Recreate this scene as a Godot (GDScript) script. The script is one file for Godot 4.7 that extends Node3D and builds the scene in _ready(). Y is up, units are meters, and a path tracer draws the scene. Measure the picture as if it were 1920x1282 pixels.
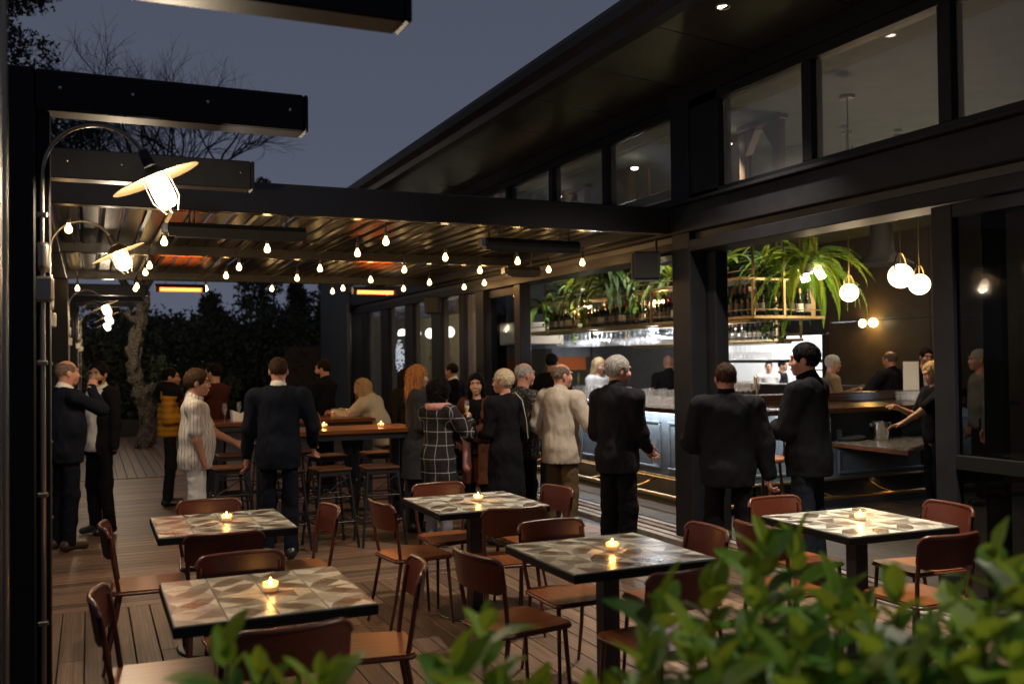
extends Node3D

# ---------------------------------------------------------------- mesh collector
class Geo:
	var v := PackedVector3Array()
	var n := PackedVector3Array()
	var u := PackedVector2Array()
	func tri(a: Vector3, b: Vector3, c: Vector3, na: Vector3, nb: Vector3, nc: Vector3, ua := Vector2.ZERO, ub := Vector2.ZERO, uc := Vector2.ZERO) -> void:
		if (b - a).cross(c - a).dot(na + nb + nc) > 0.0:
			v.append(a); v.append(c); v.append(b)
			n.append(na); n.append(nc); n.append(nb)
			u.append(ua); u.append(uc); u.append(ub)
		else:
			v.append(a); v.append(b); v.append(c)
			n.append(na); n.append(nb); n.append(nc)
			u.append(ua); u.append(ub); u.append(uc)
	func flat(a: Vector3, b: Vector3, c: Vector3, out: Vector3) -> void:
		var m := (b - a).cross(c - a).normalized()
		if m.dot(out) < 0.0: m = -m
		tri(a, b, c, m, m, m)
	func quad(a: Vector3, b: Vector3, c: Vector3, d: Vector3, out: Vector3, u0 := Vector2(0, 0), u1 := Vector2(1, 0), u2 := Vector2(1, 1), u3 := Vector2(0, 1)) -> void:
		var m := (b - a).cross(c - a)
		if m.length_squared() < 1e-14: m = (c - a).cross(d - a)
		m = m.normalized()
		if m.dot(out) < 0.0: m = -m
		tri(a, b, c, m, m, m, u0, u1, u2)
		tri(a, c, d, m, m, m, u0, u2, u3)
	# box from lo to hi in the frame t, edges cut by ch
	func box(lo: Vector3, hi: Vector3, ch := 0.0, t := Transform3D()) -> void:
		var c := (lo + hi) * 0.5
		var h := (hi - lo) * 0.5
		ch = minf(ch, minf(h.x, minf(h.y, h.z)) * 0.9)
		var ax := [Vector3.RIGHT, Vector3.UP, Vector3.BACK]
		for k in 3:
			var i := (k + 1) % 3
			var j := (k + 2) % 3
			for s in [-1.0, 1.0]:
				var o: Vector3 = ax[k] * h[k] * s
				var e: Vector3 = ax[i] * (h[i] - ch)
				var f: Vector3 = ax[j] * (h[j] - ch)
				quad(t * (c + o - e - f), t * (c + o + e - f), t * (c + o + e + f), t * (c + o - e + f), t.basis * (ax[k] * s), Vector2(0, 0), Vector2(1, 0), Vector2(1, 1), Vector2(0, 1))
		if ch <= 0.0: return
		for k in 3:
			var i := (k + 1) % 3
			var j := (k + 2) % 3
			for si in [-1.0, 1.0]:
				for sj in [-1.0, 1.0]:
					var e: Vector3 = ax[k] * (h[k] - ch)
					var p1: Vector3 = ax[i] * h[i] * si + ax[j] * (h[j] - ch) * sj
					var p2: Vector3 = ax[i] * (h[i] - ch) * si + ax[j] * h[j] * sj
					quad(t * (c + p1 - e), t * (c + p1 + e), t * (c + p2 + e), t * (c + p2 - e), t.basis * (ax[i] * si + ax[j] * sj))
		for sx in [-1.0, 1.0]:
			for sy in [-1.0, 1.0]:
				for sz in [-1.0, 1.0]:
					flat(t * (c + Vector3(h.x * sx, (h.y - ch) * sy, (h.z - ch) * sz)), t * (c + Vector3((h.x - ch) * sx, h.y * sy, (h.z - ch) * sz)), t * (c + Vector3((h.x - ch) * sx, (h.y - ch) * sy, h.z * sz)), t.basis * Vector3(sx, sy, sz))
	# round tube along points; r is a number or one radius per point
	func tube(pts: Array, r, seg := 8, caps := true) -> void:
		var cnt := pts.size()
		var up := Vector3.UP
		var d0: Vector3 = (pts[1] - pts[0]).normalized()
		if absf(d0.dot(up)) > 0.9: up = Vector3.RIGHT
		var side := d0.cross(up).normalized()
		var rp := []
		var rn := []
		for i in cnt:
			var d: Vector3 = (pts[mini(i + 1, cnt - 1)] - pts[maxi(i - 1, 0)]).normalized()
			side = (side - d * side.dot(d)).normalized()
			var w := d.cross(side).normalized()
			var rad: float = r[i] if r is Array else r
			var a := []
			var b := []
			for k in seg + 1:
				var an := TAU * k / seg
				var nn := side * cos(an) + w * sin(an)
				a.append(pts[i] + nn * rad)
				b.append(nn)
			rp.append(a)
			rn.append(b)
		for i in cnt - 1:
			for k in seg:
				var m := k + 1
				tri(rp[i][k], rp[i][m], rp[i + 1][m], rn[i][k], rn[i][m], rn[i + 1][m], Vector2(float(k) / seg, i), Vector2(float(m) / seg, i), Vector2(float(m) / seg, i + 1))
				tri(rp[i][k], rp[i + 1][m], rp[i + 1][k], rn[i][k], rn[i + 1][m], rn[i + 1][k], Vector2(float(k) / seg, i), Vector2(float(m) / seg, i + 1), Vector2(float(k) / seg, i + 1))
		if caps:
			for q in [0, cnt - 1]:
				var out: Vector3 = (pts[0] - pts[1]) if q == 0 else (pts[cnt - 1] - pts[cnt - 2])
				for k in range(1, seg - 1):
					flat(rp[q][0], rp[q][k], rp[q][k + 1], out)
	# profile: array of Vector2(radius, height), spun about the y axis of t
	func lathe(pr: Array, seg := 16, t := Transform3D(), smooth := true) -> void:
		var cnt := pr.size()
		var ns := []
		for i in cnt:
			var d: Vector2 = (pr[mini(i + 1, cnt - 1)] - pr[maxi(i - 1, 0)])
			ns.append(Vector2(d.y, -d.x).normalized())
		for i in cnt - 1:
			var a: Vector2 = pr[i]
			var b: Vector2 = pr[i + 1]
			if a.is_equal_approx(b): continue
			var e := b - a
			var fn := Vector2(e.y, -e.x).normalized()
			var n0: Vector2 = ns[i] if smooth and ns[i].dot(fn) > 0.6 else fn
			var n1: Vector2 = ns[i + 1] if smooth and ns[i + 1].dot(fn) > 0.6 else fn
			for k in seg:
				var c0 := cos(TAU * k / seg); var s0 := sin(TAU * k / seg)
				var c1 := cos(TAU * (k + 1) / seg); var s1 := sin(TAU * (k + 1) / seg)
				var p00 := t * Vector3(a.x * c0, a.y, a.x * s0); var p01 := t * Vector3(a.x * c1, a.y, a.x * s1)
				var p10 := t * Vector3(b.x * c0, b.y, b.x * s0); var p11 := t * Vector3(b.x * c1, b.y, b.x * s1)
				var m00 := t.basis * Vector3(n0.x * c0, n0.y, n0.x * s0); var m01 := t.basis * Vector3(n0.x * c1, n0.y, n0.x * s1)
				var m10 := t.basis * Vector3(n1.x * c0, n1.y, n1.x * s0); var m11 := t.basis * Vector3(n1.x * c1, n1.y, n1.x * s1)
				var ua := Vector2(float(k) / seg, float(i) / (cnt - 1)); var ub := Vector2(float(k + 1) / seg, float(i) / (cnt - 1))
				var uc := Vector2(float(k + 1) / seg, float(i + 1) / (cnt - 1)); var ud := Vector2(float(k) / seg, float(i + 1) / (cnt - 1))
				if a.x > 1e-5: tri(p00, p01, p11, m00, m01, m11, ua, ub, uc)
				if b.x > 1e-5: tri(p00, p11, p10, m00, m11, m10, ua, uc, ud)
	func ball(c: Vector3, r: Vector3, seg := 12, rings := 8, t := Transform3D()) -> void:
		for i in rings:
			for k in seg:
				var q := []
				for w in [[i, k], [i, k + 1], [i + 1, k + 1], [i + 1, k]]:
					var la: float = PI * w[0] / rings - PI / 2
					var lo: float = TAU * w[1] / seg
					q.append(Vector3(cos(la) * cos(lo), sin(la), cos(la) * sin(lo)))
				var m := q.map(func(x): return (t.basis * Vector3(x.x / r.x, x.y / r.y, x.z / r.z)).normalized())
				var p := q.map(func(x): return t * (c + x * r))
				if i > 0: tri(p[0], p[1], p[2], m[0], m[1], m[2])
				if i < rings - 1: tri(p[0], p[2], p[3], m[0], m[2], m[3])
	# outline (Vector2 list, counted round) swept from y = h0 to h1 in the frame t
	func prism(pl: PackedVector2Array, h0: float, h1: float, t := Transform3D()) -> void:
		var ids := Geometry2D.triangulate_polygon(pl)
		for k in range(0, ids.size(), 3):
			for h in [h0, h1]:
				var p := []
				for j in 3: p.append(t * Vector3(pl[ids[k + j]].x, h, pl[ids[k + j]].y))
				flat(p[0], p[1], p[2], t.basis * Vector3(0, h * 2 - h0 - h1, 0))
		var sgn := 1.0 if Geometry2D.is_polygon_clockwise(pl) else -1.0
		for i in pl.size():
			var a := pl[i]
			var b := pl[(i + 1) % pl.size()]
			var o := Vector3(-(b - a).y, 0, (b - a).x) * sgn
			quad(t * Vector3(a.x, h0, a.y), t * Vector3(b.x, h0, b.y), t * Vector3(b.x, h1, b.y), t * Vector3(a.x, h1, a.y), t.basis * o)
	func mesh(uv := true) -> ArrayMesh:
		var m := ArrayMesh.new()
		var a := []
		a.resize(Mesh.ARRAY_MAX)
		a[Mesh.ARRAY_VERTEX] = v
		a[Mesh.ARRAY_NORMAL] = n
		if uv: a[Mesh.ARRAY_TEX_UV] = u
		m.add_surface_from_arrays(Mesh.PRIMITIVE_TRIANGLES, a)
		return m

# ---------------------------------------------------------------- naming
var taken := {}
var rng := RandomNumberGenerator.new()

func numbered(called: String) -> String:
	if not taken.has(called):
		taken[called] = 0
		return called
	taken[called] += 1
	return "%s_%03d" % [called, taken[called]]

func nth(n: int) -> String:
	var words := ["first", "second", "third", "fourth", "fifth", "sixth", "seventh", "eighth", "ninth"]
	if n <= 9: return words[n - 1]
	var t := n % 100
	return str(n) + ("th" if t > 10 and t < 14 else ["th", "st", "nd", "rd", "th", "th", "th", "th", "th", "th"][n % 10])

func tag(o: Node, label := "", category := "", group := "", kind := "") -> Node:
	if label: o.set_meta("label", label)
	if category: o.set_meta("category", category)
	if group: o.set_meta("group", group)
	if kind: o.set_meta("kind", kind)
	return o

func thing(called: String, label: String, category: String, where := Vector3.ZERO, turn := 0.0, group := "") -> Node3D:
	var o := Node3D.new()
	o.name = numbered(called)
	add_child(o)
	o.position = where
	o.rotation.y = turn
	tag(o, label, category, group)
	return o

func obj(called: String, m: Mesh, material: Material, parent: Node = null) -> MeshInstance3D:
	var o := MeshInstance3D.new()
	o.mesh = m
	o.material_override = material
	if parent == null or parent == self:
		o.name = numbered(called)
		add_child(o)
	else:
		var nm := called
		var k := 0
		while parent.has_node(NodePath(nm)):
			k += 1
			nm = "%s_%03d" % [called, k]
		o.name = nm
		parent.add_child(o)
	return o

# many parts of one name: the counter is kept by the caller so that no search is needed
func piece(called: String, k: int, m: Mesh, material: Material, parent: Node, where := Vector3.ZERO, turn := Vector3.ZERO) -> MeshInstance3D:
	var o := MeshInstance3D.new()
	o.mesh = m
	o.material_override = material
	o.name = called if k == 0 else "%s_%03d" % [called, k]
	o.position = where
	o.rotation = turn
	parent.add_child(o)
	return o

func dup(root: Node3D, called: String, where: Vector3, turn: float, label := "", group := "") -> Node3D:
	var r: Node3D = root.duplicate()
	r.name = numbered(called)
	add_child(r)
	r.position = where
	r.rotation.y = turn
	if label: r.set_meta("label", label)
	if group: r.set_meta("group", group)
	return r

func bx(lo: Vector3, hi: Vector3, ch := 0.0) -> ArrayMesh:
	var g := Geo.new()
	g.box(lo, hi, ch)
	return g.mesh()

func tb(pts: Array, r, seg := 8) -> ArrayMesh:
	var g := Geo.new()
	g.tube(pts, r, seg)
	return g.mesh()

func lt(pr: Array, seg := 16) -> ArrayMesh:
	var g := Geo.new()
	g.lathe(pr, seg)
	return g.mesh()

func pipe_path(pts: Array, rad: float, steps := 5) -> Array:
	# corners of a polyline rounded off
	var out := [pts[0]]
	for i in range(1, pts.size() - 1):
		var p: Vector3 = pts[i]
		var a: Vector3 = p + (pts[i - 1] - p).normalized() * minf(rad, (pts[i - 1] - p).length() * 0.49)
		var b: Vector3 = p + (pts[i + 1] - p).normalized() * minf(rad, (pts[i + 1] - p).length() * 0.49)
		for k in steps + 1:
			var t := float(k) / steps
			out.append(a.lerp(p, t).lerp(p.lerp(b, t), t))
	out.append(pts[-1])
	return out

# ---------------------------------------------------------------- materials
func lin(r: float, g: float, b: float, a := 1.0) -> Color:
	var c := Color(r, g, b).linear_to_srgb()
	c.a = a
	return c

func mat(c: Color, rough := 0.6, metal := 0.0, spec := 0.5) -> StandardMaterial3D:
	var m := StandardMaterial3D.new()
	m.albedo_color = c
	m.roughness = rough
	m.metallic = metal
	m.metallic_specular = spec
	return m

func glow(c: Color, energy: float, base := Color(0.9, 0.9, 0.9)) -> StandardMaterial3D:
	var m := mat(base, 0.4)
	m.emission_enabled = true
	m.emission = c
	m.emission_energy_multiplier = energy
	return m

func pane(a := 0.08, tint := Color(1, 1, 1)) -> StandardMaterial3D:
	var m := mat(Color(tint.r, tint.g, tint.b, a), 0.03)
	m.transparency = BaseMaterial3D.TRANSPARENCY_ALPHA
	return m

func noise_tex(size: int, freq: float, seed_: int, normal := false, ramp: Array = [], octaves := 4, strength := 4.0, kind := FastNoiseLite.TYPE_SIMPLEX_SMOOTH) -> NoiseTexture2D:
	var f := FastNoiseLite.new()
	f.noise_type = kind
	f.seed = seed_
	f.frequency = freq
	f.fractal_octaves = octaves
	var t := NoiseTexture2D.new()
	t.width = size
	t.height = size
	t.seamless = true
	t.noise = f
	t.as_normal_map = normal
	t.bump_strength = strength
	if ramp.size():
		var g := Gradient.new()
		g.offsets = PackedFloat32Array(ramp.map(func(x): return x[0]))
		g.colors = PackedColorArray(ramp.map(func(x): return x[1]))
		t.color_ramp = g
	return t

func mottled(c0: Color, c1: Color, rough: float, freq := 0.02, scale := 1.0, sd := 1, bump := 0.0, metal := 0.0) -> StandardMaterial3D:
	var m := mat(Color.WHITE, rough, metal)
	m.albedo_texture = noise_tex(256, freq, sd, false, [[0.25, c0], [0.75, c1]])
	m.uv1_triplanar = true
	m.uv1_scale = Vector3.ONE * scale
	if bump > 0.0:
		m.normal_enabled = true
		m.normal_texture = noise_tex(256, freq * 3.0, sd + 7, true)
		m.normal_scale = bump
	return m

func omni(where: Vector3, c: Color, e: float, size := 0.04, called := "lamp_light") -> OmniLight3D:
	var l := OmniLight3D.new()
	l.name = numbered(called)
	add_child(l)
	l.position = where
	l.light_color = c
	l.light_energy = e
	l.light_size = size
	l.omni_range = 30.0
	l.omni_attenuation = 2.0
	l.shadow_enabled = true
	return l

func spot(where: Vector3, dir: Vector3, c: Color, e: float, angle := 45.0, size := 0.05, called := "spot_lamp_light") -> SpotLight3D:
	var l := SpotLight3D.new()
	l.name = numbered(called)
	add_child(l)
	l.position = where
	l.look_at_from_position(where, where + dir, Vector3.RIGHT if absf(dir.normalized().y) > 0.95 else Vector3.UP)
	l.light_color = c
	l.light_energy = e
	l.spot_angle = angle
	l.spot_range = 30.0
	l.spot_attenuation = 2.0
	l.spot_angle_attenuation = 0.8
	l.light_size = size
	l.shadow_enabled = true
	return l

func area(where: Vector3, dir: Vector3, up: Vector3, size: Vector2, c: Color, e: float, called := "panel_lamp_light") -> AreaLight3D:
	var l := AreaLight3D.new()
	l.name = numbered(called)
	add_child(l)
	l.look_at_from_position(where, where + dir, up)
	l.area_size = size
	l.light_color = c
	l.light_energy = e
	l.area_range = 30.0
	l.area_attenuation = 2.0
	l.shadow_enabled = true
	return l

# ---------------------------------------------------------------- textures of wood
func wood_image(w: int, h: int, sd: int, dark: Color, light: Color, across := false) -> ImageTexture:
	var f := FastNoiseLite.new()
	f.seed = sd
	f.noise_type = FastNoiseLite.TYPE_SIMPLEX_SMOOTH
	f.frequency = 0.012
	f.fractal_octaves = 4
	var im := Image.create(h if across else w, w if across else h, false, Image.FORMAT_RGB8)
	for y in h:
		for x in w:
			# rolled into a torus along the grain so that it repeats without a seam
			var q := f.get_noise_3d(cos(TAU * x / w) * 18.0, sin(TAU * x / w) * 18.0, y * 9.0) * 0.6 + f.get_noise_3d(cos(TAU * x / w) * 70.0, sin(TAU * x / w) * 70.0, y * 26.0) * 0.5
			var c := dark.lerp(light, clampf(0.5 + q * 1.1, 0, 1))
			if across: im.set_pixel(y, x, c)
			else: im.set_pixel(x, y, c)
	return ImageTexture.create_from_image(im)

func wood_mat(tex: Texture2D, tint: Color, rough: float, scale: Vector3, world := true) -> StandardMaterial3D:
	var m := mat(tint, rough)
	m.albedo_texture = tex
	m.uv1_triplanar = true
	m.uv1_world_triplanar = world
	m.uv1_scale = scale
	return m

var M := {}

func make_materials() -> void:
	rng.seed = 77
	M.steel = mat(lin(0.016, 0.0165, 0.02), 0.38)
	M.beam = mat(lin(0.018, 0.0175, 0.018), 0.2)
	M.steel_rough = mottled(lin(0.0145, 0.0148, 0.0175), lin(0.0175, 0.0178, 0.021), 0.45, 0.02, 0.6, 5)
	M.steel_rough.metallic_specular = 0.22
	M.louvre = mat(lin(0.015, 0.0135, 0.012), 0.3, 0.0, 0.085)
	M.soffit = mottled(lin(0.02, 0.018, 0.016), lin(0.03, 0.027, 0.024), 0.35, 0.02, 0.6, 9)
	M.gutter = mat(lin(0.02, 0.021, 0.026), 0.3)
	M.brass = mat(lin(0.55, 0.38, 0.16), 0.28, 1.0)
	M.brass_dull = mat(lin(0.27, 0.20, 0.10), 0.4, 0.9)
	M.chrome = mat(lin(0.6, 0.6, 0.6), 0.18, 1.0)
	M.black = mat(lin(0.012, 0.012, 0.012), 0.5)
	M.rubber = mat(lin(0.01, 0.01, 0.011), 0.7)
	M.pane = pane(0.06)
	M.glass = pane(0.09)
	M.glass_dark = pane(0.55, Color(0.02, 0.025, 0.025))
	M.glass_dark.metallic_specular = 0.22
	M.plaster = mottled(lin(0.055, 0.070, 0.056), lin(0.070, 0.088, 0.071), 0.8, 0.02, 0.5, 11)
	M.brown_panel = mottled(lin(0.055, 0.042, 0.03), lin(0.07, 0.054, 0.038), 0.5, 0.02, 0.5, 13)
	M.bar_paint = mottled(lin(0.085, 0.095, 0.104), lin(0.105, 0.117, 0.127), 0.42, 0.03, 1.0, 15)
	M.bar_blue = mottled(lin(0.13, 0.17, 0.24), lin(0.17, 0.21, 0.29), 0.7, 0.02, 0.7, 17)
	M.slate = mottled(lin(0.034, 0.042, 0.052), lin(0.044, 0.053, 0.065), 0.6, 0.02, 0.7, 18)
	M.orange = mat(lin(0.42, 0.11, 0.03), 0.6)
	M.dark_green = mat(lin(0.015, 0.028, 0.022), 0.6)
	M.white = mat(lin(0.75, 0.75, 0.73), 0.5)
	M.white_tile = mat(lin(0.72, 0.73, 0.74), 0.25)
	M.bark = mottled(lin(0.02, 0.017, 0.013), lin(0.17, 0.145, 0.11), 0.95, 0.05, 1.6, 21, 1.0)
	M.bark_dark = mat(lin(0.03, 0.028, 0.028), 0.95)
	M.ground = mottled(lin(0.012, 0.014, 0.008), lin(0.03, 0.03, 0.018), 0.95, 0.03, 0.3, 23)
	M.dark_leaf = mat(lin(0.028, 0.036, 0.02), 0.8)
	M.conifer = mat(lin(0.045, 0.058, 0.03), 0.8)
	M.bulb = glow(Color(1.0, 0.80, 0.50), 14.0)
	M.bulb_white = glow(Color(1.0, 0.9, 0.76), 26.0)
	M.globe = glow(Color(1.0, 0.9, 0.75), 5.0)
	M.flame = glow(Color(1.0, 0.75, 0.4), 18.0)
	M.strip_warm = glow(Color(1.0, 0.72, 0.4), 4.0)
	M.strip_cool = glow(Color(0.86, 0.93, 1.0), 5.0)
	M.heat = glow(Color(1.0, 0.33, 0.04), 1.9)
	M.heat_core = glow(Color(1.0, 0.62, 0.22), 6.0)
	M.wood_x = wood_image(512, 256, 31, Color(0.50, 0.42, 0.36), Color(0.92, 0.86, 0.80))
	M.wood_z = wood_image(512, 256, 37, Color(0.50, 0.42, 0.36), Color(0.92, 0.86, 0.80), true)
	M.deck_x = []
	M.deck_z = []
	for t in [Color(0.57, 0.50, 0.435), Color(0.48, 0.42, 0.37), Color(0.63, 0.555, 0.485), Color(0.53, 0.47, 0.42), Color(0.43, 0.37, 0.325)]:
		M.deck_x.append(wood_mat(M.wood_x, t, 0.5, Vector3(0.55, 2.0, 3.2)))
		M.deck_z.append(wood_mat(M.wood_z, t, 0.5, Vector3(3.2, 2.0, 0.55)))
	M.tabletop = wood_mat(M.wood_x, Color(0.58, 0.36, 0.20), 0.3, Vector3(0.8, 3.0, 5.0))
	M.stool_wood = wood_mat(M.wood_x, Color(0.40, 0.25, 0.16), 0.4, Vector3(1.0, 3.0, 5.0), false)
	M.chair_wood = wood_mat(M.wood_z, Color(0.67, 0.43, 0.27), 0.3, Vector3(5.0, 3.0, 1.0), false)
	M.chair_back = mottled(lin(0.085, 0.022, 0.012), lin(0.11, 0.028, 0.015), 0.3, 0.05, 3.0, 41)
	M.chair_metal = mat(lin(0.09, 0.026, 0.015), 0.32)
	M.bar_top = wood_mat(M.wood_x, Color(0.26, 0.19, 0.15), 0.25, Vector3(0.8, 3.0, 5.0))
	M.marble = mottled(lin(0.08, 0.08, 0.08), lin(0.32, 0.3, 0.28), 0.12, 0.03, 1.5, 43)

# ---------------------------------------------------------------- the setting
func make_ground() -> void:
	var g := Geo.new()
	g.quad(Vector3(-250, -0.12, 60), Vector3(250, -0.12, 60), Vector3(250, -0.12, -400), Vector3(-250, -0.12, -400), Vector3.UP)
	tag(obj("ground", g.mesh(), M.ground), "dark lawn and soil around the timber deck", "", "", "structure")
	var deck := Node3D.new()
	deck.name = "deck"
	add_child(deck)
	tag(deck, "dark timber deck laid in three fields of boards under the tables", "", "", "structure")
	var k := 0
	var lens := [1.2, 1.8, 2.4, 3.0]
	var bz := lens.map(func(l): return bx(Vector3(-0.067, -0.03, -l / 2 + 0.0015), Vector3(0.067, 0, l / 2 - 0.0015), 0.003))
	var bxs := lens.map(func(l): return bx(Vector3(-l / 2 + 0.0015, -0.03, -0.067), Vector3(l / 2 - 0.0015, 0, 0.067), 0.003))
	var x := -0.52
	var row := 0
	while x < 5.02:
		var z := -7.33
		var first: int = [1, 2, 3, 0][row % 4]
		while z < 0.4:
			var li := first
			first = [3, 2, 1][(row + k) % 3]
			if z > -1.5 and li < 1: li = 1
			piece("deck_board", k, bz[li], M.deck_z[rng.randi() % 5], deck, Vector3(x, -rng.randf() * 0.0015, z + lens[li] / 2))
			z += lens[li]
			k += 1
		x += 0.14
		row += 1
	var zz := -7.40
	row = 0
	while zz > -15.45:
		var x0 := -0.6
		var plan: Array = [[3, 2], [2, 3], [1, 0, 1, 0], [3, 2]][row % 4] if row % 4 != 2 else [2, 3]
		for li in plan:
			var l: float = lens[li]
			piece("deck_board", k, bxs[li], M.deck_x[rng.randi() % 5], deck, Vector3(x0 + l / 2, -rng.randf() * 0.0015, zz))
			x0 += l
			k += 1
		zz -= 0.14
		row += 1
	# beyond the pergola the boards run away again
	var far := bx(Vector3(-0.067, -0.03, -4.4), Vector3(0.067, 0, 4.4), 0.003)
	var far_g := Geo.new()
	x = -0.52
	while x < 5.02:
		if k < 300:
			piece("deck_board", k, far, M.deck_z[rng.randi() % 5], deck, Vector3(x, -rng.randf() * 0.0015, -19.93))
			k += 1
		else:
			far_g.box(Vector3(x - 0.067, -0.03, -24.33), Vector3(x + 0.067, 0, -15.53), 0.003)
		x += 0.14
	if far_g.v.size():
		tag(obj("deck_boards", far_g.mesh(), M.deck_z[1], deck), "", "", "", "stuff")
	obj("joist_frame", bx(Vector3(-0.6, -0.11, -24.3), Vector3(5.05, -0.045, 0.4)), M.black, deck)
	var fl := bx(Vector3(5.56, -0.06, -24.4), Vector3(14.2, -0.002, 0.4))
	tag(obj("floor", fl, mottled(lin(0.035, 0.03, 0.026), lin(0.055, 0.047, 0.04), 0.6, 0.03, 0.8, 51)), "dark floor inside the bar room", "", "", "structure")
	# door track between deck and floor
	var tr := thing("door_track", "metal sliding door track with dark grooves along the bar opening", "door track", Vector3(0, 0, 0))
	var stone := mottled(lin(0.22, 0.19, 0.16), lin(0.3, 0.26, 0.22), 0.55, 0.03, 1.0, 53)
	obj("sill_slab", bx(Vector3(5.06, -0.08, -24.3), Vector3(5.14, 0.004, 0.4), 0.003), stone, tr)
	for i in 3:
		obj("track_rail", bx(Vector3(5.17 + i * 0.13, -0.08, -24.3), Vector3(5.25 + i * 0.13, 0.006, 0.4), 0.003), stone if i != 1 else M.deck_z[0], tr)
	obj("track_bed", bx(Vector3(5.145, -0.09, -24.3), Vector3(5.555, -0.02, 0.4)), M.black, tr)

func make_building() -> void:
	var b := thing("bar_building", "black framed bar building with tall clerestory windows and wide eave", "building")
	var s: Material = M.steel_rough
	# header with its steps, over all bays
	obj("header_beam", bx(Vector3(5.19, 2.72, -20.2), Vector3(5.5, 2.83, -2.6), 0.006), s, b)
	obj("header_channel", bx(Vector3(5.25, 2.832, -20.2), Vector3(5.5, 2.90, -2.6)), M.black, b)
	obj("fascia_beam", bx(Vector3(5.16, 2.903, -20.2), Vector3(5.46, 3.165, -2.6), 0.006), s, b)
	obj("sill_ledge", bx(Vector3(5.10, 3.168, -20.2), Vector3(5.46, 3.198, -2.6), 0.005), s, b)
	obj("sill_frame", bx(Vector3(5.2, 3.2, -20.2), Vector3(5.34, 3.262, -2.6), 0.005), s, b)
	obj("head_frame", bx(Vector3(5.2, 4.06, -20.2), Vector3(5.34, 4.15, -2.6), 0.005), s, b)
	obj("head_wall", bx(Vector3(5.19, 4.153, -20.2), Vector3(5.4, 4.315, -2.6)), s, b)
	for z in [-4.57, -5.9, -9.13, -10.47, -11.8, -13.1, -14.4, -15.7, -17.0, -18.3]:
		obj("window_mullion", bx(Vector3(5.205, 3.263, z - 0.055), Vector3(5.33, 4.058, z + 0.055), 0.005), s, b)
	var zs := [-20.2, -18.355, -18.245, -17.055, -16.945, -15.755, -15.645, -14.455, -14.345, -13.155, -13.045, -11.855, -11.745, -10.525, -10.415, -9.185, -9.075, -7.8, -7.05, -5.955, -5.845, -4.625, -4.515, -2.6]
	for i in range(0, zs.size(), 2):
		obj("window_pane", bx(Vector3(5.262, 3.264, zs[i] + 0.002), Vector3(5.27, 4.057, zs[i + 1] - 0.002)), M.pane, b)
	# main column, with the jamb behind it
	obj("column", bx(Vector3(5.185, 0, -7.8), Vector3(5.37, 4.31, -7.5), 0.008), s, b)
	obj("door_jamb", bx(Vector3(5.375, 0, -7.62), Vector3(5.52, 2.718, -7.36), 0.006), s, b)
	obj("clerestory_post", bx(Vector3(5.2, 3.2, -7.495), Vector3(5.36, 4.31, -7.06), 0.006), s, b)
	obj("column", bx(Vector3(5.2, 0, -11.6), Vector3(5.36, 2.718, -11.41), 0.006), s, b)
	obj("column", bx(Vector3(5.19, 0, -12.96), Vector3(5.40, 2.718, -12.66), 0.006), s, b)
	# sliding leaf parked left of the bar opening: black glass
	obj("door_leaf_pane", bx(Vector3(5.3, 0.12, -12.64), Vector3(5.31, 2.60, -11.62)), M.glass_dark, b)
	obj("door_leaf_rail", bx(Vector3(5.27, 2.6, -12.655), Vector3(5.34, 2.715, -11.605), 0.004), s, b)
	obj("door_leaf_rail", bx(Vector3(5.27, 0.01, -12.655), Vector3(5.34, 0.12, -11.605), 0.004), s, b)
	# dining room windows further along
	var wp := [[-12.955, -12.96], [-13.5, -13.7], [-14.55, -15.0], [-16.0, -16.45], [-17.5, -18.0], [-19.0, -19.4]]
	for i in range(1, wp.size()):
		obj("window_post", bx(Vector3(5.21, 0, wp[i][1]), Vector3(5.36, 2.718, wp[i][0]), 0.006), s, b)
		obj("window_pane", bx(Vector3(5.28, 0.5, wp[i][0] + 0.002), Vector3(5.288, 2.715, wp[i - 1][1] - 0.002)), M.pane, b)
		obj("window_panel", bx(Vector3(5.24, 0, wp[i][0] + 0.002), Vector3(5.3, 0.498, wp[i - 1][1] - 0.002)), s, b)
	obj("corner_post", bx(Vector3(5.15, 0, -20.25), Vector3(5.4, 3.16, -20.06), 0.008), s, b)
	obj("downpipe", tb([Vector3(5.08, 0, -19.95), Vector3(5.08, 2.95, -19.95)], 0.045, 12), M.steel, b)
	# eave: sloped soffit panels, gutter and roof
	var k := 0
	var z := -1.35
	var pm := Geo.new()
	pm.prism(PackedVector2Array([Vector2(4.2, 4.40), Vector2(5.19, 4.318), Vector2(5.19, 4.36), Vector2(4.2, 4.44)]), -0.565, 0.565, Transform3D(Basis(Vector3(1, 0, 0), Vector3(0, 0, 1), Vector3(0, 1, 0)), Vector3.ZERO))
	var pmm := pm.mesh()
	while z > -24.0:
		piece("soffit_panel", k, pmm, M.soffit, b, Vector3(0, 0, z))
		z -= 1.145
		k += 1
	obj("soffit_backing", bx(Vector3(4.2, 4.45, -24), Vector3(5.25, 4.5, 0)), M.black, b)
	var gt := Geo.new()
	var zf := Transform3D(Basis(Vector3(1, 0, 0), Vector3(0, 0, 1), Vector3(0, 1, 0)), Vector3.ZERO)
	gt.prism(PackedVector2Array([Vector2(4.19, 4.38), Vector2(4.19, 4.52), Vector2(3.99, 4.62), Vector2(3.965, 4.60), Vector2(3.99, 4.53), Vector2(4.06, 4.47), Vector2(4.09, 4.40)]), -24, 0, zf)
	obj("gutter", gt.mesh(), M.gutter, b)
	var rf := Geo.new()
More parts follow.
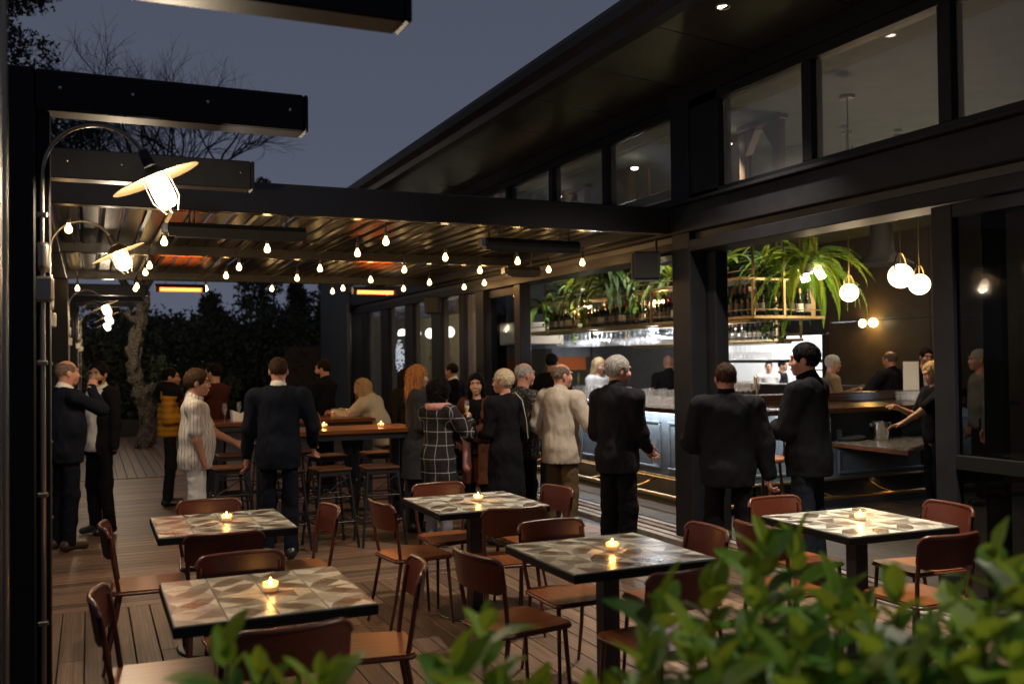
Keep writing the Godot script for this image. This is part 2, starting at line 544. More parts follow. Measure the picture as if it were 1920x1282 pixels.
	rf.prism(PackedVector2Array([Vector2(4.0, 4.53), Vector2(12.4, 3.93), Vector2(12.4, 4.05), Vector2(4.0, 4.66)]), -24, 0.4, zf)
	obj("roof", rf.mesh(), M.steel, b)
	# inside: ceiling, walls
	var ce := Geo.new()
	ce.prism(PackedVector2Array([Vector2(5.41, 4.30), Vector2(12.3, 3.70), Vector2(12.3, 3.76), Vector2(5.41, 4.36)]), -24, 0.4, zf)
	obj("ceiling", ce.mesh(), M.plaster, b)
	# brown panelled wall, each panel a sheet of its own, round the kitchen pass
	var wk := 0
	for q in [[-13.13, -12.2], [-12.19, -10.9], [-10.89, -9.6], [-9.59, -8.3], [-8.29, -7.0], [-6.99, -5.0], [-4.99, -2.5]]:
		for h in [[0.0, 1.2], [1.206, 2.3], [2.306, 3.74]]:
			piece("wall_panel", wk, bx(Vector3(12.0, h[0], q[0]), Vector3(12.08, h[1], q[1]), 0.004), M.brown_panel, b)
			wk += 1
	obj("wall_over_pass", bx(Vector3(12.0, 2.13, -16.95), Vector3(12.1, 3.74, -13.135)), M.slate, b)
	obj("wall_under_pass", bx(Vector3(12.0, 0, -16.95), Vector3(12.1, 1.16, -13.135)), M.brown_panel, b)
	obj("pass_frame", bx(Vector3(11.95, 2.10, -16.3), Vector3(12.12, 2.128, -13.2)), M.steel, b)
	obj("pass_frame", bx(Vector3(11.95, 1.165, -13.25), Vector3(12.12, 2.098, -13.14)), M.steel, b)
	obj("pass_shelf", bx(Vector3(11.9, 1.16, -16.4), Vector3(12.3, 1.2, -13.26)), M.chrome, b)
	obj("pass_rail", bx(Vector3(11.96, 1.60, -16.4), Vector3(12.0, 1.66, -13.26)), M.black, b)
	# kitchen behind the pass
	obj("kitchen_wall", bx(Vector3(14.0, 0, -18.5), Vector3(14.1, 3.0, -12.5)), M.white_tile, b)
	obj("kitchen_side_wall", bx(Vector3(12.12, 0, -12.6), Vector3(14.0, 3.0, -12.5)), M.white_tile, b)
	obj("kitchen_side_wall", bx(Vector3(12.12, 0, -18.6), Vector3(14.0, 3.0, -18.5)), M.white_tile, b)
	obj("kitchen_ceiling", bx(Vector3(12.12, 3.0, -18.6), Vector3(14.1, 3.1, -12.5)), M.white, b)
	# end wall of the bar room: blue, with an orange band and a dark doorway
	obj("end_wall_upper", bx(Vector3(7.5, 1.76, -17.1), Vector3(12.1, 3.95, -17.0)), M.bar_blue, b)
	obj("end_wall_band", bx(Vector3(7.5, 1.5, -17.1), Vector3(9.2, 1.758, -16.995)), M.orange, b)
	obj("end_wall_base", bx(Vector3(7.5, 0, -17.1), Vector3(9.2, 1.498, -17.0)), M.dark_green, b)
	obj("end_wall_base", bx(Vector3(9.202, 0, -17.1), Vector3(12.1, 1.758, -16.99)), M.slate, b)
	obj("end_wall_panel", bx(Vector3(9.3, 0.1, -16.985), Vector3(12.0, 2.3, -16.9)), M.slate, b)
	obj("inner_door", bx(Vector3(7.9, 0, -16.99), Vector3(8.42, 1.93, -16.94), 0.01), M.black, b)
	obj("bulkhead", bx(Vector3(7.3, 2.0, -16.98), Vector3(8.30, 2.42, -16.2), 0.02), M.white, b)
	# dining room beyond
	obj("back_wall", bx(Vector3(12.1, 0, -24), Vector3(12.2, 3.9, -17.1)), M.slate, b)
	obj("far_wall", bx(Vector3(5.4, 0, -24.1), Vector3(12.2, 3.9, -24)), M.slate, b)
	obj("near_wall", bx(Vector3(5.5, 0, 0.3), Vector3(12.2, 3.9, 0.4)), M.slate, b)
	obj("end_return_wall", bx(Vector3(5.4, 0, -24.0), Vector3(5.5, 4.0, -20.3)), M.slate, b)
	obj("near_side_wall", bx(Vector3(5.2, 0, -2.55), Vector3(5.5, 4.31, 0.4)), M.steel, b)
	M.curtain = mottled(lin(0.10, 0.105, 0.065), lin(0.15, 0.15, 0.09), 0.9, 0.05, 1.0, 57)
	# right hand sliding leaf
	var d := thing("glass_door", "tall black framed glass sliding door beside the right tables", "door")
	obj("stile", bx(Vector3(5.2, 0.01, -4.70), Vector3(5.27, 2.71, -4.53), 0.006), s, d)
	obj("stile", bx(Vector3(5.2, 0.01, -2.8), Vector3(5.27, 2.71, -2.65), 0.006), s, d)
	obj("top_rail", bx(Vector3(5.202, 2.62, -4.528), Vector3(5.268, 2.71, -2.802), 0.005), s, d)
	obj("bottom_rail", bx(Vector3(5.202, 0.01, -4.528), Vector3(5.268, 0.14, -2.802), 0.005), s, d)
	obj("mid_rail", bx(Vector3(5.19, 0.965, -4.528), Vector3(5.275, 1.06, -2.802), 0.005), mat(lin(0.012, 0.013, 0.012), 0.8, 0.0, 0.1), d)
	obj("upper_pane", bx(Vector3(5.23, 1.062, -4.527), Vector3(5.24, 2.618, -2.803)), M.glass_dark, d)
	obj("lower_pane", bx(Vector3(5.23, 0.142, -4.527), Vector3(5.24, 0.963, -2.803)), M.glass_dark, d)
	obj("second_stile", bx(Vector3(5.33, 0.01, -4.42), Vector3(5.4, 2.71, -4.28), 0.006), s, d)

func curtain(x: float, z: float, w: float) -> ArrayMesh:
	var g := Geo.new()
	var nseg := 24
	for i in nseg:
		var p := []
		var m := []
		for q in [i, i + 1]:
			var t := float(q) / nseg
			p.append(Vector3(x + sin(t * TAU * 4.0) * 0.03, 0, z - t * w))
			m.append(Vector3(-1, 0, -cos(t * TAU * 4.0) * 1.2).normalized())
		var up := Vector3(0, 2.7, 0)
		g.tri(p[0], p[1], p[1] + up, m[0], m[1], m[1])
		g.tri(p[0], p[1] + up, p[0] + up, m[0], m[1], m[0])
	return g.mesh()

func make_pergola() -> void:
	var p := thing("pergola", "long black louvred pergola covering the deck beside the bar", "pergola")
	var s: Material = M.steel_rough
	var zb := [-7.78, -11.12, -14.50]
	for i in 3:
		obj("cross_beam", bx(Vector3(-0.42, 2.92, zb[i] - 0.13), Vector3(5.155, 3.17, zb[i]), 0.008), M.beam, p)
	obj("side_beam", bx(Vector3(-0.45, 2.918, -14.365), Vector3(-0.27, 3.165, -11.255), 0.006), s, p)
	obj("side_beam", bx(Vector3(-0.45, 2.918, -11.115), Vector3(-0.27, 3.165, -7.915), 0.006), s, p)
	obj("gutter_beam", bx(Vector3(4.98, 2.93, -14.365), Vector3(5.15, 3.10, -11.255), 0.006), s, p)
	obj("gutter_beam", bx(Vector3(4.98, 2.93, -11.115), Vector3(5.15, 3.10, -7.915), 0.006), s, p)
	for z in [-8.47, -14.50, -16.2, -19.75, -23.3]:
		var back: float = z
		var px_: float = {-8.47: -0.05, -14.50: -0.02, -16.2: -0.055, -19.75: 0.03, -23.3: 0.05}[z]
		obj("post", bx(Vector3(-0.44 + px_, 0, back - 0.15), Vector3(-0.24 + px_, 2.915 if z > -15 else 3.1, back - 0.001), 0.008), s, p)
	# louvre blades run away from the viewer, two bays
	var prof := PackedVector2Array([Vector2(-0.088, 0.012), Vector2(-0.06, 0.0), Vector2(0.06, 0.0), Vector2(0.083, 0.016), Vector2(0.078, 0.024), Vector2(0.05, 0.02), Vector2(-0.06, 0.022), Vector2(-0.085, 0.022)])
	var zf := Transform3D(Basis(Vector3(1, 0, 0), Vector3(0, 0, 1), Vector3(0, 1, 0)), Vector3.ZERO)
	var k := 0
	for q in [[-11.11, -7.92], [-14.36, -11.26]]:
		var g := Geo.new()
		g.prism(prof, q[0], q[1], zf)
		var mesh := g.mesh()
		var x := -0.16
		while x < 4.95:
			piece("louvre_blade", k, mesh, M.louvre, p, Vector3(x, 3.02, 0), Vector3(0, 0, 0.05 + rng.randf() * 0.006))
			x += 0.178
			k += 1
	# cantilevered frames in front and beyond
	var names := ["nearest the camera", "carrying the largest gooseneck lamp", "just in front of the pergola"]
	var zn := [-3.2, -4.95, -6.72]
	for i in 3:
		var f := thing("cantilever_frame", "black steel post with short cantilever beam, the one " + names[i], "steel frame", Vector3(0, 0, zn[i]), 0, "cantilever frames along the deck edge")
		var edge: float = [-0.242, -0.226, -0.245][i]
		obj("post", bx(Vector3(edge - 0.2, 0, -0.15), Vector3(edge, 3.12, -0.001), 0.008), s, f)
		if i == 1: obj("post_channel", bx(Vector3(-0.224, 0, -0.20), Vector3(-0.166, 3.1, -0.06), 0.004), s, f)
		obj("beam", bx(Vector3(edge + 0.002, 2.92, -0.15), Vector3(1.03, 3.115, 0), 0.008), s, f)
		obj("end_cap", bx(Vector3(1.032, 2.917, -0.152), Vector3(1.055, 3.118, 0.002), 0.018), s, f)
		for x in [-0.12, 0.2, 0.55, 0.96]:
			var bg := Geo.new()
			bg.lathe([Vector2(0, 0.006), Vector2(0.006, 0.005), Vector2(0.009, 0)], 8, Transform3D(Basis(Vector3(1, 0, 0), Vector3(0, 0, 1), Vector3(0, -1, 0)), Vector3(x, 3.03, 0.001)))
			obj("bolt", bg.mesh(), M.chrome, f)
		dup_far(f, i)

func dup_far(f: Node3D, i: int) -> void:
	var zs := [-17.9, -19.6, -21.4]
	var lb := ["first black cantilever frame beyond the pergola", "second black cantilever frame beyond the pergola", "farthest black cantilever frame beyond the pergola"]
	dup(f, "cantilever_frame", Vector3(-0.1, 0, zs[i]), 0, lb[i], "cantilever frames along the deck edge")

func gooseneck(z: float, label: String, e: float, x0 := -0.2) -> void:
	var t := thing("gooseneck_lamp", label, "outdoor lamp", Vector3(x0, 0, z), 0, "gooseneck lamps on the deck posts")
	var up := [Vector3(0, 0.05, 0), Vector3(0, 2.2, 0), Vector3(0, 2.55, 0)]
	var arch := [Vector3(0, 2.2, 0), Vector3(0, 2.55, 0)]
	for i in 13:
		var a := PI - PI * 0.80 * i / 12
		arch.append(Vector3(0.245 + cos(a) * 0.245, 2.62 + sin(a) * 0.26, 0))
	arch.append(Vector3(0.455, 2.75, 0))
	obj("conduit", tb([Vector3(0, 0, 0), Vector3(0, 2.18, 0)], 0.015, 10), M.conduit, t)
	obj("arm", tb(arch, 0.011, 10), M.conduit, t)
	obj("coupling", lt([Vector2(0, 2.16), Vector2(0.03, 2.16), Vector2(0.034, 2.19), Vector2(0.034, 2.28), Vector2(0.026, 2.30), Vector2(0, 2.30)], 12), M.conduit, t)
	obj("junction_box", bx(Vector3(-0.05, 2.02, -0.03), Vector3(0.05, 2.14, 0.035), 0.012), M.conduit, t)
	for h in [0.5, 1.1, 1.72, 2.42]:
		obj("saddle", bx(Vector3(-0.024, h, -0.02), Vector3(0.024, h + 0.022, 0.02), 0.004), M.conduit, t)
	var tilt := Transform3D(Basis(Vector3(0, 0, 1), 0.44) * Basis(Vector3(1, 0, 0), 0.01), Vector3(0.457, 2.745, 0))
	var g := Geo.new()
	g.lathe([Vector2(0, 0.03), Vector2(0.026, 0.03), Vector2(0.03, -0.05), Vector2(0.018, -0.06), Vector2(0.018, -0.07)], 14, tilt)
	obj("socket", g.mesh(), M.black, t)
	g = Geo.new()
	g.lathe([Vector2(0.035, -0.058), Vector2(0.075, -0.095), Vector2(0.215, -0.118), Vector2(0.22, -0.124), Vector2(0.213, -0.125), Vector2(0.07, -0.102), Vector2(0.03, -0.066)], 32, tilt)
	obj("shade", g.mesh(), M.shade_brass, t)
	g = Geo.new()
	g.lathe([Vector2(0, -0.275), Vector2(0.026, -0.271), Vector2(0.043, -0.256), Vector2(0.05, -0.23), Vector2(0.052, -0.19), Vector2(0.05, -0.14), Vector2(0.04, -0.115), Vector2(0, -0.112)], 18, tilt)
	obj("bulb", g.mesh(), M.bulb_white, t)
	g = Geo.new()
	for k in 4:
		var a := TAU * k / 4
		g.tube([tilt * Vector3(cos(a) * 0.066, -0.12, sin(a) * 0.066), tilt * Vector3(cos(a) * 0.067, -0.23, sin(a) * 0.067), tilt * Vector3(cos(a) * 0.03, -0.30, sin(a) * 0.03)], 0.003, 6)
	obj("cage", g.mesh(), M.conduit, t)
	omni(Vector3(x0, 0, z) + tilt * Vector3(0, -0.235, 0), Color(1.0, 0.90, 0.76), e, 0.05, "gooseneck_lamp_light")

func make_lamps() -> void:
	M.conduit = mat(lin(0.32, 0.29, 0.25), 0.3, 0.9)
	M.shade_brass = mat(lin(0.20, 0.14, 0.075), 0.5, 0.95)
	gooseneck(-5.0, "largest gooseneck brass lamp on the nearest full post", 2.1)
	gooseneck(-8.42, "second gooseneck brass lamp at the front of the pergola", 1.9, -0.285)
	gooseneck(-16.15, "third gooseneck brass lamp beyond the end of the pergola", 1.0, -0.28)
	gooseneck(-19.7, "fourth gooseneck lamp above two conversing men", 0.9, -0.18)
	gooseneck(-23.25, "farthest and smallest of the gooseneck lamps", 0.8, -0.16)
	# bright conduit at the picture's left edge belongs to the nearest post
	tag(obj("conduit_pipe", tb([Vector3(-0.226, 0, -3.17), Vector3(-0.226, 2.9, -3.17)], 0.0085, 10), M.conduit), "thin shining metal conduit running up the nearest post", "pipe")
	# festoon strings: bulbs hang on cords between the beams
	var strings := {
		-0.14: [-8.12, -14.42], 0.6: [-8.72, -10.9, -11.73, -13.83, -14.3], 0.75: [-8.08], 1.52: [-8.06, -8.98, -10.8, -11.89, -14.06],
		2.4: [-8.1, -9.07, -10.72, -12.02, -13.83], 3.35: [-8.02, -9.18, -10.57, -12.01, -13.49, -14.13], 4.22: [-8.11, -9.3, -10.38, -12.2, -13.36, -14.2], 4.97: [-9.23, -10.07, -12.07, -12.84],
	}
	var gb := Geo.new()
	gb.lathe([Vector2(0, -0.050), Vector2(0.012, -0.048), Vector2(0.022, -0.040), Vector2(0.028, -0.026), Vector2(0.028, -0.014), Vector2(0.022, 0.002), Vector2(0.013, 0.014), Vector2(0.011, 0.03), Vector2(0, 0.03)], 12)
	var bulb := gb.mesh()
	var sock := lt([Vector2(0, 0.03), Vector2(0.015, 0.03), Vector2(0.017, 0.075), Vector2(0.009, 0.085), Vector2(0.004, 0.16), Vector2(0, 0.16)], 8)
	var first: Node3D
	var cnt := 0
	var sx := -1
	for x in strings:
		sx += 1
		for z in strings[x]:
			var where := Vector3(x, 2.79, z)
			var on: int = strings[x].size()
			var lb: String = "warm festoon bulb, " + (nth(strings[x].find(z) + 1) + " from the front on the " if on > 1 else "alone at the front beside the ") + nth(sx + 1) + " string from the left"
			if first == null:
				first = thing("festoon_bulb", lb, "light bulb", where, 0, "festoon bulbs under the pergola")
				obj("bulb", bulb, M.bulb, first)
				obj("socket", sock, M.black, first)
			else:
				dup(first, "festoon_bulb", where, 0, lb)
			omni(where + Vector3(0, -0.02, 0), Color(1.0, 0.78, 0.50), 0.085, 0.03, "festoon_bulb_light")
			cnt += 1
		if strings[x].size() > 1:
			var pts := []
			var z0 := -7.92
			var n := 14
			for i in n + 1:
				var t := float(i) / n
				pts.append(Vector3(x, 2.962 - 0.012 * absf(sin(t * PI * 3.0)), lerpf(z0, -14.36, t)))
			tag(obj("festoon_string", tb(pts, 0.003, 5), M.rubber), "thin black festoon string along the pergola, the " + nth(sx + 1) + " from the left", "light string", "festoon strings")
	# heaters
	heater(Vector3(1.12, 2.78, -7.98), 0.98, false, "unlit black strip heater near the left end of the front beam")
	heater(Vector3(3.80, 2.78, -8.05), 0.86, false, "unlit black strip heater near the column and speaker")
	heater(Vector3(1.17, 2.76, -13.95), 0.56, true, "glowing orange strip heater at left under the rear beam")
	heater(Vector3(3.90, 2.76, -13.8), 0.56, true, "glowing orange strip heater at right under the rear beam")
	heater(Vector3(4.55, 2.72, -9.9), 0.30, false, "small unlit heater hung close to the bar header")
	# soffit spots over the tables
	for q in [[-5.9, "single white downlight set in the eave soffit", 20.0, 48.0, Vector3(-0.12, -1, -0.18)], [-3.6, "downlight in the eave soffit above the right hand table", 26.0, 29.0, Vector3(-0.03, -1, -0.12)], [-1.3, "downlight in the eave soffit nearest the camera", 14.0, 34.0, Vector3(-0.85, -1, 0.0)]]:
		var dl := thing("downlight", q[1], "downlight", Vector3(4.42, 4.375, q[0]))
		obj("trim_ring", lt([Vector2(0.04, 0.006), Vector2(0.052, 0.0), Vector2(0.056, 0.008), Vector2(0.056, 0.016)], 18), M.white, dl)
		obj("lamp_lens", lt([Vector2(0, 0.006), Vector2(0.04, 0.006)], 18), glow(Color(1, 0.93, 0.84), 20.0), dl)
		spot(Vector3(4.42, 4.36, q[0]), q[4], Color(1.0, 0.94, 0.86), q[2], q[3], 0.05, "downlight_light")

func heater(at: Vector3, w: float, lit: bool, label: String) -> void:
	var t := thing("strip_heater", label, "heater", at, 0, "strip heaters under the pergola")
	var g := Geo.new()
	g.prism(PackedVector2Array([Vector2(-0.07, 0.05), Vector2(-0.045, -0.04), Vector2(0.05, -0.05), Vector2(0.075, 0.02), Vector2(0.04, 0.06), Vector2(-0.04, 0.07)]), -w / 2 - 0.05, w / 2 + 0.05, Transform3D(Basis(Vector3(0, 0, 1), Vector3(1, 0, 0), Vector3(0, 1, 0)), Vector3.ZERO))
	obj("housing", g.mesh(), M.black, t)
	for x in [-w * 0.35, w * 0.35]:
		obj("bracket", tb([Vector3(x, 0.06, 0), Vector3(x, 0.14, 0.01), Vector3(x + 0.02, 0.24, 0.0)], 0.006, 6), M.black, t)
	if lit:
		# reflector trough tilted down towards the deck
		var fr := Geo.new()
		fr.quad(Vector3(-w / 2, -0.046, 0.056), Vector3(w / 2, -0.046, 0.056), Vector3(w / 2, 0.012, 0.080), Vector3(-w / 2, 0.012, 0.080), Vector3(0, -0.4, 1))
		obj("heater_reflector_glow", fr.mesh(), M.heat, t)
		obj("heater_tube_glow", tb([Vector3(-w / 2 + 0.02, -0.018, 0.078), Vector3(w / 2 - 0.02, -0.018, 0.078)], 0.008, 8), M.heat_core, t)
		area(at + Vector3(0, -0.02, 0.1), Vector3(0, -1.0, 0.9), Vector3.UP, Vector2(w, 0.08), Color(1.0, 0.40, 0.12), 0.4, "strip_heater_light")
	else:
		obj("end_plate", bx(Vector3(-w / 2 - 0.10, -0.03, -0.04), Vector3(-w / 2 - 0.052, 0.05, 0.05), 0.006), M.chrome, t)
		obj("grille", bx(Vector3(-w / 2, -0.054, -0.03), Vector3(w / 2, -0.048, 0.03)), M.steel, t)

# ---------------------------------------------------------------- the bar room
func moulding(t: Node3D, lo: Vector3, hi: Vector3, along_x: bool) -> void:
	# a raised frame round a recessed field; the face looks towards -x or +z
	var g := Geo.new()
	var w := 0.035
	if along_x:
		g.box(Vector3(lo.x, lo.y, lo.z), Vector3(hi.x, lo.y + w, lo.z + 0.022), 0.008)
		g.box(Vector3(lo.x, hi.y - w, lo.z), Vector3(hi.x, hi.y, lo.z + 0.022), 0.008)
		g.box(Vector3(lo.x, lo.y + w, lo.z), Vector3(lo.x + w, hi.y - w, lo.z + 0.021), 0.008)
		g.box(Vector3(hi.x - w, lo.y + w, lo.z), Vector3(hi.x, hi.y - w, lo.z + 0.021), 0.008)
	else:
		g.box(Vector3(lo.x - 0.022, lo.y, lo.z), Vector3(lo.x, lo.y + w, hi.z), 0.008)
		g.box(Vector3(lo.x - 0.022, hi.y - w, lo.z), Vector3(lo.x, hi.y, hi.z), 0.008)
		g.box(Vector3(lo.x - 0.021, lo.y + w, lo.z), Vector3(lo.x, hi.y - w, lo.z + w), 0.008)
		g.box(Vector3(lo.x - 0.021, lo.y + w, hi.z - w), Vector3(lo.x, hi.y - w, hi.z), 0.008)
	obj("panel_moulding", g.mesh(), M.bar_paint, t)

func make_bar() -> void:
	M.brass_wood = mat(lin(0.10, 0.065, 0.03), 0.55)
	var t := thing("bar_counter", "long blue grey panelled bar counter with dark timber top and brass foot rail", "bar")
	obj("front_body", bx(Vector3(6.17, 0.33, -14.6), Vector3(6.72, 1.08, -8.36), 0.004), M.bar_paint, t)
	obj("kick", bx(Vector3(6.32, 0, -14.6), Vector3(6.70, 0.328, -8.5)), M.slate, t)
	var z := -8.50
	while z > -14.5:
		moulding(t, Vector3(6.169, 0.41, z - 0.90), Vector3(6.169, 0.98, z), false)
		z -= 1.06
	obj("front_top", bx(Vector3(6.02, 1.085, -14.6), Vector3(6.82, 1.14, -8.18), 0.006), M.bar_top, t)
	obj("side_body", bx(Vector3(6.17, 0.33, -8.97), Vector3(7.64, 1.08, -8.358), 0.004), M.bar_paint, t)
	obj("side_body_low", bx(Vector3(7.642, 0.33, -8.97), Vector3(9.2, 0.70, -8.36), 0.004), M.bar_paint, t)
	obj("side_body_end", bx(Vector3(9.202, 0.33, -8.97), Vector3(10.4, 1.08, -8.358), 0.004), M.bar_paint, t)
	obj("niche_back", bx(Vector3(7.645, 0.70, -8.97), Vector3(9.2, 1.08, -8.82)), M.brown_panel, t)
	obj("side_kick", bx(Vector3(6.32, 0, -8.96), Vector3(10.4, 0.328, -8.5)), M.slate, t)
	moulding(t, Vector3(6.30, 0.41, -8.357), Vector3(7.50, 0.98, -8.357), true)
	moulding(t, Vector3(7.74, 0.38, -8.359), Vector3(9.08, 0.66, -8.359), true)
	moulding(t, Vector3(9.32, 0.41, -8.357), Vector3(10.3, 0.98, -8.357), true)
	obj("side_top", bx(Vector3(6.822, 1.085, -9.3), Vector3(10.5, 1.14, -8.18), 0.006), M.bar_top, t)
	obj("rear_ledge", bx(Vector3(6.9, 1.142, -9.6), Vector3(11.4, 1.25, -9.305), 0.006), M.bar_top, t)
	# service shelf with an angled front
	var g := Geo.new()
	g.prism(PackedVector2Array([Vector2(7.66, -8.35), Vector2(7.58, -7.19), Vector2(9.2, -8.2), Vector2(9.2, -8.35)]), 0.70, 0.742)
	obj("service_shelf_edge", g.mesh(), M.tabletop, t)
	g = Geo.new()
	g.prism(PackedVector2Array([Vector2(7.67, -8.80), Vector2(7.595, -7.21), Vector2(9.19, -8.205), Vector2(9.19, -8.80)]), 0.743, 0.753)
	obj("service_shelf_top", g.mesh(), M.marble, t)
	obj("price_card", bx(Vector3(7.648, 0.80, -8.40), Vector3(7.655, 1.02, -8.37)), M.white, t)
	# brass rails
	obj("foot_rail", tb([Vector3(5.92, 0.17, -14.5), Vector3(5.92, 0.17, -8.2), Vector3(6.0, 0.17, -8.1), Vector3(10.3, 0.17, -8.1)], 0.022, 12), M.brass, t)
	obj("edge_trim", bx(Vector3(6.15, 0.318, -14.6), Vector3(6.175, 0.345, -8.34), 0.003), M.brass_dull, t)
	obj("edge_trim", bx(Vector3(6.176, 0.318, -8.357), Vector3(10.4, 0.345, -8.335), 0.003), M.brass_dull, t)
	for i in 6:
		obj("rail_bracket", tb([Vector3(5.92, 0.17, -8.9 - i), Vector3(6.1, 0.2, -8.9 - i), Vector3(6.31, 0.27, -8.9 - i)], 0.011, 6), M.brass, t)
	for i in 5:
		obj("rail_bracket", tb([Vector3(6.6 + i * 0.85, 0.17, -8.1), Vector3(6.6 + i * 0.85, 0.2, -8.3), Vector3(6.6 + i * 0.85, 0.27, -8.49)], 0.011, 6), M.brass, t)
	# lit strips below the top and at the kick
	obj("led_strip_glow", bx(Vector3(6.03, 1.076, -14.5), Vector3(6.045, 1.083, -8.25)), M.strip_cool, t)
	area(Vector3(6.06, 1.07, -11.4), Vector3(0.35, -1, 0), Vector3.RIGHT, Vector2(6.2, 0.03), Color(0.90, 0.95, 1.0), 5.5, "bar_led_strip_light")
	area(Vector3(7.0, 1.07, -8.22), Vector3(0, -1, -0.35), Vector3.RIGHT, Vector2(1.2, 0.03), Color(0.90, 0.95, 1.0), 1.3, "bar_led_strip_light")
	area(Vector3(9.8, 1.07, -8.22), Vector3(0, -1, -0.35), Vector3.RIGHT, Vector2(1.0, 0.03), Color(0.86, 0.92, 1.0), 0.4, "bar_led_strip_light")
	obj("kick_strip_glow", bx(Vector3(6.2, 0.305, -14.5), Vector3(6.22, 0.312, -8.5)), M.strip_warm, t)
	area(Vector3(6.2, 0.30, -11.4), Vector3(-0.15, -1, 0), Vector3.RIGHT, Vector2(6.2, 0.03), Color(1.0, 0.75, 0.45), 0.30, "kick_led_strip_light")
	area(Vector3(8.4, 0.30, -8.40), Vector3(0, -1, 0.15), Vector3.RIGHT, Vector2(3.6, 0.03), Color(1.0, 0.75, 0.45), 0.20, "kick_led_strip_light")
	# taps
	for q in [[Vector3(6.74, 1.14, -12.7), "brass swan neck tap behind the left part of the bar"], [Vector3(6.78, 1.14, -8.55), "brass swan neck tap at the bar corner before the bright kitchen"]]:
		var tp := thing("bar_tap", q[1], "tap", q[0], 0, "brass bar taps")
		var pts := [Vector3.ZERO, Vector3(0, 0.28, 0)]
		for i in 9:
			var a := PI - PI * i / 8
			pts.append(Vector3(0, 0.28 + sin(a) * 0.085, -0.085 - cos(a) * 0.085))
		pts.append(Vector3(0, 0.22, -0.17))
		var turned := pts.map(func(v): return Vector3(-v.z * 0.6, v.y, v.z))
		obj("spout", tb(turned, 0.012, 10), M.brass, tp)
		obj("base", lt([Vector2(0, 0), Vector2(0.03, 0), Vector2(0.028, 0.012), Vector2(0.018, 0.02), Vector2(0.018, 0.1), Vector2(0, 0.1)], 14), M.brass, tp)
		obj("handle", tb([Vector3(0, 0.08, 0), Vector3(0.0, 0.085, 0.07)], 0.007, 8), M.brass, tp)

var wine_glass: ArrayMesh
var tumbler: ArrayMesh
var flute: ArrayMesh

func glass_meshes() -> void:
	# single walls: the pane material stands for the thickness
	wine_glass = lt([Vector2(0, 0.002), Vector2(0.034, 0.001), Vector2(0.006, 0.007), Vector2(0.0035, 0.02), Vector2(0.0035, 0.085), Vector2(0.008, 0.095), Vector2(0.028, 0.112), Vector2(0.037, 0.14), Vector2(0.036, 0.165), Vector2(0.03, 0.205)], 12)
	tumbler = lt([Vector2(0, 0.002), Vector2(0.028, 0.001), Vector2(0.030, 0.004), Vector2(0.034, 0.11)], 12)
	flute = lt([Vector2(0, 0.002), Vector2(0.03, 0.001), Vector2(0.005, 0.007), Vector2(0.0035, 0.02), Vector2(0.0035, 0.08), Vector2(0.014, 0.1), Vector2(0.024, 0.14), Vector2(0.025, 0.17), Vector2(0.021, 0.215)], 14)

func glass(called: String, m: ArrayMesh, where: Vector3, label: String, group: String, upside := false, drink: Color = Color(0, 0, 0, 0), cat := "glass") -> Node3D:
	var o: MeshInstance3D
	if drink.a > 0.0:
		var t := thing(called, label, cat, where, 0, group)
		obj("bowl", m, M.glass, t)
		var liq: Array = [Vector2(0, 0.012), Vector2(0.0275, 0.0125), Vector2(0.030, 0.06), Vector2(0, 0.06)]
		if m == wine_glass: liq = [Vector2(0, 0.102), Vector2(0.024, 0.116), Vector2(0.0335, 0.139), Vector2(0.0338, 0.15), Vector2(0, 0.15)]
		if m == flute: liq = [Vector2(0, 0.092), Vector2(0.011, 0.105), Vector2(0.0212, 0.14), Vector2(0.0222, 0.165), Vector2(0, 0.165)]
		obj("drink", lt(liq, 12), mat(drink, 0.1), t)
		return t
	o = obj(called, m, M.glass)
	o.position = where
	if upside: o.rotation.x = PI
	tag(o, label, cat, group)
	return o

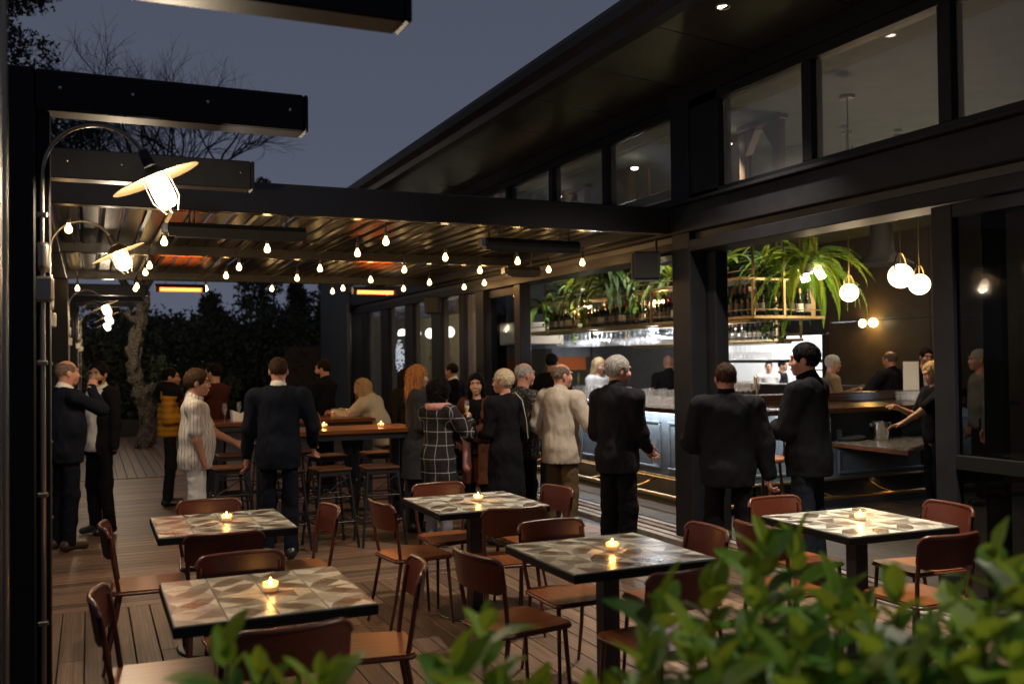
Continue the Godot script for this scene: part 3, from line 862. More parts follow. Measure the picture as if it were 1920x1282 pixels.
func make_gantry() -> void:
	var br: Material = M.brass_dull
	var t := thing("bar_gantry", "brass framed hanging bar gantry with two shelves of bottles and plants", "gantry")
	var f := 0.035
	var segs := [
		[Vector3(6.52, 2.13, -14.2), Vector3(6.96, 2.165, -8.25), "lower_shelf"], [Vector3(6.52, 2.56, -14.2), Vector3(6.96, 2.595, -8.45), "upper_shelf"],
		[Vector3(6.962, 2.131, -8.66), Vector3(7.5, 2.164, -8.252), "return_shelf"], [Vector3(6.962, 2.561, -8.66), Vector3(7.5, 2.594, -8.452), "return_shelf"],
		[Vector3(7.75, 1.905, -13.0), Vector3(8.15, 1.94, -9.35), "far_shelf"],
	]
	for q in segs: obj(q[2], bx(q[0], q[1], 0.004), br, t)
	for z in [-14.18, -12.2, -10.3, -8.27]:
		for x in [6.53, 6.94]:
			obj("upright", bx(Vector3(x - 0.016, 2.166, z - 0.016), Vector3(x + 0.016, 2.559, z + 0.016), 0.003), br, t)
			obj("hanger_rod", bx(Vector3(x - 0.012, 2.596, z - 0.012), Vector3(x + 0.012, 4.17, z + 0.012), 0.003), br, t)
	obj("corner_post", bx(Vector3(7.42, 2.166, -8.48), Vector3(7.50, 4.12, -8.40), 0.004), br, t)
	for x in [7.76, 8.12]:
		for z in [-12.98, -9.37]:
			obj("hanger_rod", bx(Vector3(x - 0.014, 1.942, z - 0.014), Vector3(x + 0.014, 4.05, z + 0.014), 0.003), br, t)
	for h in [2.23, 2.66]:
		obj("guard_rail", tb([Vector3(6.53, h, -14.18), Vector3(6.53, h, -8.27)], 0.007, 6), br, t)
	obj("guard_rail", tb([Vector3(6.53, 2.23, -8.27), Vector3(7.46, 2.23, -8.27)], 0.007, 6), br, t)
	obj("guard_rail", tb([Vector3(7.76, 2.0, -13), Vector3(7.76, 2.0, -9.37), Vector3(8.12, 2.0, -9.37)], 0.007, 6), br, t)
	for x in [6.58, 6.66, 6.74, 6.82, 6.90]:
		obj("glass_rail", bx(Vector3(x - 0.006, 2.105, -14.1), Vector3(x + 0.006, 2.128, -8.4)), br, t)
	for x in [7.84, 7.96, 8.08]:
		obj("glass_rail", bx(Vector3(x - 0.006, 1.88, -12.9), Vector3(x + 0.006, 1.903, -9.5)), br, t)
	# glasses hanging by their feet, three rows
	var k := 0
	for r in 2:
		var z := -13.1
		var hk := 0
		while z < -8.5:
			if not (z > -9.85 and z < -8.95):
				glass("hanging_wine_glass", wine_glass, Vector3(6.62 + r * 0.2, 2.103, z + rng.randf() * 0.012), "wine glass hanging below the near gantry, " + nth(hk + 1) + " from the left in the " + ["front", "rear"][r] + " row", "glasses hanging from the near gantry", true)
				hk += 1
			z += 0.125
	for r in 2:
		for i in 12:
			glass("hanging_wine_glass", wine_glass, Vector3(7.9 + r * 0.12, 1.878, -10.75 + i * 0.095), "wine glass hanging before the kitchen pass, " + nth(i + 1) + " from the left in the " + ["front", "rear"][r] + " row", "glasses hanging from the far gantry", true)
	# bottles
	var bp := [Vector2(0, 0), Vector2(0.034, 0), Vector2(0.0375, 0.006), Vector2(0.0375, 0.175), Vector2(0.034, 0.195), Vector2(0.017, 0.228), Vector2(0.0145, 0.245), Vector2(0.0145, 0.292), Vector2(0, 0.294)]
	var bm := lt(bp, 14)
	var lm := lt([Vector2(0.0379, 0.05), Vector2(0.0379, 0.135)], 14)
	var cm := lt([Vector2(0.0152, 0.247), Vector2(0.0155, 0.296), Vector2(0, 0.298)], 12)
	var cols := [lin(0.006, 0.008, 0.006), lin(0.012, 0.02, 0.008), lin(0.012, 0.008, 0.006), lin(0.2, 0.06, 0.04)]
	var gm := cols.map(func(c): return mat(c, 0.08))
	var labels := [mat(lin(0.5, 0.48, 0.43), 0.7), mat(lin(0.03, 0.03, 0.03), 0.5), mat(lin(0.16, 0.14, 0.12), 0.7)]
	var caps := [M.black, mat(lin(0.25, 0.03, 0.03), 0.5), mat(lin(0.3, 0.24, 0.12), 0.4)]
	var put := func(where: Vector3, c: int, s: float, lb: String, grp: String):
		var o := thing("bottle", lb, "bottle", where, rng.randf() * TAU, grp)
		obj("body", bm, gm[c], o)
		obj("paper_label", lm, labels[rng.randi() % 3], o)
		obj("capsule", cm, caps[rng.randi() % 3], o)
		o.scale = Vector3(s, s, s)
	var z := -13.35
	var bk_ := 0
	while z < -8.4:
		if not (z > -9.8 and z < -9.0):
			for r in 2:
				var c := 3 if z > -12.6 and z < -12.0 else (1 if rng.randf() < 0.25 else (2 if rng.randf() < 0.4 else 0))
				put.call(Vector3(6.62 + r * 0.13, 2.166, z + r * 0.04 + rng.randf_range(-0.01, 0.01)), c, rng.randf_range(0.98, 1.06) if z < -9 else 1.08, "rose wine bottle on the gantry's lower shelf, " + nth(bk_ + 1) + " from the left, " + ["front", "rear"][r] + " row" if c == 3 else "dark wine bottle on the gantry's lower shelf, " + nth(bk_ + 1) + " from the left, " + ["front", "rear"][r] + " row", "rose bottles on the gantry" if c == 3 else "wine bottles on the gantry's lower shelf")
			bk_ += 1
		z += 0.098
	for x in [7.05, 7.17, 7.29, 7.4]:
		put.call(Vector3(x, 2.165, -8.42), 0, 1.05, "dark wine bottle on the gantry's short return shelf, " + nth(int(round((x - 7.05) / 0.117)) + 1) + " from the left", "wine bottles on the return shelf")
	for r in 2:
		for i in 14:
			put.call(Vector3(7.84 + r * 0.13, 1.941, -10.75 + i * 0.094 + r * 0.03), rng.randi() % 3, 0.70, "small dark bottle on the far lower shelf, " + nth(i + 1) + " from the left, " + ["front", "rear"][r] + " row", "small bottles on the far shelf")
	# hanging dome lamps among the shelves
	for q in [[Vector3(6.74, 2.50, -12.45), 0.5], [Vector3(6.74, 2.46, -10.4), 0.6]]:
		var l := thing("dome_lamp", "small bright dome lamp under the upper gantry shelf, " + ("left of the big fern" if q[0].z < -12 else "beside the column"), "pendant lamp", q[0], 0, "dome lamps in the gantry")
		obj("shade", lt([Vector2(0.0, 0.085), Vector2(0.03, 0.08), Vector2(0.09, 0.045), Vector2(0.115, 0.0), Vector2(0.112, 0.0), Vector2(0.085, 0.04), Vector2(0, 0.075)], 20), M.brass_dull, l)
		obj("lamp_glass", lt([Vector2(0.0, -0.035), Vector2(0.06, -0.028), Vector2(0.1, -0.004), Vector2(0.1, 0.01), Vector2(0, 0.02)], 18), glow(Color(1, 0.9, 0.75), 8.0), l)
		omni(q[0] + Vector3(0, -0.06, 0), Color(1.0, 0.86, 0.68), q[1] * 3.2, 0.06, "dome_lamp_light")
	for zz in [-12.2, -10.65, -9.4]:
		var l := thing("under_shelf_light", "round white light set under the lower gantry shelf at " + ("its left end" if zz < -12 else ("the column" if zz < -10 else "its right end")), "downlight", Vector3(6.78, 2.10, zz), 0, "lights under the gantry")
		obj("lamp_lens", lt([Vector2(0, -0.02), Vector2(0.05, -0.016), Vector2(0.055, 0.0), Vector2(0, 0.003)], 16), glow(Color(0.95, 0.97, 1.0), 5.0), l)
		omni(Vector3(6.78, 2.06, zz), Color(0.93, 0.96, 1.0), 0.8, 0.05, "under_shelf_light_lamp")
	# glasses crowded on the bar top
	k = 0
	for q in [[-12.0, -10.62, 6.14], [-10.3, -8.72, 6.10]]:
		var zz: float = q[0]
		while zz < q[1]:
			for r in 4:
				glass("tray_glass", tumbler if (r + k) % 3 else wine_glass, Vector3(q[2] + r * 0.115 + rng.randf() * 0.006, 1.141, zz + rng.randf() * 0.006), "clear glass in the " + ("left" if q[0] < -11 else "right") + " crowd on the bar, " + nth(int(round((zz - q[0]) / 0.1)) + 1) + " along the " + nth(r + 1) + " row", "glasses crowded on the bar top", false)
			zz += 0.1
			k += 1
	for r in 5:
		for i in 4:
			glass("tumbler", tumbler, Vector3(9.55 + r * 0.09, 1.141, -9.2 + i * 0.085), "clear tumbler at the bar's right end, " + nth(r + 1) + " from left, " + nth(4 - i) + " row", "tumblers on the right of the bar")
	for h in 2:
		for r in 4:
			for i in 3:
				glass("stacked_glass", tumbler if h == 0 else wine_glass, Vector3(6.32 + r * 0.08, 1.141 + h * 0.115, -8.44 + i * 0.08), ("lower" if h == 0 else "upper") + " glass stacked at the bar corner, " + nth(r + 1) + " from left, " + nth(3 - i) + " row", "glasses stacked at the bar corner")
	# two bottles, bucket, cloth, menu
	for q in [[Vector3(10.1, 1.141, -9.1), 1, "green wine bottle with white label beside the tumblers on the bar"], [Vector3(10.22, 1.141, -9.0), 0, "black wine bottle right of the green one on the bar"]]:
		put.call(q[0], q[1], 1.0, q[2], "pair of bottles on the bar")
	var bk := thing("ice_bucket", "shiny steel ice bucket with ball handles on the marble service shelf", "bucket", Vector3(8.25, 0.754, -8.22))
	obj("bowl", lt([Vector2(0, 0), Vector2(0.075, 0), Vector2(0.08, 0.006), Vector2(0.108, 0.20), Vector2(0.114, 0.204), Vector2(0.114, 0.212), Vector2(0.104, 0.21), Vector2(0.076, 0.012), Vector2(0, 0.012)], 28), M.chrome, bk)
	for s in [-1, 1]:
		var g := Geo.new()
		g.tube([Vector3(s * 0.105, 0.175, 0), Vector3(s * 0.135, 0.18, 0)], 0.007, 8)
		g.ball(Vector3(s * 0.145, 0.18, 0), Vector3.ONE * 0.02, 12, 8)
		obj("handle", g.mesh(), M.chrome, bk)
	var cg := Geo.new()
	cg.ball(Vector3(0, 0.02, 0), Vector3(0.19, 0.035, 0.1), 16, 8)
	cg.ball(Vector3(0.08, 0.03, 0.02), Vector3(0.11, 0.03, 0.08), 14, 8)
	var cl := tag(obj("folded_cloth", cg.mesh(), mat(lin(0.012, 0.012, 0.014), 0.95)), "crumpled black cloth left of the ice bucket", "cloth") as MeshInstance3D
	cl.position = Vector3(7.93, 0.755, -8.35)
	glass("tall_glass", tumbler, Vector3(7.95, 0.755, -8.55), "empty glass standing behind the black cloth", "")
	var mn := tag(obj("menu_card", bx(Vector3(-0.1, 0, -0.004), Vector3(0.1, 0.38, 0.004)), mat(lin(0.7, 0.66, 0.6), 0.7)), "tall blank white menu card standing on the bar", "menu") as MeshInstance3D
	mn.position = Vector3(10.02, 1.251, -9.43)
	mn.rotation.y = -0.55

func pendant(where: Vector3, r: float, label: String, e: float) -> void:
	var t := thing("globe_pendant", label, "pendant lamp", where, 0.3, "white globe pendants in the bar")
	var g := Geo.new()
	g.ball(Vector3.ZERO, Vector3.ONE * r, 28, 18)
	obj("reflection_glow", g.mesh(), M.globe, t)
	var pts := []
	for i in 17:
		var a := PI * i / 16
		pts.append(Vector3(cos(a) * r * 1.13, sin(a) * r * 1.9, 0))
	obj("hoop", tb(pts, 0.0085, 8), M.brass, t)
	var top := 4.25 - (where.x - 5.4) * 0.087 - where.y
	obj("rod", tb([Vector3(0, r, 0), Vector3(0, top, 0)], 0.008, 8), M.brass, t)
	obj("ceiling_rose", lt([Vector2(0, top - 0.03), Vector2(0.05, top - 0.025), Vector2(0.05, top), Vector2(0, top)], 14), M.brass, t)
	omni(where + Vector3(0, 0, 0), Color(1.0, 0.88, 0.72), e, r, "globe_pendant_light")

func make_bar_room() -> void:
	pendant(Vector3(7.81, 2.55, -7.46), 0.128, "largest white globe pendant with brass hoop near the door frame", 0.9)
	pendant(Vector3(8.00, 2.46, -7.39), 0.109, "lower globe pendant just right of the largest one", 0.8)
	pendant(Vector3(7.31, 2.38, -7.68), 0.096, "smallest globe pendant right of the big fern", 0.7)
	var sp := thing("cylinder_spot", "short black cylinder spotlight hanging from the ceiling", "spotlight", Vector3(7.75, 3.15, -8.05))
	obj("can", lt([Vector2(0, 0), Vector2(0.055, 0.0), Vector2(0.06, 0.01), Vector2(0.06, 0.17), Vector2(0, 0.172)], 18), M.black, sp)
	obj("cord", tb([Vector3(0, 0.17, 0), Vector3(0, 0.9, 0)], 0.005, 6), M.black, sp)
	var cn := thing("cone_shade", "wide dark cone lamp shade hanging behind the globes", "lamp shade", Vector3(8.5, 2.78, -8.4))
	obj("shade", lt([Vector2(0.03, 0.5), Vector2(0.12, 0.48), Vector2(0.14, 0.15), Vector2(0.36, 0.0), Vector2(0.352, 0.0), Vector2(0.13, 0.14), Vector2(0.11, 0.46)], 26), mat(lin(0.022, 0.023, 0.025), 0.6), cn)
	obj("cord", tb([Vector3(0, 0.48, 0), Vector3(0, 1.25, 0)], 0.006, 6), M.black, cn)
	var sc := thing("wall_sconce", "brass ring wall sconce with a glowing globe and its modelled reflection on the brown panels", "wall lamp", Vector3(11.95, 2.26, -12.05))
	var g := Geo.new()
	g.ball(Vector3(-0.10, 0, 0.13), Vector3.ONE * 0.075, 20, 12)
	obj("reflection_glow", g.mesh(), glow(Color(1, 0.88, 0.62), 9.0), sc)
	g = Geo.new()
	g.ball(Vector3(-0.05, 0.0, -0.16), Vector3(0.05, 0.07, 0.07), 20, 12)  # flattened glowing ball models the globe reflected on the wall
	obj("reflection_glow", g.mesh(), glow(Color(1, 0.88, 0.62), 9.0), sc)
	obj("ring", lt([Vector2(0.082, 0.0), Vector2(0.09, 0.006), Vector2(0.082, 0.012)], 20), M.brass, sc)
	(sc.get_node("ring") as Node3D).rotation.z = PI / 2
	(sc.get_node("ring") as Node3D).position = Vector3(-0.06, 0, 0.0)
	omni(Vector3(11.8, 2.26, -12.0), Color(1.0, 0.75, 0.36), 0.55, 0.06, "wall_sconce_light")
	# kitchen light and shelves
	var kl := thing("kitchen_panel_light", "bright white ceiling panel light in the kitchen", "ceiling light", Vector3(13.0, 2.98, -15.3))
	obj("lamp_diffuser", bx(Vector3(-0.6, -0.02, -2.2), Vector3(0.6, 0.0, 2.2)), glow(Color(1, 1, 1), 5.0), kl)
	area(Vector3(13.0, 2.94, -15.3), Vector3.DOWN, Vector3.RIGHT, Vector2(4.4, 1.2), Color(1.0, 0.98, 0.95), 14.0, "kitchen_panel_light_lamp")
	var ks := thing("kitchen_shelf", "steel kitchen shelf behind the serving pass", "shelf", Vector3(13.7, 0, -14.4))
	obj("board", bx(Vector3(-0.2, 1.42, -1.0), Vector3(0.25, 1.45, 1.0)), M.chrome, ks)
	obj("cupboard", bx(Vector3(-0.2, 0.0, -1.0), Vector3(0.25, 1.1, 1.0), 0.01), M.chrome, ks)
	# room lights: spots over the bar; the last added to brighten the end wall
	for q in [[Vector3(6.3, 4.05, -12.4), 17.0], [Vector3(6.25, 4.05, -10.2), 17.0], [Vector3(6.4, 4.0, -8.5), 9.0], [Vector3(9.0, 3.8, -8.6), 3.0], [Vector3(10.2, 3.7, -10.2), 3.4], [Vector3(8.6, 3.85, -15.6), 9.0]]:
		var dl := thing("room_downlight", "small white ceiling spot above " + ["the left of the bar", "the middle of the bar", "the bar corner", "the service shelf", "the two laughing men", "the white bulkhead, added to brighten the end wall"][taken.get("room_downlight", -1) + 1], "downlight", q[0] + Vector3(0, 0.03, 0))
		obj("lamp_lens", lt([Vector2(0, 0.0), Vector2(0.035, 0.0), Vector2(0.045, 0.02), Vector2(0, 0.03)], 14), glow(Color(1, 0.95, 0.88), 12.0), dl)
		spot(q[0], Vector3(0, -1, 0), Color(1.0, 0.93, 0.84), q[1], 42.0, 0.04, "room_downlight_light")
	# dining room globes on stands, dotted screen, exit sign
	var gl := [[Vector3(6.4, 2.33, -20.4), "first from the left"], [Vector3(6.4, 2.30, -19.4), "second from the left"], [Vector3(6.4, 2.28, -18.5), "third from the left"], [Vector3(6.4, 2.27, -17.35), "rightmost"]]
	for q in gl:
		var l := thing("reflection_glow", "white globe lamp on a thin dark stem in the dining room, " + q[1], "floor lamp", q[0], 0, "globe lamps in the dining room")
		g = Geo.new()
		g.ball(Vector3.ZERO, Vector3(0.1, 0.105, 0.1), 20, 14)
		obj("lamp_globe", g.mesh(), glow(Color(1, 0.97, 0.9), 3.5), l)
		obj("stem", tb([Vector3(0, -2.27, 0), Vector3(0, -0.1, 0)], 0.008, 8), M.black, l)
		obj("collar", lt([Vector2(0, -0.55), Vector2(0.03, -0.53), Vector2(0.03, -0.47), Vector2(0, -0.45)], 10), M.black, l)
		obj("base", lt([Vector2(0, -2.27), Vector2(0.14, -2.27), Vector2(0.14, -2.255), Vector2(0, -2.25)], 18), M.black, l)
		omni(q[0], Color(1.0, 0.95, 0.82), 0.22, 0.1, "globe_lamp_light")
	for i in 9:
		tag(obj("curtain_drop", curtain(7.1, -17.3 - i * 0.62, 0.6), M.curtain), "olive pleated curtain drop behind the dining room globes, " + nth(9 - i) + " from the left", "curtain", "olive curtains in the dining room")
	var ds := thing("dotted_light_screen", "dark screen of small square white lights in the dining room", "light screen", Vector3(6.0, 1.45, -19.4))
	var dg := Geo.new()
	for i in 8:
		for j in 17:
			var u := (i - 3.5) / 3.5
			var v := (j - 8.0) / 8.0
			if absf(u - 0.25) * 0.75 + absf(v) * 0.8 < 0.95 and rng.randf() < 0.85:
				dg.box(Vector3(-0.006, 0.02 + j * 0.042, -0.45 + i * 0.11), Vector3(0.006, 0.042 + j * 0.042, -0.45 + i * 0.11 + 0.055))
	tag(obj("light_dots", dg.mesh(), glow(Color(0.9, 0.95, 1.0), 1.6), ds), "", "", "", "stuff")
	obj("backing_panel", bx(Vector3(0.012, -0.4, -0.5), Vector3(0.03, 0.8, 0.5)), M.black, ds)
	var ex := thing("exit_sign", "small green and white lit exit sign over the dining room door", "exit sign", Vector3(5.6, 2.6, -15.6))
	obj("sign_face", bx(Vector3(-0.01, 0.03, -0.3), Vector3(0.012, 0.13, 0.3)), glow(Color(0.1, 0.8, 0.65), 0.7), ex)
	obj("sign_edge_glow", bx(Vector3(-0.012, 0.0, -0.3), Vector3(0.012, 0.028, 0.3)), glow(Color(0.75, 0.95, 1.0), 1.6), ex)
	var hd := thing("green_reflection_glow", "half hidden round pale green disc behind the black glass panel, added as a reflection", "light", Vector3(5.5, 2.27, -13.32))  # glowing disc added in place of a green reflection in the glass
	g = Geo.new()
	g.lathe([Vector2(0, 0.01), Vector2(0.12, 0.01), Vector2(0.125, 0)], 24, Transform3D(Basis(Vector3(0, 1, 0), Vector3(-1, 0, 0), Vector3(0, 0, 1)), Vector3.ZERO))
	obj("reflection_glow_disc", g.mesh(), glow(Color(0.35, 0.85, 0.72), 0.6), hd)
	# timber brackets high up, seen through the clerestory
	for z in [-8.05, -11.0, -12.2, -13.6]:
		var tf := thing("timber_portal", "brown timber portal frame under the ceiling, " + ({-8.05: "behind the clerestory right of the column", -11.0: "behind the clerestory left of the column", -12.2: "second behind the left clerestory", -13.6: "farthest behind the left clerestory"}[z]), "timber frame", Vector3(6.5, 3.2, z), 0, "timber portals under the ceiling")
		for s in [-1, 1]:
			obj("leg", bx(Vector3(-0.05, 0, s * 0.27 - 0.05), Vector3(0.05, 0.95, s * 0.27 + 0.05), 0.005), M.brass_wood, tf)
			var gg := Geo.new()
			gg.prism(PackedVector2Array([Vector2(s * 0.22, 0.95), Vector2(s * 0.22, 0.68), Vector2(s * 0.05, 0.92)]), -0.045, 0.045, Transform3D(Basis(Vector3(0, 0, 1), Vector3(1, 0, 0), Vector3(0, 1, 0)), Vector3.ZERO))
			obj("gusset", gg.mesh(), M.brass_wood, tf)
		obj("head", bx(Vector3(-0.052, 0.952, -0.36), Vector3(0.052, 1.03, 0.36), 0.005), M.brass_wood, tf)
	for q in [[6.1, 3.55], [6.95, 3.62]]:
		tag(obj("light_trough", bx(Vector3(q[0], q[1], -16.5), Vector3(q[0] + 0.14, q[1] + 0.1, -8.2), 0.005), M.steel), "long dark ceiling trough behind the clerestory, " + ("outer one" if q[0] < 6.5 else "inner one"), "ceiling trough", "ceiling troughs")
	for q in [[Vector3(6.3, 0, -6.6), 4.05], [Vector3(6.6, 0, -7.9), 4.0], [Vector3(6.3, 0, -4.2), 3.95], [Vector3(6.7, 0, -9.6), 4.05]]:
		var hp := thing("ceiling_sensor", "small black disc on a thin rod under the ceiling, " + ["right of the timber portal", "before the timber portal", "near the right clerestory pane", "left of the column"][taken.get("ceiling_sensor", -1) + 1], "ceiling fitting", q[0], 0, "discs on rods under the ceiling")
		obj("disc", lt([Vector2(0, q[1]), Vector2(0.07, q[1]), Vector2(0.07, q[1] + 0.03), Vector2(0, q[1] + 0.03)], 16), M.black, hp)
		obj("rod", tb([Vector3(0, 3.1, 0), Vector3(0, q[1], 0)], 0.007, 6), M.black, hp)
	# speaker on the column
	var spk := thing("wall_speaker", "black wedge speaker hung below the beam at the column", "speaker", Vector3(5.02, 2.62, -8.0), -0.5)
	obj("cabinet", bx(Vector3(-0.13, -0.14, -0.12), Vector3(0.13, 0.14, 0.12), 0.02), M.rubber, spk)
	obj("grille", bx(Vector3(-0.145, -0.12, -0.10), Vector3(-0.132, 0.12, 0.10), 0.006), mat(lin(0.03, 0.027, 0.025), 0.9), spk)
	obj("bracket", tb([Vector3(0.1, 0.14, 0), Vector3(0.1, 0.27, 0)], 0.012, 8), M.black, spk)
	var sp2 := thing("wall_speaker", "farther black speaker beside the dining room windows", "speaker", Vector3(5.0, 2.6, -14.3), -0.5)
	obj("cabinet", bx(Vector3(-0.12, -0.14, -0.12), Vector3(0.12, 0.14, 0.12), 0.02), M.rubber, sp2)
	# bentwood bar stool
	var st := thing("bentwood_stool", "bentwood bar stool with hooped back and padded seat before the bar", "bar stool", Vector3(6.0, 0, -7.45), 1.9)
	obj("seat", lt([Vector2(0, 0.70), Vector2(0.17, 0.70), Vector2(0.19, 0.72), Vector2(0.185, 0.75), Vector2(0.12, 0.765), Vector2(0, 0.77)], 24), mat(lin(0.35, 0.14, 0.08), 0.4), st)
	var hoop := []
	for i in 15:
		var a := PI * i / 14
		hoop.append(Vector3(cos(a) * 0.18, 0.72 + sin(a) * 0.38, 0.16 + sin(a) * 0.08))
	obj("back_hoop", tb(hoop, 0.014, 8), M.stool_wood, st)
	var hoop2 := []
	for i in 11:
		var a := PI * i / 10
		hoop2.append(Vector3(cos(a) * 0.09, 0.74 + sin(a) * 0.30, 0.17 + sin(a) * 0.07))
	obj("back_hoop", tb(hoop2, 0.011, 8), M.stool_wood, st)
	for i in 4:
		var a := PI / 4 + PI / 2 * i
		obj("leg", tb([Vector3(cos(a) * 0.13, 0.70, sin(a) * 0.13), Vector3(cos(a) * 0.16, 0.35, sin(a) * 0.16), Vector3(cos(a) * 0.23, 0, sin(a) * 0.23)], 0.015, 8), M.stool_wood, st)
	var ring := []
	for i in 25: ring.append(Vector3(cos(TAU * i / 24) * 0.175, 0.28, sin(TAU * i / 24) * 0.175))
	obj("foot_ring", tb(ring, 0.011, 6), M.stool_wood, st)

# ---------------------------------------------------------------- furniture
func poly_fill(im: Image, pl: Array, c: Color, f: FastNoiseLite) -> void:
	var n := im.get_width()
	var pk := PackedVector2Array()
	var lo := Vector2(1, 1)
	var hi := Vector2.ZERO
	for q in pl:
		pk.append(q * n)
		lo = lo.min(q)
		hi = hi.max(q)
	for y in range(int(lo.y * n), mini(n, int(hi.y * n) + 1)):
		for x in range(int(lo.x * n), mini(n, int(hi.x * n) + 1)):
			if Geometry2D.is_point_in_polygon(Vector2(x + 0.5, y + 0.5), pk):
				var v := 1.0 + f.get_noise_2d(x, y) * 0.16
				im.set_pixel(x, y, Color(c.r * v, c.g * v, c.b * v))

func tile_material(k: int) -> StandardMaterial3D:
	var f := FastNoiseLite.new()
	f.seed = 5 + k
	f.frequency = 0.025
	f.fractal_octaves = 4
	var cream := lin(0.56, 0.54, 0.46)
	var pale := lin(0.34, 0.335, 0.295)
	var grey := lin(0.115, 0.117, 0.105)
	var sage := lin(0.21, 0.22, 0.185)
	var brown := lin(0.085, 0.053, 0.038)
	var tan := lin(0.19, 0.13, 0.10)
	var im := Image.create(256, 256, false, Image.FORMAT_RGB8)
	im.fill(pale)
	var P := func(a): return a
	var v := Vector2(0, 0)
	if k == 0:
		for q in [[[Vector2(0.12, 0.48), Vector2(0.46, 0.18), Vector2(0.80, 0.5), Vector2(0.42, 0.84)], brown], [[Vector2(0, 0), Vector2(0.46, 0.18), Vector2(0.12, 0.48), Vector2(0, 0.62)], cream], [[Vector2(0.46, 0.18), Vector2(1, 0), Vector2(0.80, 0.5)], sage], [[Vector2(0, 1), Vector2(0.42, 0.84), Vector2(0.12, 0.48), Vector2(0, 0.62)], grey], [[Vector2(0.8, 0.5), Vector2(1, 0), Vector2(1, 0.6)], cream], [[Vector2(0.42, 0.84), Vector2(0.8, 0.5), Vector2(1, 0.6), Vector2(1, 1), Vector2(0.72, 1)], pale], [[Vector2(0, 1), Vector2(0.42, 0.84), Vector2(0.72, 1)], cream], [[Vector2(0, 0), Vector2(1, 0), Vector2(0.46, 0.18)], grey]]:
			poly_fill(im, q[0], q[1], f)
	else:
		for q in [[[Vector2(0, 0), Vector2(0.6, 0.0), Vector2(0.3, 0.35), Vector2(0, 0.5)], sage], [[Vector2(0.6, 0), Vector2(1, 0), Vector2(1, 0.35), Vector2(0.3, 0.35)], cream], [[Vector2(0, 0.5), Vector2(0.3, 0.35), Vector2(0.55, 0.62), Vector2(0.2, 1), Vector2(0, 1)], cream], [[Vector2(0.3, 0.35), Vector2(1, 0.35), Vector2(0.55, 0.62)], grey], [[Vector2(0.55, 0.62), Vector2(1, 0.35), Vector2(1, 0.72), Vector2(0.78, 0.95)], tan], [[Vector2(0.2, 1), Vector2(0.55, 0.62), Vector2(0.78, 0.95), Vector2(0.8, 1)], pale], [[Vector2(0.8, 1), Vector2(0.78, 0.95), Vector2(1, 0.72), Vector2(1, 1)], sage]]:
			poly_fill(im, q[0], q[1], f)
	var m := mat(Color.WHITE, 0.26, 0.0, 0.35)
	m.albedo_texture = ImageTexture.create_from_image(im)
	return m

func tea_light(where: Vector3, label: String, e := 0.035) -> void:
	var t := thing("tea_light", label, "candle", where, 0, "tea lights on the tables")
	obj("holder", lt([Vector2(0, 0), Vector2(0.029, 0), Vector2(0.033, 0.004), Vector2(0.035, 0.042), Vector2(0.033, 0.042), Vector2(0.030, 0.006), Vector2(0, 0.005)], 18), pane(0.12, Color(1, 0.95, 0.85)), t)
	var wax := mat(lin(0.8, 0.7, 0.5), 0.5)
	wax.emission_enabled = true
	wax.emission = Color(1.0, 0.62, 0.25)
	wax.emission_energy_multiplier = 0.4
	obj("wax_glow", lt([Vector2(0, 0.006), Vector2(0.028, 0.006), Vector2(0.029, 0.024), Vector2(0, 0.022)], 16), wax, t)
	obj("flame", lt([Vector2(0, 0.026), Vector2(0.006, 0.032), Vector2(0.0075, 0.04), Vector2(0.004, 0.054), Vector2(0, 0.064)], 10), M.flame, t)
	omni(where + Vector3(0, 0.046, 0), Color(1.0, 0.68, 0.34), e, 0.01, "tea_light_light")

func make_table(where: Vector3, label: String, clabel: String, turn := 0.0) -> void:
	var t := thing("mosaic_table", label, "table", where, turn, "square mosaic tables")
	obj("frame", bx(Vector3(-0.39, 0.705, -0.39), Vector3(0.39, 0.746, 0.39), 0.004), M.table_edge, t)
	obj("pedestal", bx(Vector3(-0.045, 0.02, -0.045), Vector3(0.045, 0.70, 0.045), 0.005), M.steel, t)
	obj("base_plate", lt([Vector2(0, 0), Vector2(0.26, 0), Vector2(0.265, 0.008), Vector2(0.25, 0.016), Vector2(0.05, 0.026), Vector2(0, 0.026)], 32), M.steel, t)
	obj("top_bracket", bx(Vector3(-0.16, 0.68, -0.16), Vector3(0.16, 0.704, 0.16)), M.steel, t)
	var grout := bx(Vector3(-0.386, 0.7462, -0.386), Vector3(0.386, 0.7478, 0.386))
	obj("grout_bed", grout, M.grout, t)
	for i in 4:
		for j in 4:
			var k := i * 4 + j
			piece("tile", k, M.tile_mesh, M.tiles[[0, 2, 3, 0, 3, 1, 4, 5][rng.randi() % 8]], t, Vector3(-0.2895 + i * 0.193, 0.747, -0.2895 + j * 0.193), Vector3(0, PI / 2 * (rng.randi() % 4), 0))
	tea_light(where + Vector3(0.03, 0.751, 0.0), clabel)

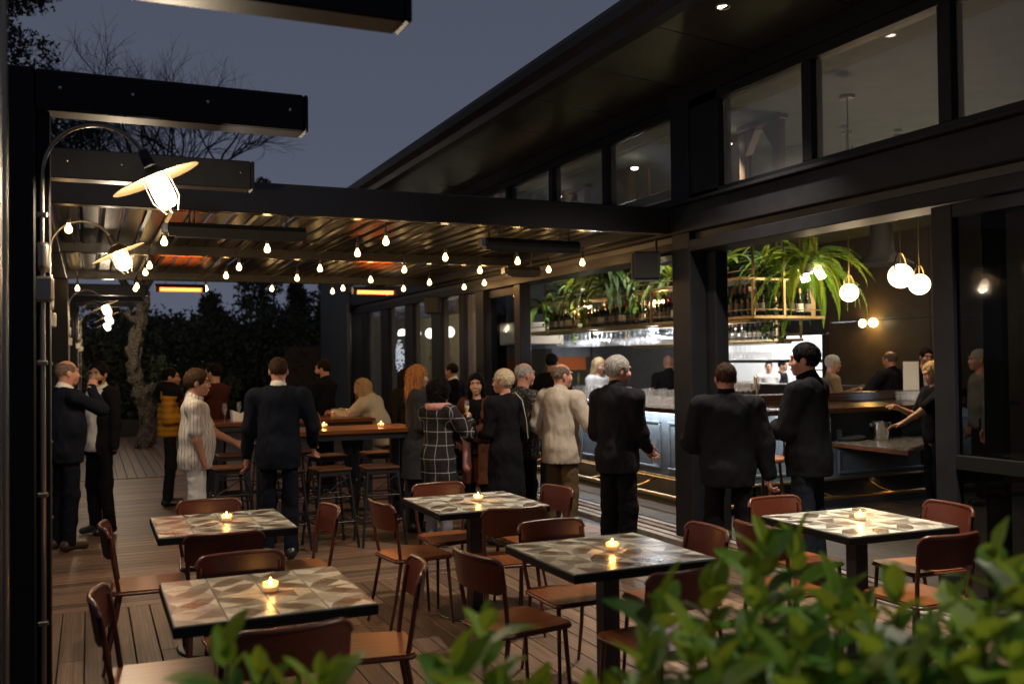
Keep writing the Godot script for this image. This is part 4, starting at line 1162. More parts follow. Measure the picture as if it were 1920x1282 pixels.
func curved_panel(w: float, h: float, r: float, thick: float, bow: float, lean: float) -> ArrayMesh:
	# upright panel with rounded corners, bowed backwards in the middle (towards +z)
	var g := Geo.new()
	var n := 20
	var P := func(i: int, top: bool, s: float) -> Vector3:
		var x := -cos(PI * i / n) * w / 2
		var e := maxf(0.0, absf(x) - (w / 2 - r))
		var d := r - sqrt(maxf(0.0, r * r - e * e))
		var y := (h - d) if top else d * 0.8
		return Vector3(x, y, -bow * pow(absf(x) / (w / 2), 2.0) + y * lean + s * thick / 2)
	for i in n:
		for s in [-1.0, 1.0]:
			var rows := []
			var nn := func(i2: int) -> Vector3:
				var x := -cos(PI * i2 / n) * w / 2
				return Vector3(bow * 8.0 * x / (w * w), -lean, 1.0).normalized() * s
			g.tri(P.call(i, false, s), P.call(i + 1, false, s), P.call(i + 1, true, s), nn.call(i), nn.call(i + 1), nn.call(i + 1))
			g.tri(P.call(i, false, s), P.call(i + 1, true, s), P.call(i, true, s), nn.call(i), nn.call(i + 1), nn.call(i))
		g.quad(P.call(i, true, -1.0), P.call(i + 1, true, -1.0), P.call(i + 1, true, 1.0), P.call(i, true, 1.0), Vector3(cos(PI * (i + 0.5) / n) * -1.0, 1, 0))
		g.quad(P.call(i, false, -1.0), P.call(i + 1, false, -1.0), P.call(i + 1, false, 1.0), P.call(i, false, 1.0), Vector3(0, -1, 0))
	return g.mesh()

var chair0: Node3D

func make_chair(label: String, where: Vector3, turn: float) -> void:
	if chair0:
		dup(chair0, "chair", where, turn, label)
		return
	var t := thing("chair", label, "chair", where, turn, "rust red chairs at the mosaic tables")
	chair0 = t
	# seat: rounded plate, front towards -z
	var pl := PackedVector2Array()
	for q in [[-0.155, -0.155, 180.0], [0.155, -0.155, 270.0], [0.145, 0.165, 0.0], [-0.145, 0.165, 90.0]]:
		for i in 6:
			var a := deg_to_rad(q[2] + 90.0 * i / 5)
			pl.append(Vector2(q[0] + cos(a) * 0.04, q[1] + sin(a) * 0.04))
	var g := Geo.new()
	g.prism(pl, 0.440, 0.456)
	obj("seat", g.mesh(), M.chair_wood, t)
	g = Geo.new()
	var rim := []
	for p in pl: rim.append(Vector3(p.x, 0.439, p.y))
	rim.append(rim[0])
	g.tube(rim, 0.010, 6, false)
	obj("seat_frame", g.mesh(), M.chair_metal, t)
	for s in [-1.0, 1.0]:
		obj("leg", tb([Vector3(s * 0.165, 0.438, -0.165), Vector3(s * 0.18, 0.0, -0.195)], [0.0125, 0.0095], 8), M.chair_metal, t)
		obj("leg", tb([Vector3(s * 0.165, 0.436, 0.165), Vector3(s * 0.175, 0.22, 0.205), Vector3(s * 0.18, 0.0, 0.255)], [0.0125, 0.0115, 0.0095], 8), M.chair_metal, t)
		obj("back_post", tb([Vector3(s * 0.168, 0.438, 0.172), Vector3(s * 0.185, 0.56, 0.19), Vector3(s * 0.19, 0.68, 0.208), Vector3(s * 0.186, 0.765, 0.221)], 0.0115, 8), M.chair_metal, t)
	var back := obj("backrest", curved_panel(0.41, 0.165, 0.045, 0.016, 0.045, 0.16), M.chair_back, t)
	back.position = Vector3(0, 0.638, 0.248)
	# rim of bent tube along the top of the backrest
	var pts := []
	for i in 21:
		var x := -cos(PI * i / 20) * 0.205
		var e := maxf(0.0, absf(x) - 0.16)
		var d := 0.045 - sqrt(maxf(0.0, 0.045 * 0.045 - e * e))
		var y := 0.165 - d
		pts.append(Vector3(x, 0.638 + y, 0.248 - 0.045 * pow(absf(x) / 0.205, 2.0) + y * 0.16))
	obj("back_rim", tb(pts, 0.0115, 8), M.chair_metal, t)

func make_stool(label: String, where: Vector3, turn: float) -> void:
	if M.has("stool0"):
		dup(M.stool0, "bar_stool", where, turn, label)
		return
	var t := thing("bar_stool", label, "bar stool", where, turn, "square metal bar stools")
	M.stool0 = t
	obj("seat", bx(Vector3(-0.165, 0.705, -0.165), Vector3(0.165, 0.735, 0.165), 0.01), M.stool_wood, t)
	obj("apron", bx(Vector3(-0.15, 0.67, -0.15), Vector3(0.15, 0.704, 0.15)), M.steel, t)
	for sx in [-1.0, 1.0]:
		for sz in [-1.0, 1.0]:
			obj("leg", tb([Vector3(sx * 0.14, 0.70, sz * 0.14), Vector3(sx * 0.205, 0, sz * 0.205)], 0.0135, 6), M.steel, t)
	for q in [[0.24, 0.183], [0.47, 0.162]]:
		var r: float = q[1]
		for k in 4:
			var a := Vector3(r, q[0], r).rotated(Vector3.UP, PI / 2 * k)
			var b := Vector3(r, q[0], -r).rotated(Vector3.UP, PI / 2 * k)
			obj("stretcher", tb([a, b], 0.009, 6), M.steel, t)
	for k in 2:
		obj("brace", tb([Vector3(0.15, 0.66, 0.15).rotated(Vector3.UP, PI / 2 * k), Vector3(-0.165, 0.47, 0.165).rotated(Vector3.UP, PI / 2 * k)], 0.006, 6), M.steel, t)

func high_table(label: String, lo: Vector2, hi: Vector2) -> void:
	var t := thing("high_table", label, "high table", Vector3((lo.x + hi.x) / 2, 0, (lo.y + hi.y) / 2), 0, "long timber high tables")
	var hx := (hi.x - lo.x) / 2
	var hz := (hi.y - lo.y) / 2
	var n := 5
	for i in n:
		piece("top_plank", i, bx(Vector3(-hx, 1.01, -hz + 2 * hz * i / n + 0.001), Vector3(hx, 1.05, -hz + 2 * hz * (i + 1) / n - 0.001), 0.003), M.tabletop, t)
	obj("apron", bx(Vector3(-hx + 0.03, 0.95, -hz + 0.03), Vector3(hx - 0.03, 1.008, hz - 0.03)), M.steel, t)
	for sx in [-1.0, 1.0]:
		for sz in [-1.0, 1.0]:
			obj("leg", bx(Vector3(sx * (hx - 0.08) - 0.045, 0, sz * (hz - 0.08) - 0.045), Vector3(sx * (hx - 0.08) + 0.045, 0.948, sz * (hz - 0.08) + 0.045), 0.006), M.steel, t)
	for sx in [-1.0, 1.0]:
		obj("end_rail", bx(Vector3(sx * (hx - 0.08) - 0.02, 0.2, -hz + 0.13), Vector3(sx * (hx - 0.08) + 0.02, 0.24, hz - 0.13)), M.steel, t)
	obj("foot_rail", bx(Vector3(-hx + 0.1, 0.2, -0.02), Vector3(hx - 0.1, 0.235, 0.02)), M.steel, t)

func make_furniture() -> void:
	M.table_edge = mat(lin(0.009, 0.009, 0.009), 0.5, 0.0, 0.25)
	M.grout = mat(lin(0.2, 0.19, 0.17), 0.8)
	M.tiles = [tile_material(0), tile_material(1)]
	for k in 2:
		for v in [0.86, 0.94]:
			var tm: StandardMaterial3D = M.tiles[k].duplicate()
			tm.albedo_color = Color(v, v, v * 0.985)
			tm.roughness = 0.2 + v * 0.1
			M.tiles.append(tm)
	M.tile_mesh = bx(Vector3(-0.0944, 0, -0.0944), Vector3(0.0944, 0.0042, 0.0944), 0.0012)
	var C := [Vector2(0.67, -4.115), Vector2(0.738, -6.057), Vector2(2.415, -6.094), Vector2(2.383, -4.204), Vector2(4.115, -4.301)]
	var nm := ["front left", "middle left", "middle centre", "front centre", "right hand"]
	var tl := ["square mosaic tiled table nearest the bottom left corner", "square mosaic tiled table behind the bottom left one", "square mosaic tiled table in the middle, nearest the standing women", "square mosaic tiled table in the middle, nearest the hedge", "brightly lit square mosaic tiled table at the right"]
	for i in 5:
		make_table(Vector3(C[i].x, 0, C[i].y), tl[i], "lit tea light on the " + nm[i] + " mosaic table", 0.0 if i != 4 else -0.04)
	# chairs: where the backrest is, from the table's centre, and how far round each is turned
	var ch := [
		[Vector2(0.66, -4.72), PI + 0.06, "chair tucked in at the far side of the front left table"], [Vector2(0.65, -3.34), 0.05, "chair with its back to the camera before the front left table"], [Vector2(1.36, -4.13), PI / 2 - 0.18, "chair at the right side of the front left table"], [Vector2(0.03, -4.17), -PI / 2 - 0.1, "chair pulled out at the left side of the front left table"],
		[Vector2(0.73, -6.66), PI - 0.04, "chair at the far side of the middle left table"], [Vector2(0.665, -5.33), -0.06, "chair with its back to the camera before the middle left table"], [Vector2(1.40, -5.99), PI / 2 + 0.06, "chair at the right of the middle left table, near the navy suit"], [Vector2(0.08, -5.93), -PI / 2 - 0.02, "chair pulled out at the left of the middle left table"],
		[Vector2(2.37, -6.72), PI + 0.04, "chair at the far side of the middle centre table"], [Vector2(2.40, -5.37), -0.12, "chair with its back to the camera before the middle centre table"], [Vector2(3.07, -6.10), PI / 2 + 0.1, "chair at the right of the middle centre table, behind the beige jacket"], [Vector2(1.72, -6.02), -PI / 2 + 0.12, "chair turned outward at the left of the middle centre table"],
		[Vector2(2.38, -4.85), PI + 0.02, "chair at the far side of the front centre table"], [Vector2(2.36, -3.46), 0.08, "chair half hidden by leaves before the front centre table"], [Vector2(3.06, -4.28), PI / 2 - 0.05, "chair at the right of the front centre table"], [Vector2(1.66, -4.20), -PI / 2 + 0.2, "chair with glossy seat at the left of the front centre table"],
		[Vector2(4.06, -4.98), PI, "chair held by the man in black behind the right hand table"], [Vector2(4.0, -3.52), -0.02, "chair nearest the hedge before the right hand table"], [Vector2(4.82, -4.25), PI / 2 - 0.12, "chair by the glass door at the right hand table"], [Vector2(3.32, -4.21), -PI / 2 + 0.05, "chair behind tall leaves at the left of the right hand table"],
	]
	for q in ch:
		var fw := Vector3(0, 0, 1).rotated(Vector3.UP, q[1])
		make_chair("rust red " + q[2], Vector3(q[0].x, 0, q[0].y) - fw * 0.245, q[1])
	# high tables and stools
	high_table("long timber high table in front, with the striped napkin stand", Vector2(1.50, -9.86), Vector2(3.05, -9.16))
	high_table("long timber high table farther back, where the knitted sweater leans", Vector2(1.25, -11.75), Vector2(3.12, -11.02))
	var st := [[Vector2(2.06, -8.86), 0.1, "left of the two stools before the front high table"], [Vector2(2.52, -8.80), -0.05, "right of the two stools before the front high table"], [Vector2(2.32, -10.08), 0.2, "left stool behind the front high table"], [Vector2(2.88, -10.12), 0.0, "right stool behind the front high table"], [Vector2(1.22, -9.45), 0.1, "stool between the striped shirt and the navy suit"], [Vector2(3.28, -9.35), 0.3, "stool at the right end of the front high table"], [Vector2(1.42, -10.72), 0.0, "stool left before the farther high table"], [Vector2(2.1, -10.78), 0.1, "stool in the middle before the farther high table"], [Vector2(2.0, -12.05), 0.0, "stool behind the farther high table"], [Vector2(1.62, -8.9), 0.2, "stool hidden behind the navy suit"]]
	for q in st: make_stool("square dark metal bar " + ("" if q[2].begins_with("stool") else "stool, ") + q[2], Vector3(q[0].x, 0, q[0].y), q[1])
	tea_light(Vector3(2.72, 1.051, -9.42), "lit tea light right of the napkin stand on the front high table", 0.03)
	tea_light(Vector3(2.18, 1.051, -9.62), "lit tea light half hidden by the napkin stand", 0.03)
	tea_light(Vector3(2.42, 1.051, -11.25), "lit tea light left on the farther high table", 0.03)
	tea_light(Vector3(3.05, 1.051, -11.5), "tea light glowing by the yellow vest", 0.0)
	# napkin stand
	var ns := thing("napkin_stand", "striped cloth napkin draped over a stand on the front high table", "napkin", Vector3(2.02, 1.051, -9.38), 0.2)
	var g := Geo.new()
	var pr := []
	for i in 17:
		var a := PI * i / 16
		pr.append(Vector2(cos(a) * (0.05 - 0.01 * sin(a)), 0.13 + sin(a) * 0.06))
	pr.push_front(Vector2(0.075, 0.0))
	pr.append(Vector2(-0.06, 0.0))
	for i in pr.size() - 1:
		for k in 9:
			var z0 := -0.05 + k * 0.011
			var zz0 := z0 + sin(i * 0.7) * 0.006
			g.quad(Vector3(pr[i].x, pr[i].y, zz0), Vector3(pr[i + 1].x, pr[i + 1].y, zz0), Vector3(pr[i + 1].x, pr[i + 1].y, zz0 + 0.011), Vector3(pr[i].x, pr[i].y, zz0 + 0.011), Vector3(pr[i].x, pr[i].y - 0.08, 0), Vector2(k / 9.0, 0), Vector2(k / 9.0, 1), Vector2((k + 1) / 9.0, 1), Vector2((k + 1) / 9.0, 0))
	var im := Image.create(64, 8, false, Image.FORMAT_RGB8)
	for x in 64:
		for y in 8: im.set_pixel(x, y, lin(0.52, 0.40, 0.32) if x % 16 < 11 else lin(0.2, 0.13, 0.1))
	var nmt := mat(Color.WHITE, 0.9)
	nmt.albedo_texture = ImageTexture.create_from_image(im)
	obj("cloth", g.mesh(), nmt, ns)
	obj("stand", bx(Vector3(-0.035, 0, -0.045), Vector3(0.035, 0.15, 0.045), 0.01), M.steel, ns)
	# glasses and paper on the farther high table
	glass("champagne_flute", flute, Vector3(1.40, 1.051, -11.15), "empty champagne flute near the left end of the farther high table", "flutes on the farther high table")
	glass("champagne_flute", flute, Vector3(1.60, 1.051, -11.45), "champagne flute standing before the white paper wraps", "flutes on the farther high table")
	glass("whisky_tumbler", tumbler, Vector3(2.68, 1.051, -11.3), "amber drink in a tumbler left of the bearded person's hands", "", false, lin(0.5, 0.22, 0.05))
	glass("whisky_tumbler", tumbler, Vector3(2.86, 1.051, -11.28), "amber drink in a tumbler under the bearded person's hands", "", false, lin(0.5, 0.22, 0.05))
	var pw := thing("paper_wrap", "white and gold folded paper food wraps on the farther high table", "food wrap", Vector3(1.72, 1.051, -11.3))
	var tri := PackedVector2Array([Vector2(-0.09, 0), Vector2(0.09, 0), Vector2(0.11, 0.13), Vector2(0.02, 0.08), Vector2(-0.1, 0.13)])
	for q in [[-0.13, M.white, 0.2], [0.02, mat(lin(0.45, 0.38, 0.2), 0.5), -0.2], [0.14, M.white, 0.1]]:
		g = Geo.new()
		g.prism(tri, -0.04, 0.04, Transform3D(Basis(Vector3(0, 1, 0), q[2]) * Basis(Vector3(1, 0, 0), Vector3(0, 0, 1), Vector3(0, 1, 0)), Vector3(q[0], 0, q[0] * 0.2)))
		obj("paper_cone", g.mesh(), q[1], pw)

# ---------------------------------------------------------------- people: signed distance fields, meshed as surface nets
class Fld:
	var lo: Vector3
	var c: float
	var nx: int
	var ny: int
	var nz: int
	var f := PackedFloat32Array()
	func _init(a: Vector3, b: Vector3, cell: float) -> void:
		lo = a
		c = cell
		nx = int((b.x - a.x) / cell) + 2
		ny = int((b.y - a.y) / cell) + 2
		nz = int((b.z - a.z) / cell) + 2
		f.resize(nx * ny * nz)
		f.fill(1.0)
	func span(bl: Vector3, bh: Vector3) -> Array:
		var a := ((bl - lo) / c).floor()
		var b := ((bh - lo) / c).ceil()
		return [maxi(0, int(a.x)), mini(nx - 1, int(b.x)), maxi(0, int(a.y)), mini(ny - 1, int(b.y)), maxi(0, int(a.z)), mini(nz - 1, int(b.z))]
	# tapered capsule, sq > 1 flattens that axis; smooth union of width k
	func cap(a: Vector3, b: Vector3, ra: float, rb: float, k := 0.03, sq := Vector3.ONE) -> void:
		var m := maxf(ra, rb) + k + c * 2.0
		var s := span(a.min(b) - Vector3(m, m, m), a.max(b) + Vector3(m, m, m))
		var ab := (b - a) * sq
		var l2 := maxf(ab.length_squared(), 1e-9)
		var corr := 1.0 if sq == Vector3.ONE else 0.85
		for z in range(s[4], s[5] + 1):
			for y in range(s[2], s[3] + 1):
				var i := (z * ny + y) * nx + s[0] as int
				for x in range(s[0], s[1] + 1):
					var p := (lo + Vector3(x, y, z) * c - a) * sq
					var t := clampf(p.dot(ab) / l2, 0.0, 1.0)
					var d := ((p - ab * t).length() - (ra + (rb - ra) * t)) * corr
					var o := f[i]
					if d < o + k:
						var h := maxf(k - absf(d - o), 0.0) / k
						f[i] = minf(d, o) - h * h * k * 0.25
					i += 1
	func ell(e: Vector3, r: Vector3, k := 0.02, carve := false) -> void:
		var m := k + c * 2.0
		var s := span(e - r - Vector3(m, m, m), e + r + Vector3(m, m, m))
		var mr := minf(r.x, minf(r.y, r.z))
		for z in range(s[4], s[5] + 1):
			for y in range(s[2], s[3] + 1):
				var i := (z * ny + y) * nx + s[0] as int
				for x in range(s[0], s[1] + 1):
					var p := lo + Vector3(x, y, z) * c - e
					var q := (p / r).length()
					var q2 := (p / (r * r)).length()
					var d := q * (q - 1.0) / maxf(q2, 1e-5) if q > 0.05 else -mr
					var o := f[i]
					if carve:
						var h := maxf(k - absf(-d - o), 0.0) / k
						f[i] = maxf(o, -d) + h * h * k * 0.25
					elif d < o + k:
						var h := maxf(k - absf(d - o), 0.0) / k
						f[i] = minf(d, o) - h * h * k * 0.25
					i += 1
	func cut(pt: Vector3, nn: Vector3) -> void:
		var i := 0
		var n1 := nn.normalized()
		for z in nz:
			for y in ny:
				var d := (lo + Vector3(0, y, z) * c - pt).dot(n1)
				var step := c * n1.x
				for x in nx:
					if d > f[i]: f[i] = d
					d += step
					i += 1
	func carve_box(a: Vector3, b: Vector3) -> void:
		var s := span(a - Vector3.ONE * c * 2, b + Vector3.ONE * c * 2)
		var m := (a + b) * 0.5
		var h := (b - a) * 0.5
		for z in range(s[4], s[5] + 1):
			for y in range(s[2], s[3] + 1):
				for x in range(s[0], s[1] + 1):
					var q := (lo + Vector3(x, y, z) * c - m).abs() - h
					var d := maxf(q.x, maxf(q.y, q.z))
					var i := (z * ny + y) * nx + x
					f[i] = maxf(f[i], -d)
	func rough(n: FastNoiseLite, amp: float, fr: Vector3, off := 0.0) -> void:
		var i := 0
		for z in nz:
			for y in ny:
				for x in nx:
					var o := f[i]
					if absf(o) < 0.05:
						var p := lo + Vector3(x, y, z) * c
						f[i] = o + n.get_noise_3d(p.x * fr.x + off, p.y * fr.y + off, p.z * fr.z) * amp
					i += 1
	func net(out: Array, turn := Transform3D()) -> void:
		var v: PackedVector3Array = out[0]
		var nn: PackedVector3Array = out[1]
		var ix: PackedInt32Array = out[2]
		var id := PackedInt32Array()
		id.resize(nx * ny * nz)
		id.fill(-1)
		var sy := nx
		var sz := nx * ny
		var mirrored := turn.basis.determinant() < 0.0
		var lim := c * 3.2
		for z in nz - 1:
			for y in ny - 1:
				var i := z * sz + y * sy
				for x in nx - 1:
					var a := f[i]
					if a < lim and a > -lim:
						var b := f[i + 1]
						var d := f[i + sy]
						var e := f[i + sy + 1]
						var g := f[i + sz]
						var h := f[i + sz + 1]
						var k := f[i + sz + sy]
						var l := f[i + sz + sy + 1]
						var mk := int(a < 0) + int(b < 0) + int(d < 0) + int(e < 0) + int(g < 0) + int(h < 0) + int(k < 0) + int(l < 0)
						if mk > 0 and mk < 8:
							var sum := Vector3.ZERO
							var cnt := 0
							if (a < 0) != (b < 0): sum += Vector3(a / (a - b), 0, 0); cnt += 1
							if (d < 0) != (e < 0): sum += Vector3(d / (d - e), 1, 0); cnt += 1
							if (g < 0) != (h < 0): sum += Vector3(g / (g - h), 0, 1); cnt += 1
							if (k < 0) != (l < 0): sum += Vector3(k / (k - l), 1, 1); cnt += 1
							if (a < 0) != (d < 0): sum += Vector3(0, a / (a - d), 0); cnt += 1
							if (b < 0) != (e < 0): sum += Vector3(1, b / (b - e), 0); cnt += 1
							if (g < 0) != (k < 0): sum += Vector3(0, g / (g - k), 1); cnt += 1
							if (h < 0) != (l < 0): sum += Vector3(1, h / (h - l), 1); cnt += 1
							if (a < 0) != (g < 0): sum += Vector3(0, 0, a / (a - g)); cnt += 1
							if (b < 0) != (h < 0): sum += Vector3(1, 0, b / (b - h)); cnt += 1
							if (d < 0) != (k < 0): sum += Vector3(0, 1, d / (d - k)); cnt += 1
							if (e < 0) != (l < 0): sum += Vector3(1, 1, e / (e - l)); cnt += 1
							id[i] = v.size()
							v.append(turn * (lo + (Vector3(x, y, z) + sum / cnt) * c))
							nn.append((turn.basis * Vector3(b + e + h + l - a - d - g - k, d + e + k + l - a - b - g - h, g + h + k + l - a - b - d - e)).normalized())
					i += 1
		for z in range(1, nz - 1):
			for y in range(1, ny - 1):
				var i := z * sz + y * sy + 1
				for x in range(1, nx - 1):
					if id[i] >= 0:
						var s := f[i] < 0
						for ax in 3:
							var st := 1 if ax == 0 else (sy if ax == 1 else sz)
							if s != (f[i + st] < 0):
								var u := sy if ax == 0 else (sz if ax == 1 else 1)
								var w := sz if ax == 0 else (1 if ax == 1 else sy)
								var q0 := id[i]
								var q1 := id[i - u]
								var q2 := id[i - u - w]
								var q3 := id[i - w]
								if q1 >= 0 and q2 >= 0 and q3 >= 0:
									if s != mirrored:
										ix.append_array(PackedInt32Array([q0, q2, q1, q0, q3, q2]))
									else:
										ix.append_array(PackedInt32Array([q0, q1, q2, q0, q2, q3]))
					i += 1
		out[0] = v
		out[1] = nn
		out[2] = ix

static func fresh() -> Array:
	return [PackedVector3Array(), PackedVector3Array(), PackedInt32Array()]

func net_mesh(a: Array) -> ArrayMesh:
	var m := ArrayMesh.new()
	var s := []
	s.resize(Mesh.ARRAY_MAX)
	s[Mesh.ARRAY_VERTEX] = a[0]
	s[Mesh.ARRAY_NORMAL] = a[1]
	s[Mesh.ARRAY_INDEX] = a[2]
	m.add_surface_from_arrays(Mesh.PRIMITIVE_TRIANGLES, s)
	return m

static func elbow(s: Vector3, t: Vector3, l1: float, l2: float, hint: Vector3) -> Vector3:
	var d := t - s
	var l := clampf(d.length(), 0.05, (l1 + l2) * 0.995)
	var dn := d.normalized()
	var a := clampf((l1 * l1 + l * l - l2 * l2) / (2 * l1 * l), -1, 1)
	var h := (hint - dn * hint.dot(dn)).normalized()
	return s + dn * (l1 * a) + h * (l1 * sqrt(maxf(0, 1 - a * a)))

# everything about one figure that can be worked out off the main thread
static func figure(p: Dictionary) -> Dictionary:
	var out := {}
	var s: float = p.h / 1.75
	var w: float = p.get("w", 1.0)
	var fem: bool = p.get("fem", false)
	var cell: float = p.get("cell", 0.015)
	var nz := FastNoiseLite.new()
	nz.seed = p.seed
	nz.frequency = 1.0
	nz.fractal_octaves = 2
	var sit: bool = p.get("sit", false)
	var dy := -0.16 * s if sit else 0.0
	var lean: float = p.get("lean", 0.0)
	var wl := Vector3(0, 1.0 * s + dy, 0)
	var up := Transform3D(Basis(Vector3.RIGHT, -lean), Vector3.ZERO)
	up.origin = wl - up.basis * wl
	var U := func(x: float, y: float, z: float) -> Vector3: return up * Vector3(x * s, y * s + dy, z * s)
	var sw: float = (0.165 if fem else 0.19) * w
	var arms := []
	for sd in [-1.0, 1.0]:
		var sh: Vector3 = U.call(sd * sw, 1.405, 0.005)
		var key := "lh" if sd < 0 else "rh"
		var tg: Vector3 = p.get(key, Vector3(sd * 0.27 * w, 0.80, -0.05)) * s
		var hint: Vector3 = p.get(key + "_hint", Vector3(sd * 0.5, -0.2, 1.0))
		var el := elbow(sh, tg, 0.29 * s, 0.255 * s, hint)
		var fa := (tg - el).normalized()
		var wr := el + fa * minf((tg - el).length(), 0.255 * s)
		arms.append([sh, el, wr, fa, sd])
	var legs := []
	var st: float = p.get("stance", 0.105)
	for sd in [-1.0, 1.0]:
		var hip := Vector3(sd * 0.088, 0.93, 0.0) * s + Vector3(0, dy, 0)
		var ft: Vector3 = Vector3(sd * st, 0.07, 0.03) * s + p.get("lf" if sd < 0 else "rf", Vector3.ZERO)
		var kn := (hip + ft) * 0.5 + Vector3(0, 0.01, -0.025) * s
		if sit:
			kn = Vector3(sd * 0.13 * s, 0.74 * s, -0.42 * s)
			ft = Vector3(sd * 0.12 * s, 0.27 * s, -0.32 * s)
		legs.append([hip, kn, ft])
	# head frame
	var nb: Vector3 = U.call(0.0, 1.47, 0.012)
	var ht: Vector3 = p.get("head", Vector3.ZERO)   # pitch, yaw, roll
	var hb := up.basis * Basis.from_euler(Vector3(ht.x, ht.y, ht.z))
	var hs: float = lerpf(1.0, s, 0.5) * (0.96 if fem else 1.0)
	var hc: Vector3 = nb + up.basis * Vector3(0, 0.155, -0.02) * s + Vector3(0, 0, 0)
	hc += hb * Vector3(0, 0, -0.012)
	var hx := Transform3D(hb.scaled(Vector3.ONE * hs), hc)
	out.head = hx
	out.arms = arms
	# --- skin: whole body coarsely, head and hands finely, in one mesh
	var skin := fresh()
	var B := Fld.new(Vector3(-0.75, 0.0, -0.75), Vector3(0.75, p.h - 0.16 * s, 0.45), 0.026)
	B.cap(U.call(0, 1.1, 0), U.call(0, 1.35, 0), 0.10 * w * s, 0.12 * w * s, 0.05, Vector3(1, 1, 1.35))
	B.cap(Vector3(0, 0.95 * s + dy, 0), U.call(0, 1.1, 0), 0.12 * w * s, 0.10 * w * s, 0.05, Vector3(1, 1, 1.3))
	B.cap(arms[0][0] + Vector3(0.03, -0.01, 0), arms[1][0] + Vector3(-0.03, -0.01, 0), 0.045, 0.045, 0.04)
	B.cap(nb - Vector3(0, 0.04, 0), hc + hb * Vector3(0, -0.09, 0.02), 0.056 * s, 0.05 * s, 0.03)
	for a in arms:
		B.cap(a[0], a[1], 0.046 * s, 0.042 * s, 0.03)
		B.cap(a[1], a[2], 0.042 * s, 0.029 * s, 0.03)
	for l in legs:
		B.cap(l[0], l[1], 0.07 * s, 0.048 * s, 0.04)
		B.cap(l[1], l[2], 0.046 * s, 0.034 * s, 0.03)
	B.net(skin)
	var hcell: float = 0.0065 if p.get("near", false) else 0.008
	var F := Fld.new(Vector3(-0.105, -0.235, -0.145), Vector3(0.105, 0.14, 0.13), hcell)
	F.ell(Vector3(0, 0.026, 0.012), Vector3(0.074, 0.089, 0.092), 0.02)
	F.ell(Vector3(0, -0.042, -0.028), Vector3(0.056, 0.066, 0.060), 0.035)
	F.ell(Vector3(0, -0.096, -0.060), Vector3(0.024 if fem else 0.028, 0.017, 0.020), 0.03)
	for sd in [-1.0, 1.0]:
		F.ell(Vector3(sd * 0.036, -0.030, -0.056), Vector3(0.026, 0.026, 0.024), 0.03)
		F.ell(Vector3(sd * 0.030, 0.030, -0.080), Vector3(0.028, 0.010, 0.013), 0.02)
		F.ell(Vector3(sd * 0.076, -0.008, 0.014), Vector3(0.009, 0.031, 0.019), 0.008)
		F.ell(Vector3(sd * 0.031, 0.006, -0.100), Vector3(0.017, 0.010, 0.013), 0.012, true)
	F.cap(Vector3(0, 0.014, -0.084), Vector3(0, -0.029, -0.1025), 0.008, 0.0112, 0.014)
	F.ell(Vector3(0, -0.033, -0.092), Vector3(0.017, 0.009, 0.012), 0.01)
	F.ell(Vector3(0, -0.063, -0.086), Vector3(0.023, 0.006, 0.010), 0.008)
	F.ell(Vector3(0, -0.075, -0.084), Vector3(0.019, 0.0065, 0.010), 0.008)
	F.ell(Vector3(0, -0.0685, -0.098), Vector3(0.022, 0.0022, 0.010), 0.003, true)
	F.cap(Vector3(0, -0.06, 0.024), Vector3(0, -0.225, 0.038), 0.050 if fem else 0.056, 0.052 if fem else 0.062, 0.03)
	F.net(skin, hx)
	for a in arms:
		var nm := "lh" if a[4] < 0 else "rh"
		if p.get(nm + "_hide", false): continue
		var fd: Vector3 = p.get(nm + "_dir", a[3]).normalized()
		var th: Vector3 = p.get(nm + "_thumb", Vector3(0, 0.3, -1))
		var tx := (th - fd * th.dot(fd)).normalized()
		var pn: Vector3 = tx.cross(fd).normalized() * a[4] * -1.0      # palm side
		var curl: float = p.get(nm + "_curl", 0.45)
		var hf := Transform3D(Basis(tx * s, fd * s, pn * s), a[2])
		out[nm] = hf
		var G := Fld.new(Vector3(-0.065, -0.05, -0.10), Vector3(0.10, 0.215, 0.10), 0.0055)
		G.cap(Vector3(0, -0.04, 0), Vector3(0, 0.02, 0), 0.027, 0.028, 0.02, Vector3(1, 1, 1.2))
		for i in 4:
			var kx: float = [0.031, 0.011, -0.009, -0.028][i]
			var L: float = [0.072, 0.082, 0.076, 0.060][i]
			var k0 := Vector3(kx, [0.088, 0.094, 0.09, 0.08][i], 0)
			G.cap(Vector3(kx * 0.6, 0.015, 0), k0, 0.015, 0.0115, 0.015)
			var b1: float = curl * (0.85 + i * 0.1)
			var k1 := k0 + Vector3(kx * 0.08, cos(b1), sin(b1)) * L * 0.5
			var b2: float = b1 * 2.1
			var k2 := k1 + Vector3(0, cos(b2), sin(b2)) * L * 0.5
			G.cap(k0, k1, 0.0098, 0.0088, 0.006)
			G.cap(k1, k2, 0.0088, 0.0075, 0.004)
		G.cap(Vector3(0.018, 0.012, 0.006), Vector3(0.046, 0.048, 0.016), 0.015, 0.0115, 0.012)
		G.cap(Vector3(0.046, 0.048, 0.016), Vector3(0.050, 0.078, 0.034), 0.0112, 0.0085, 0.006)
		G.net(skin, hf)
	out.body = skin
	# --- trousers
	var T: float = p.get("tw", 1.0)
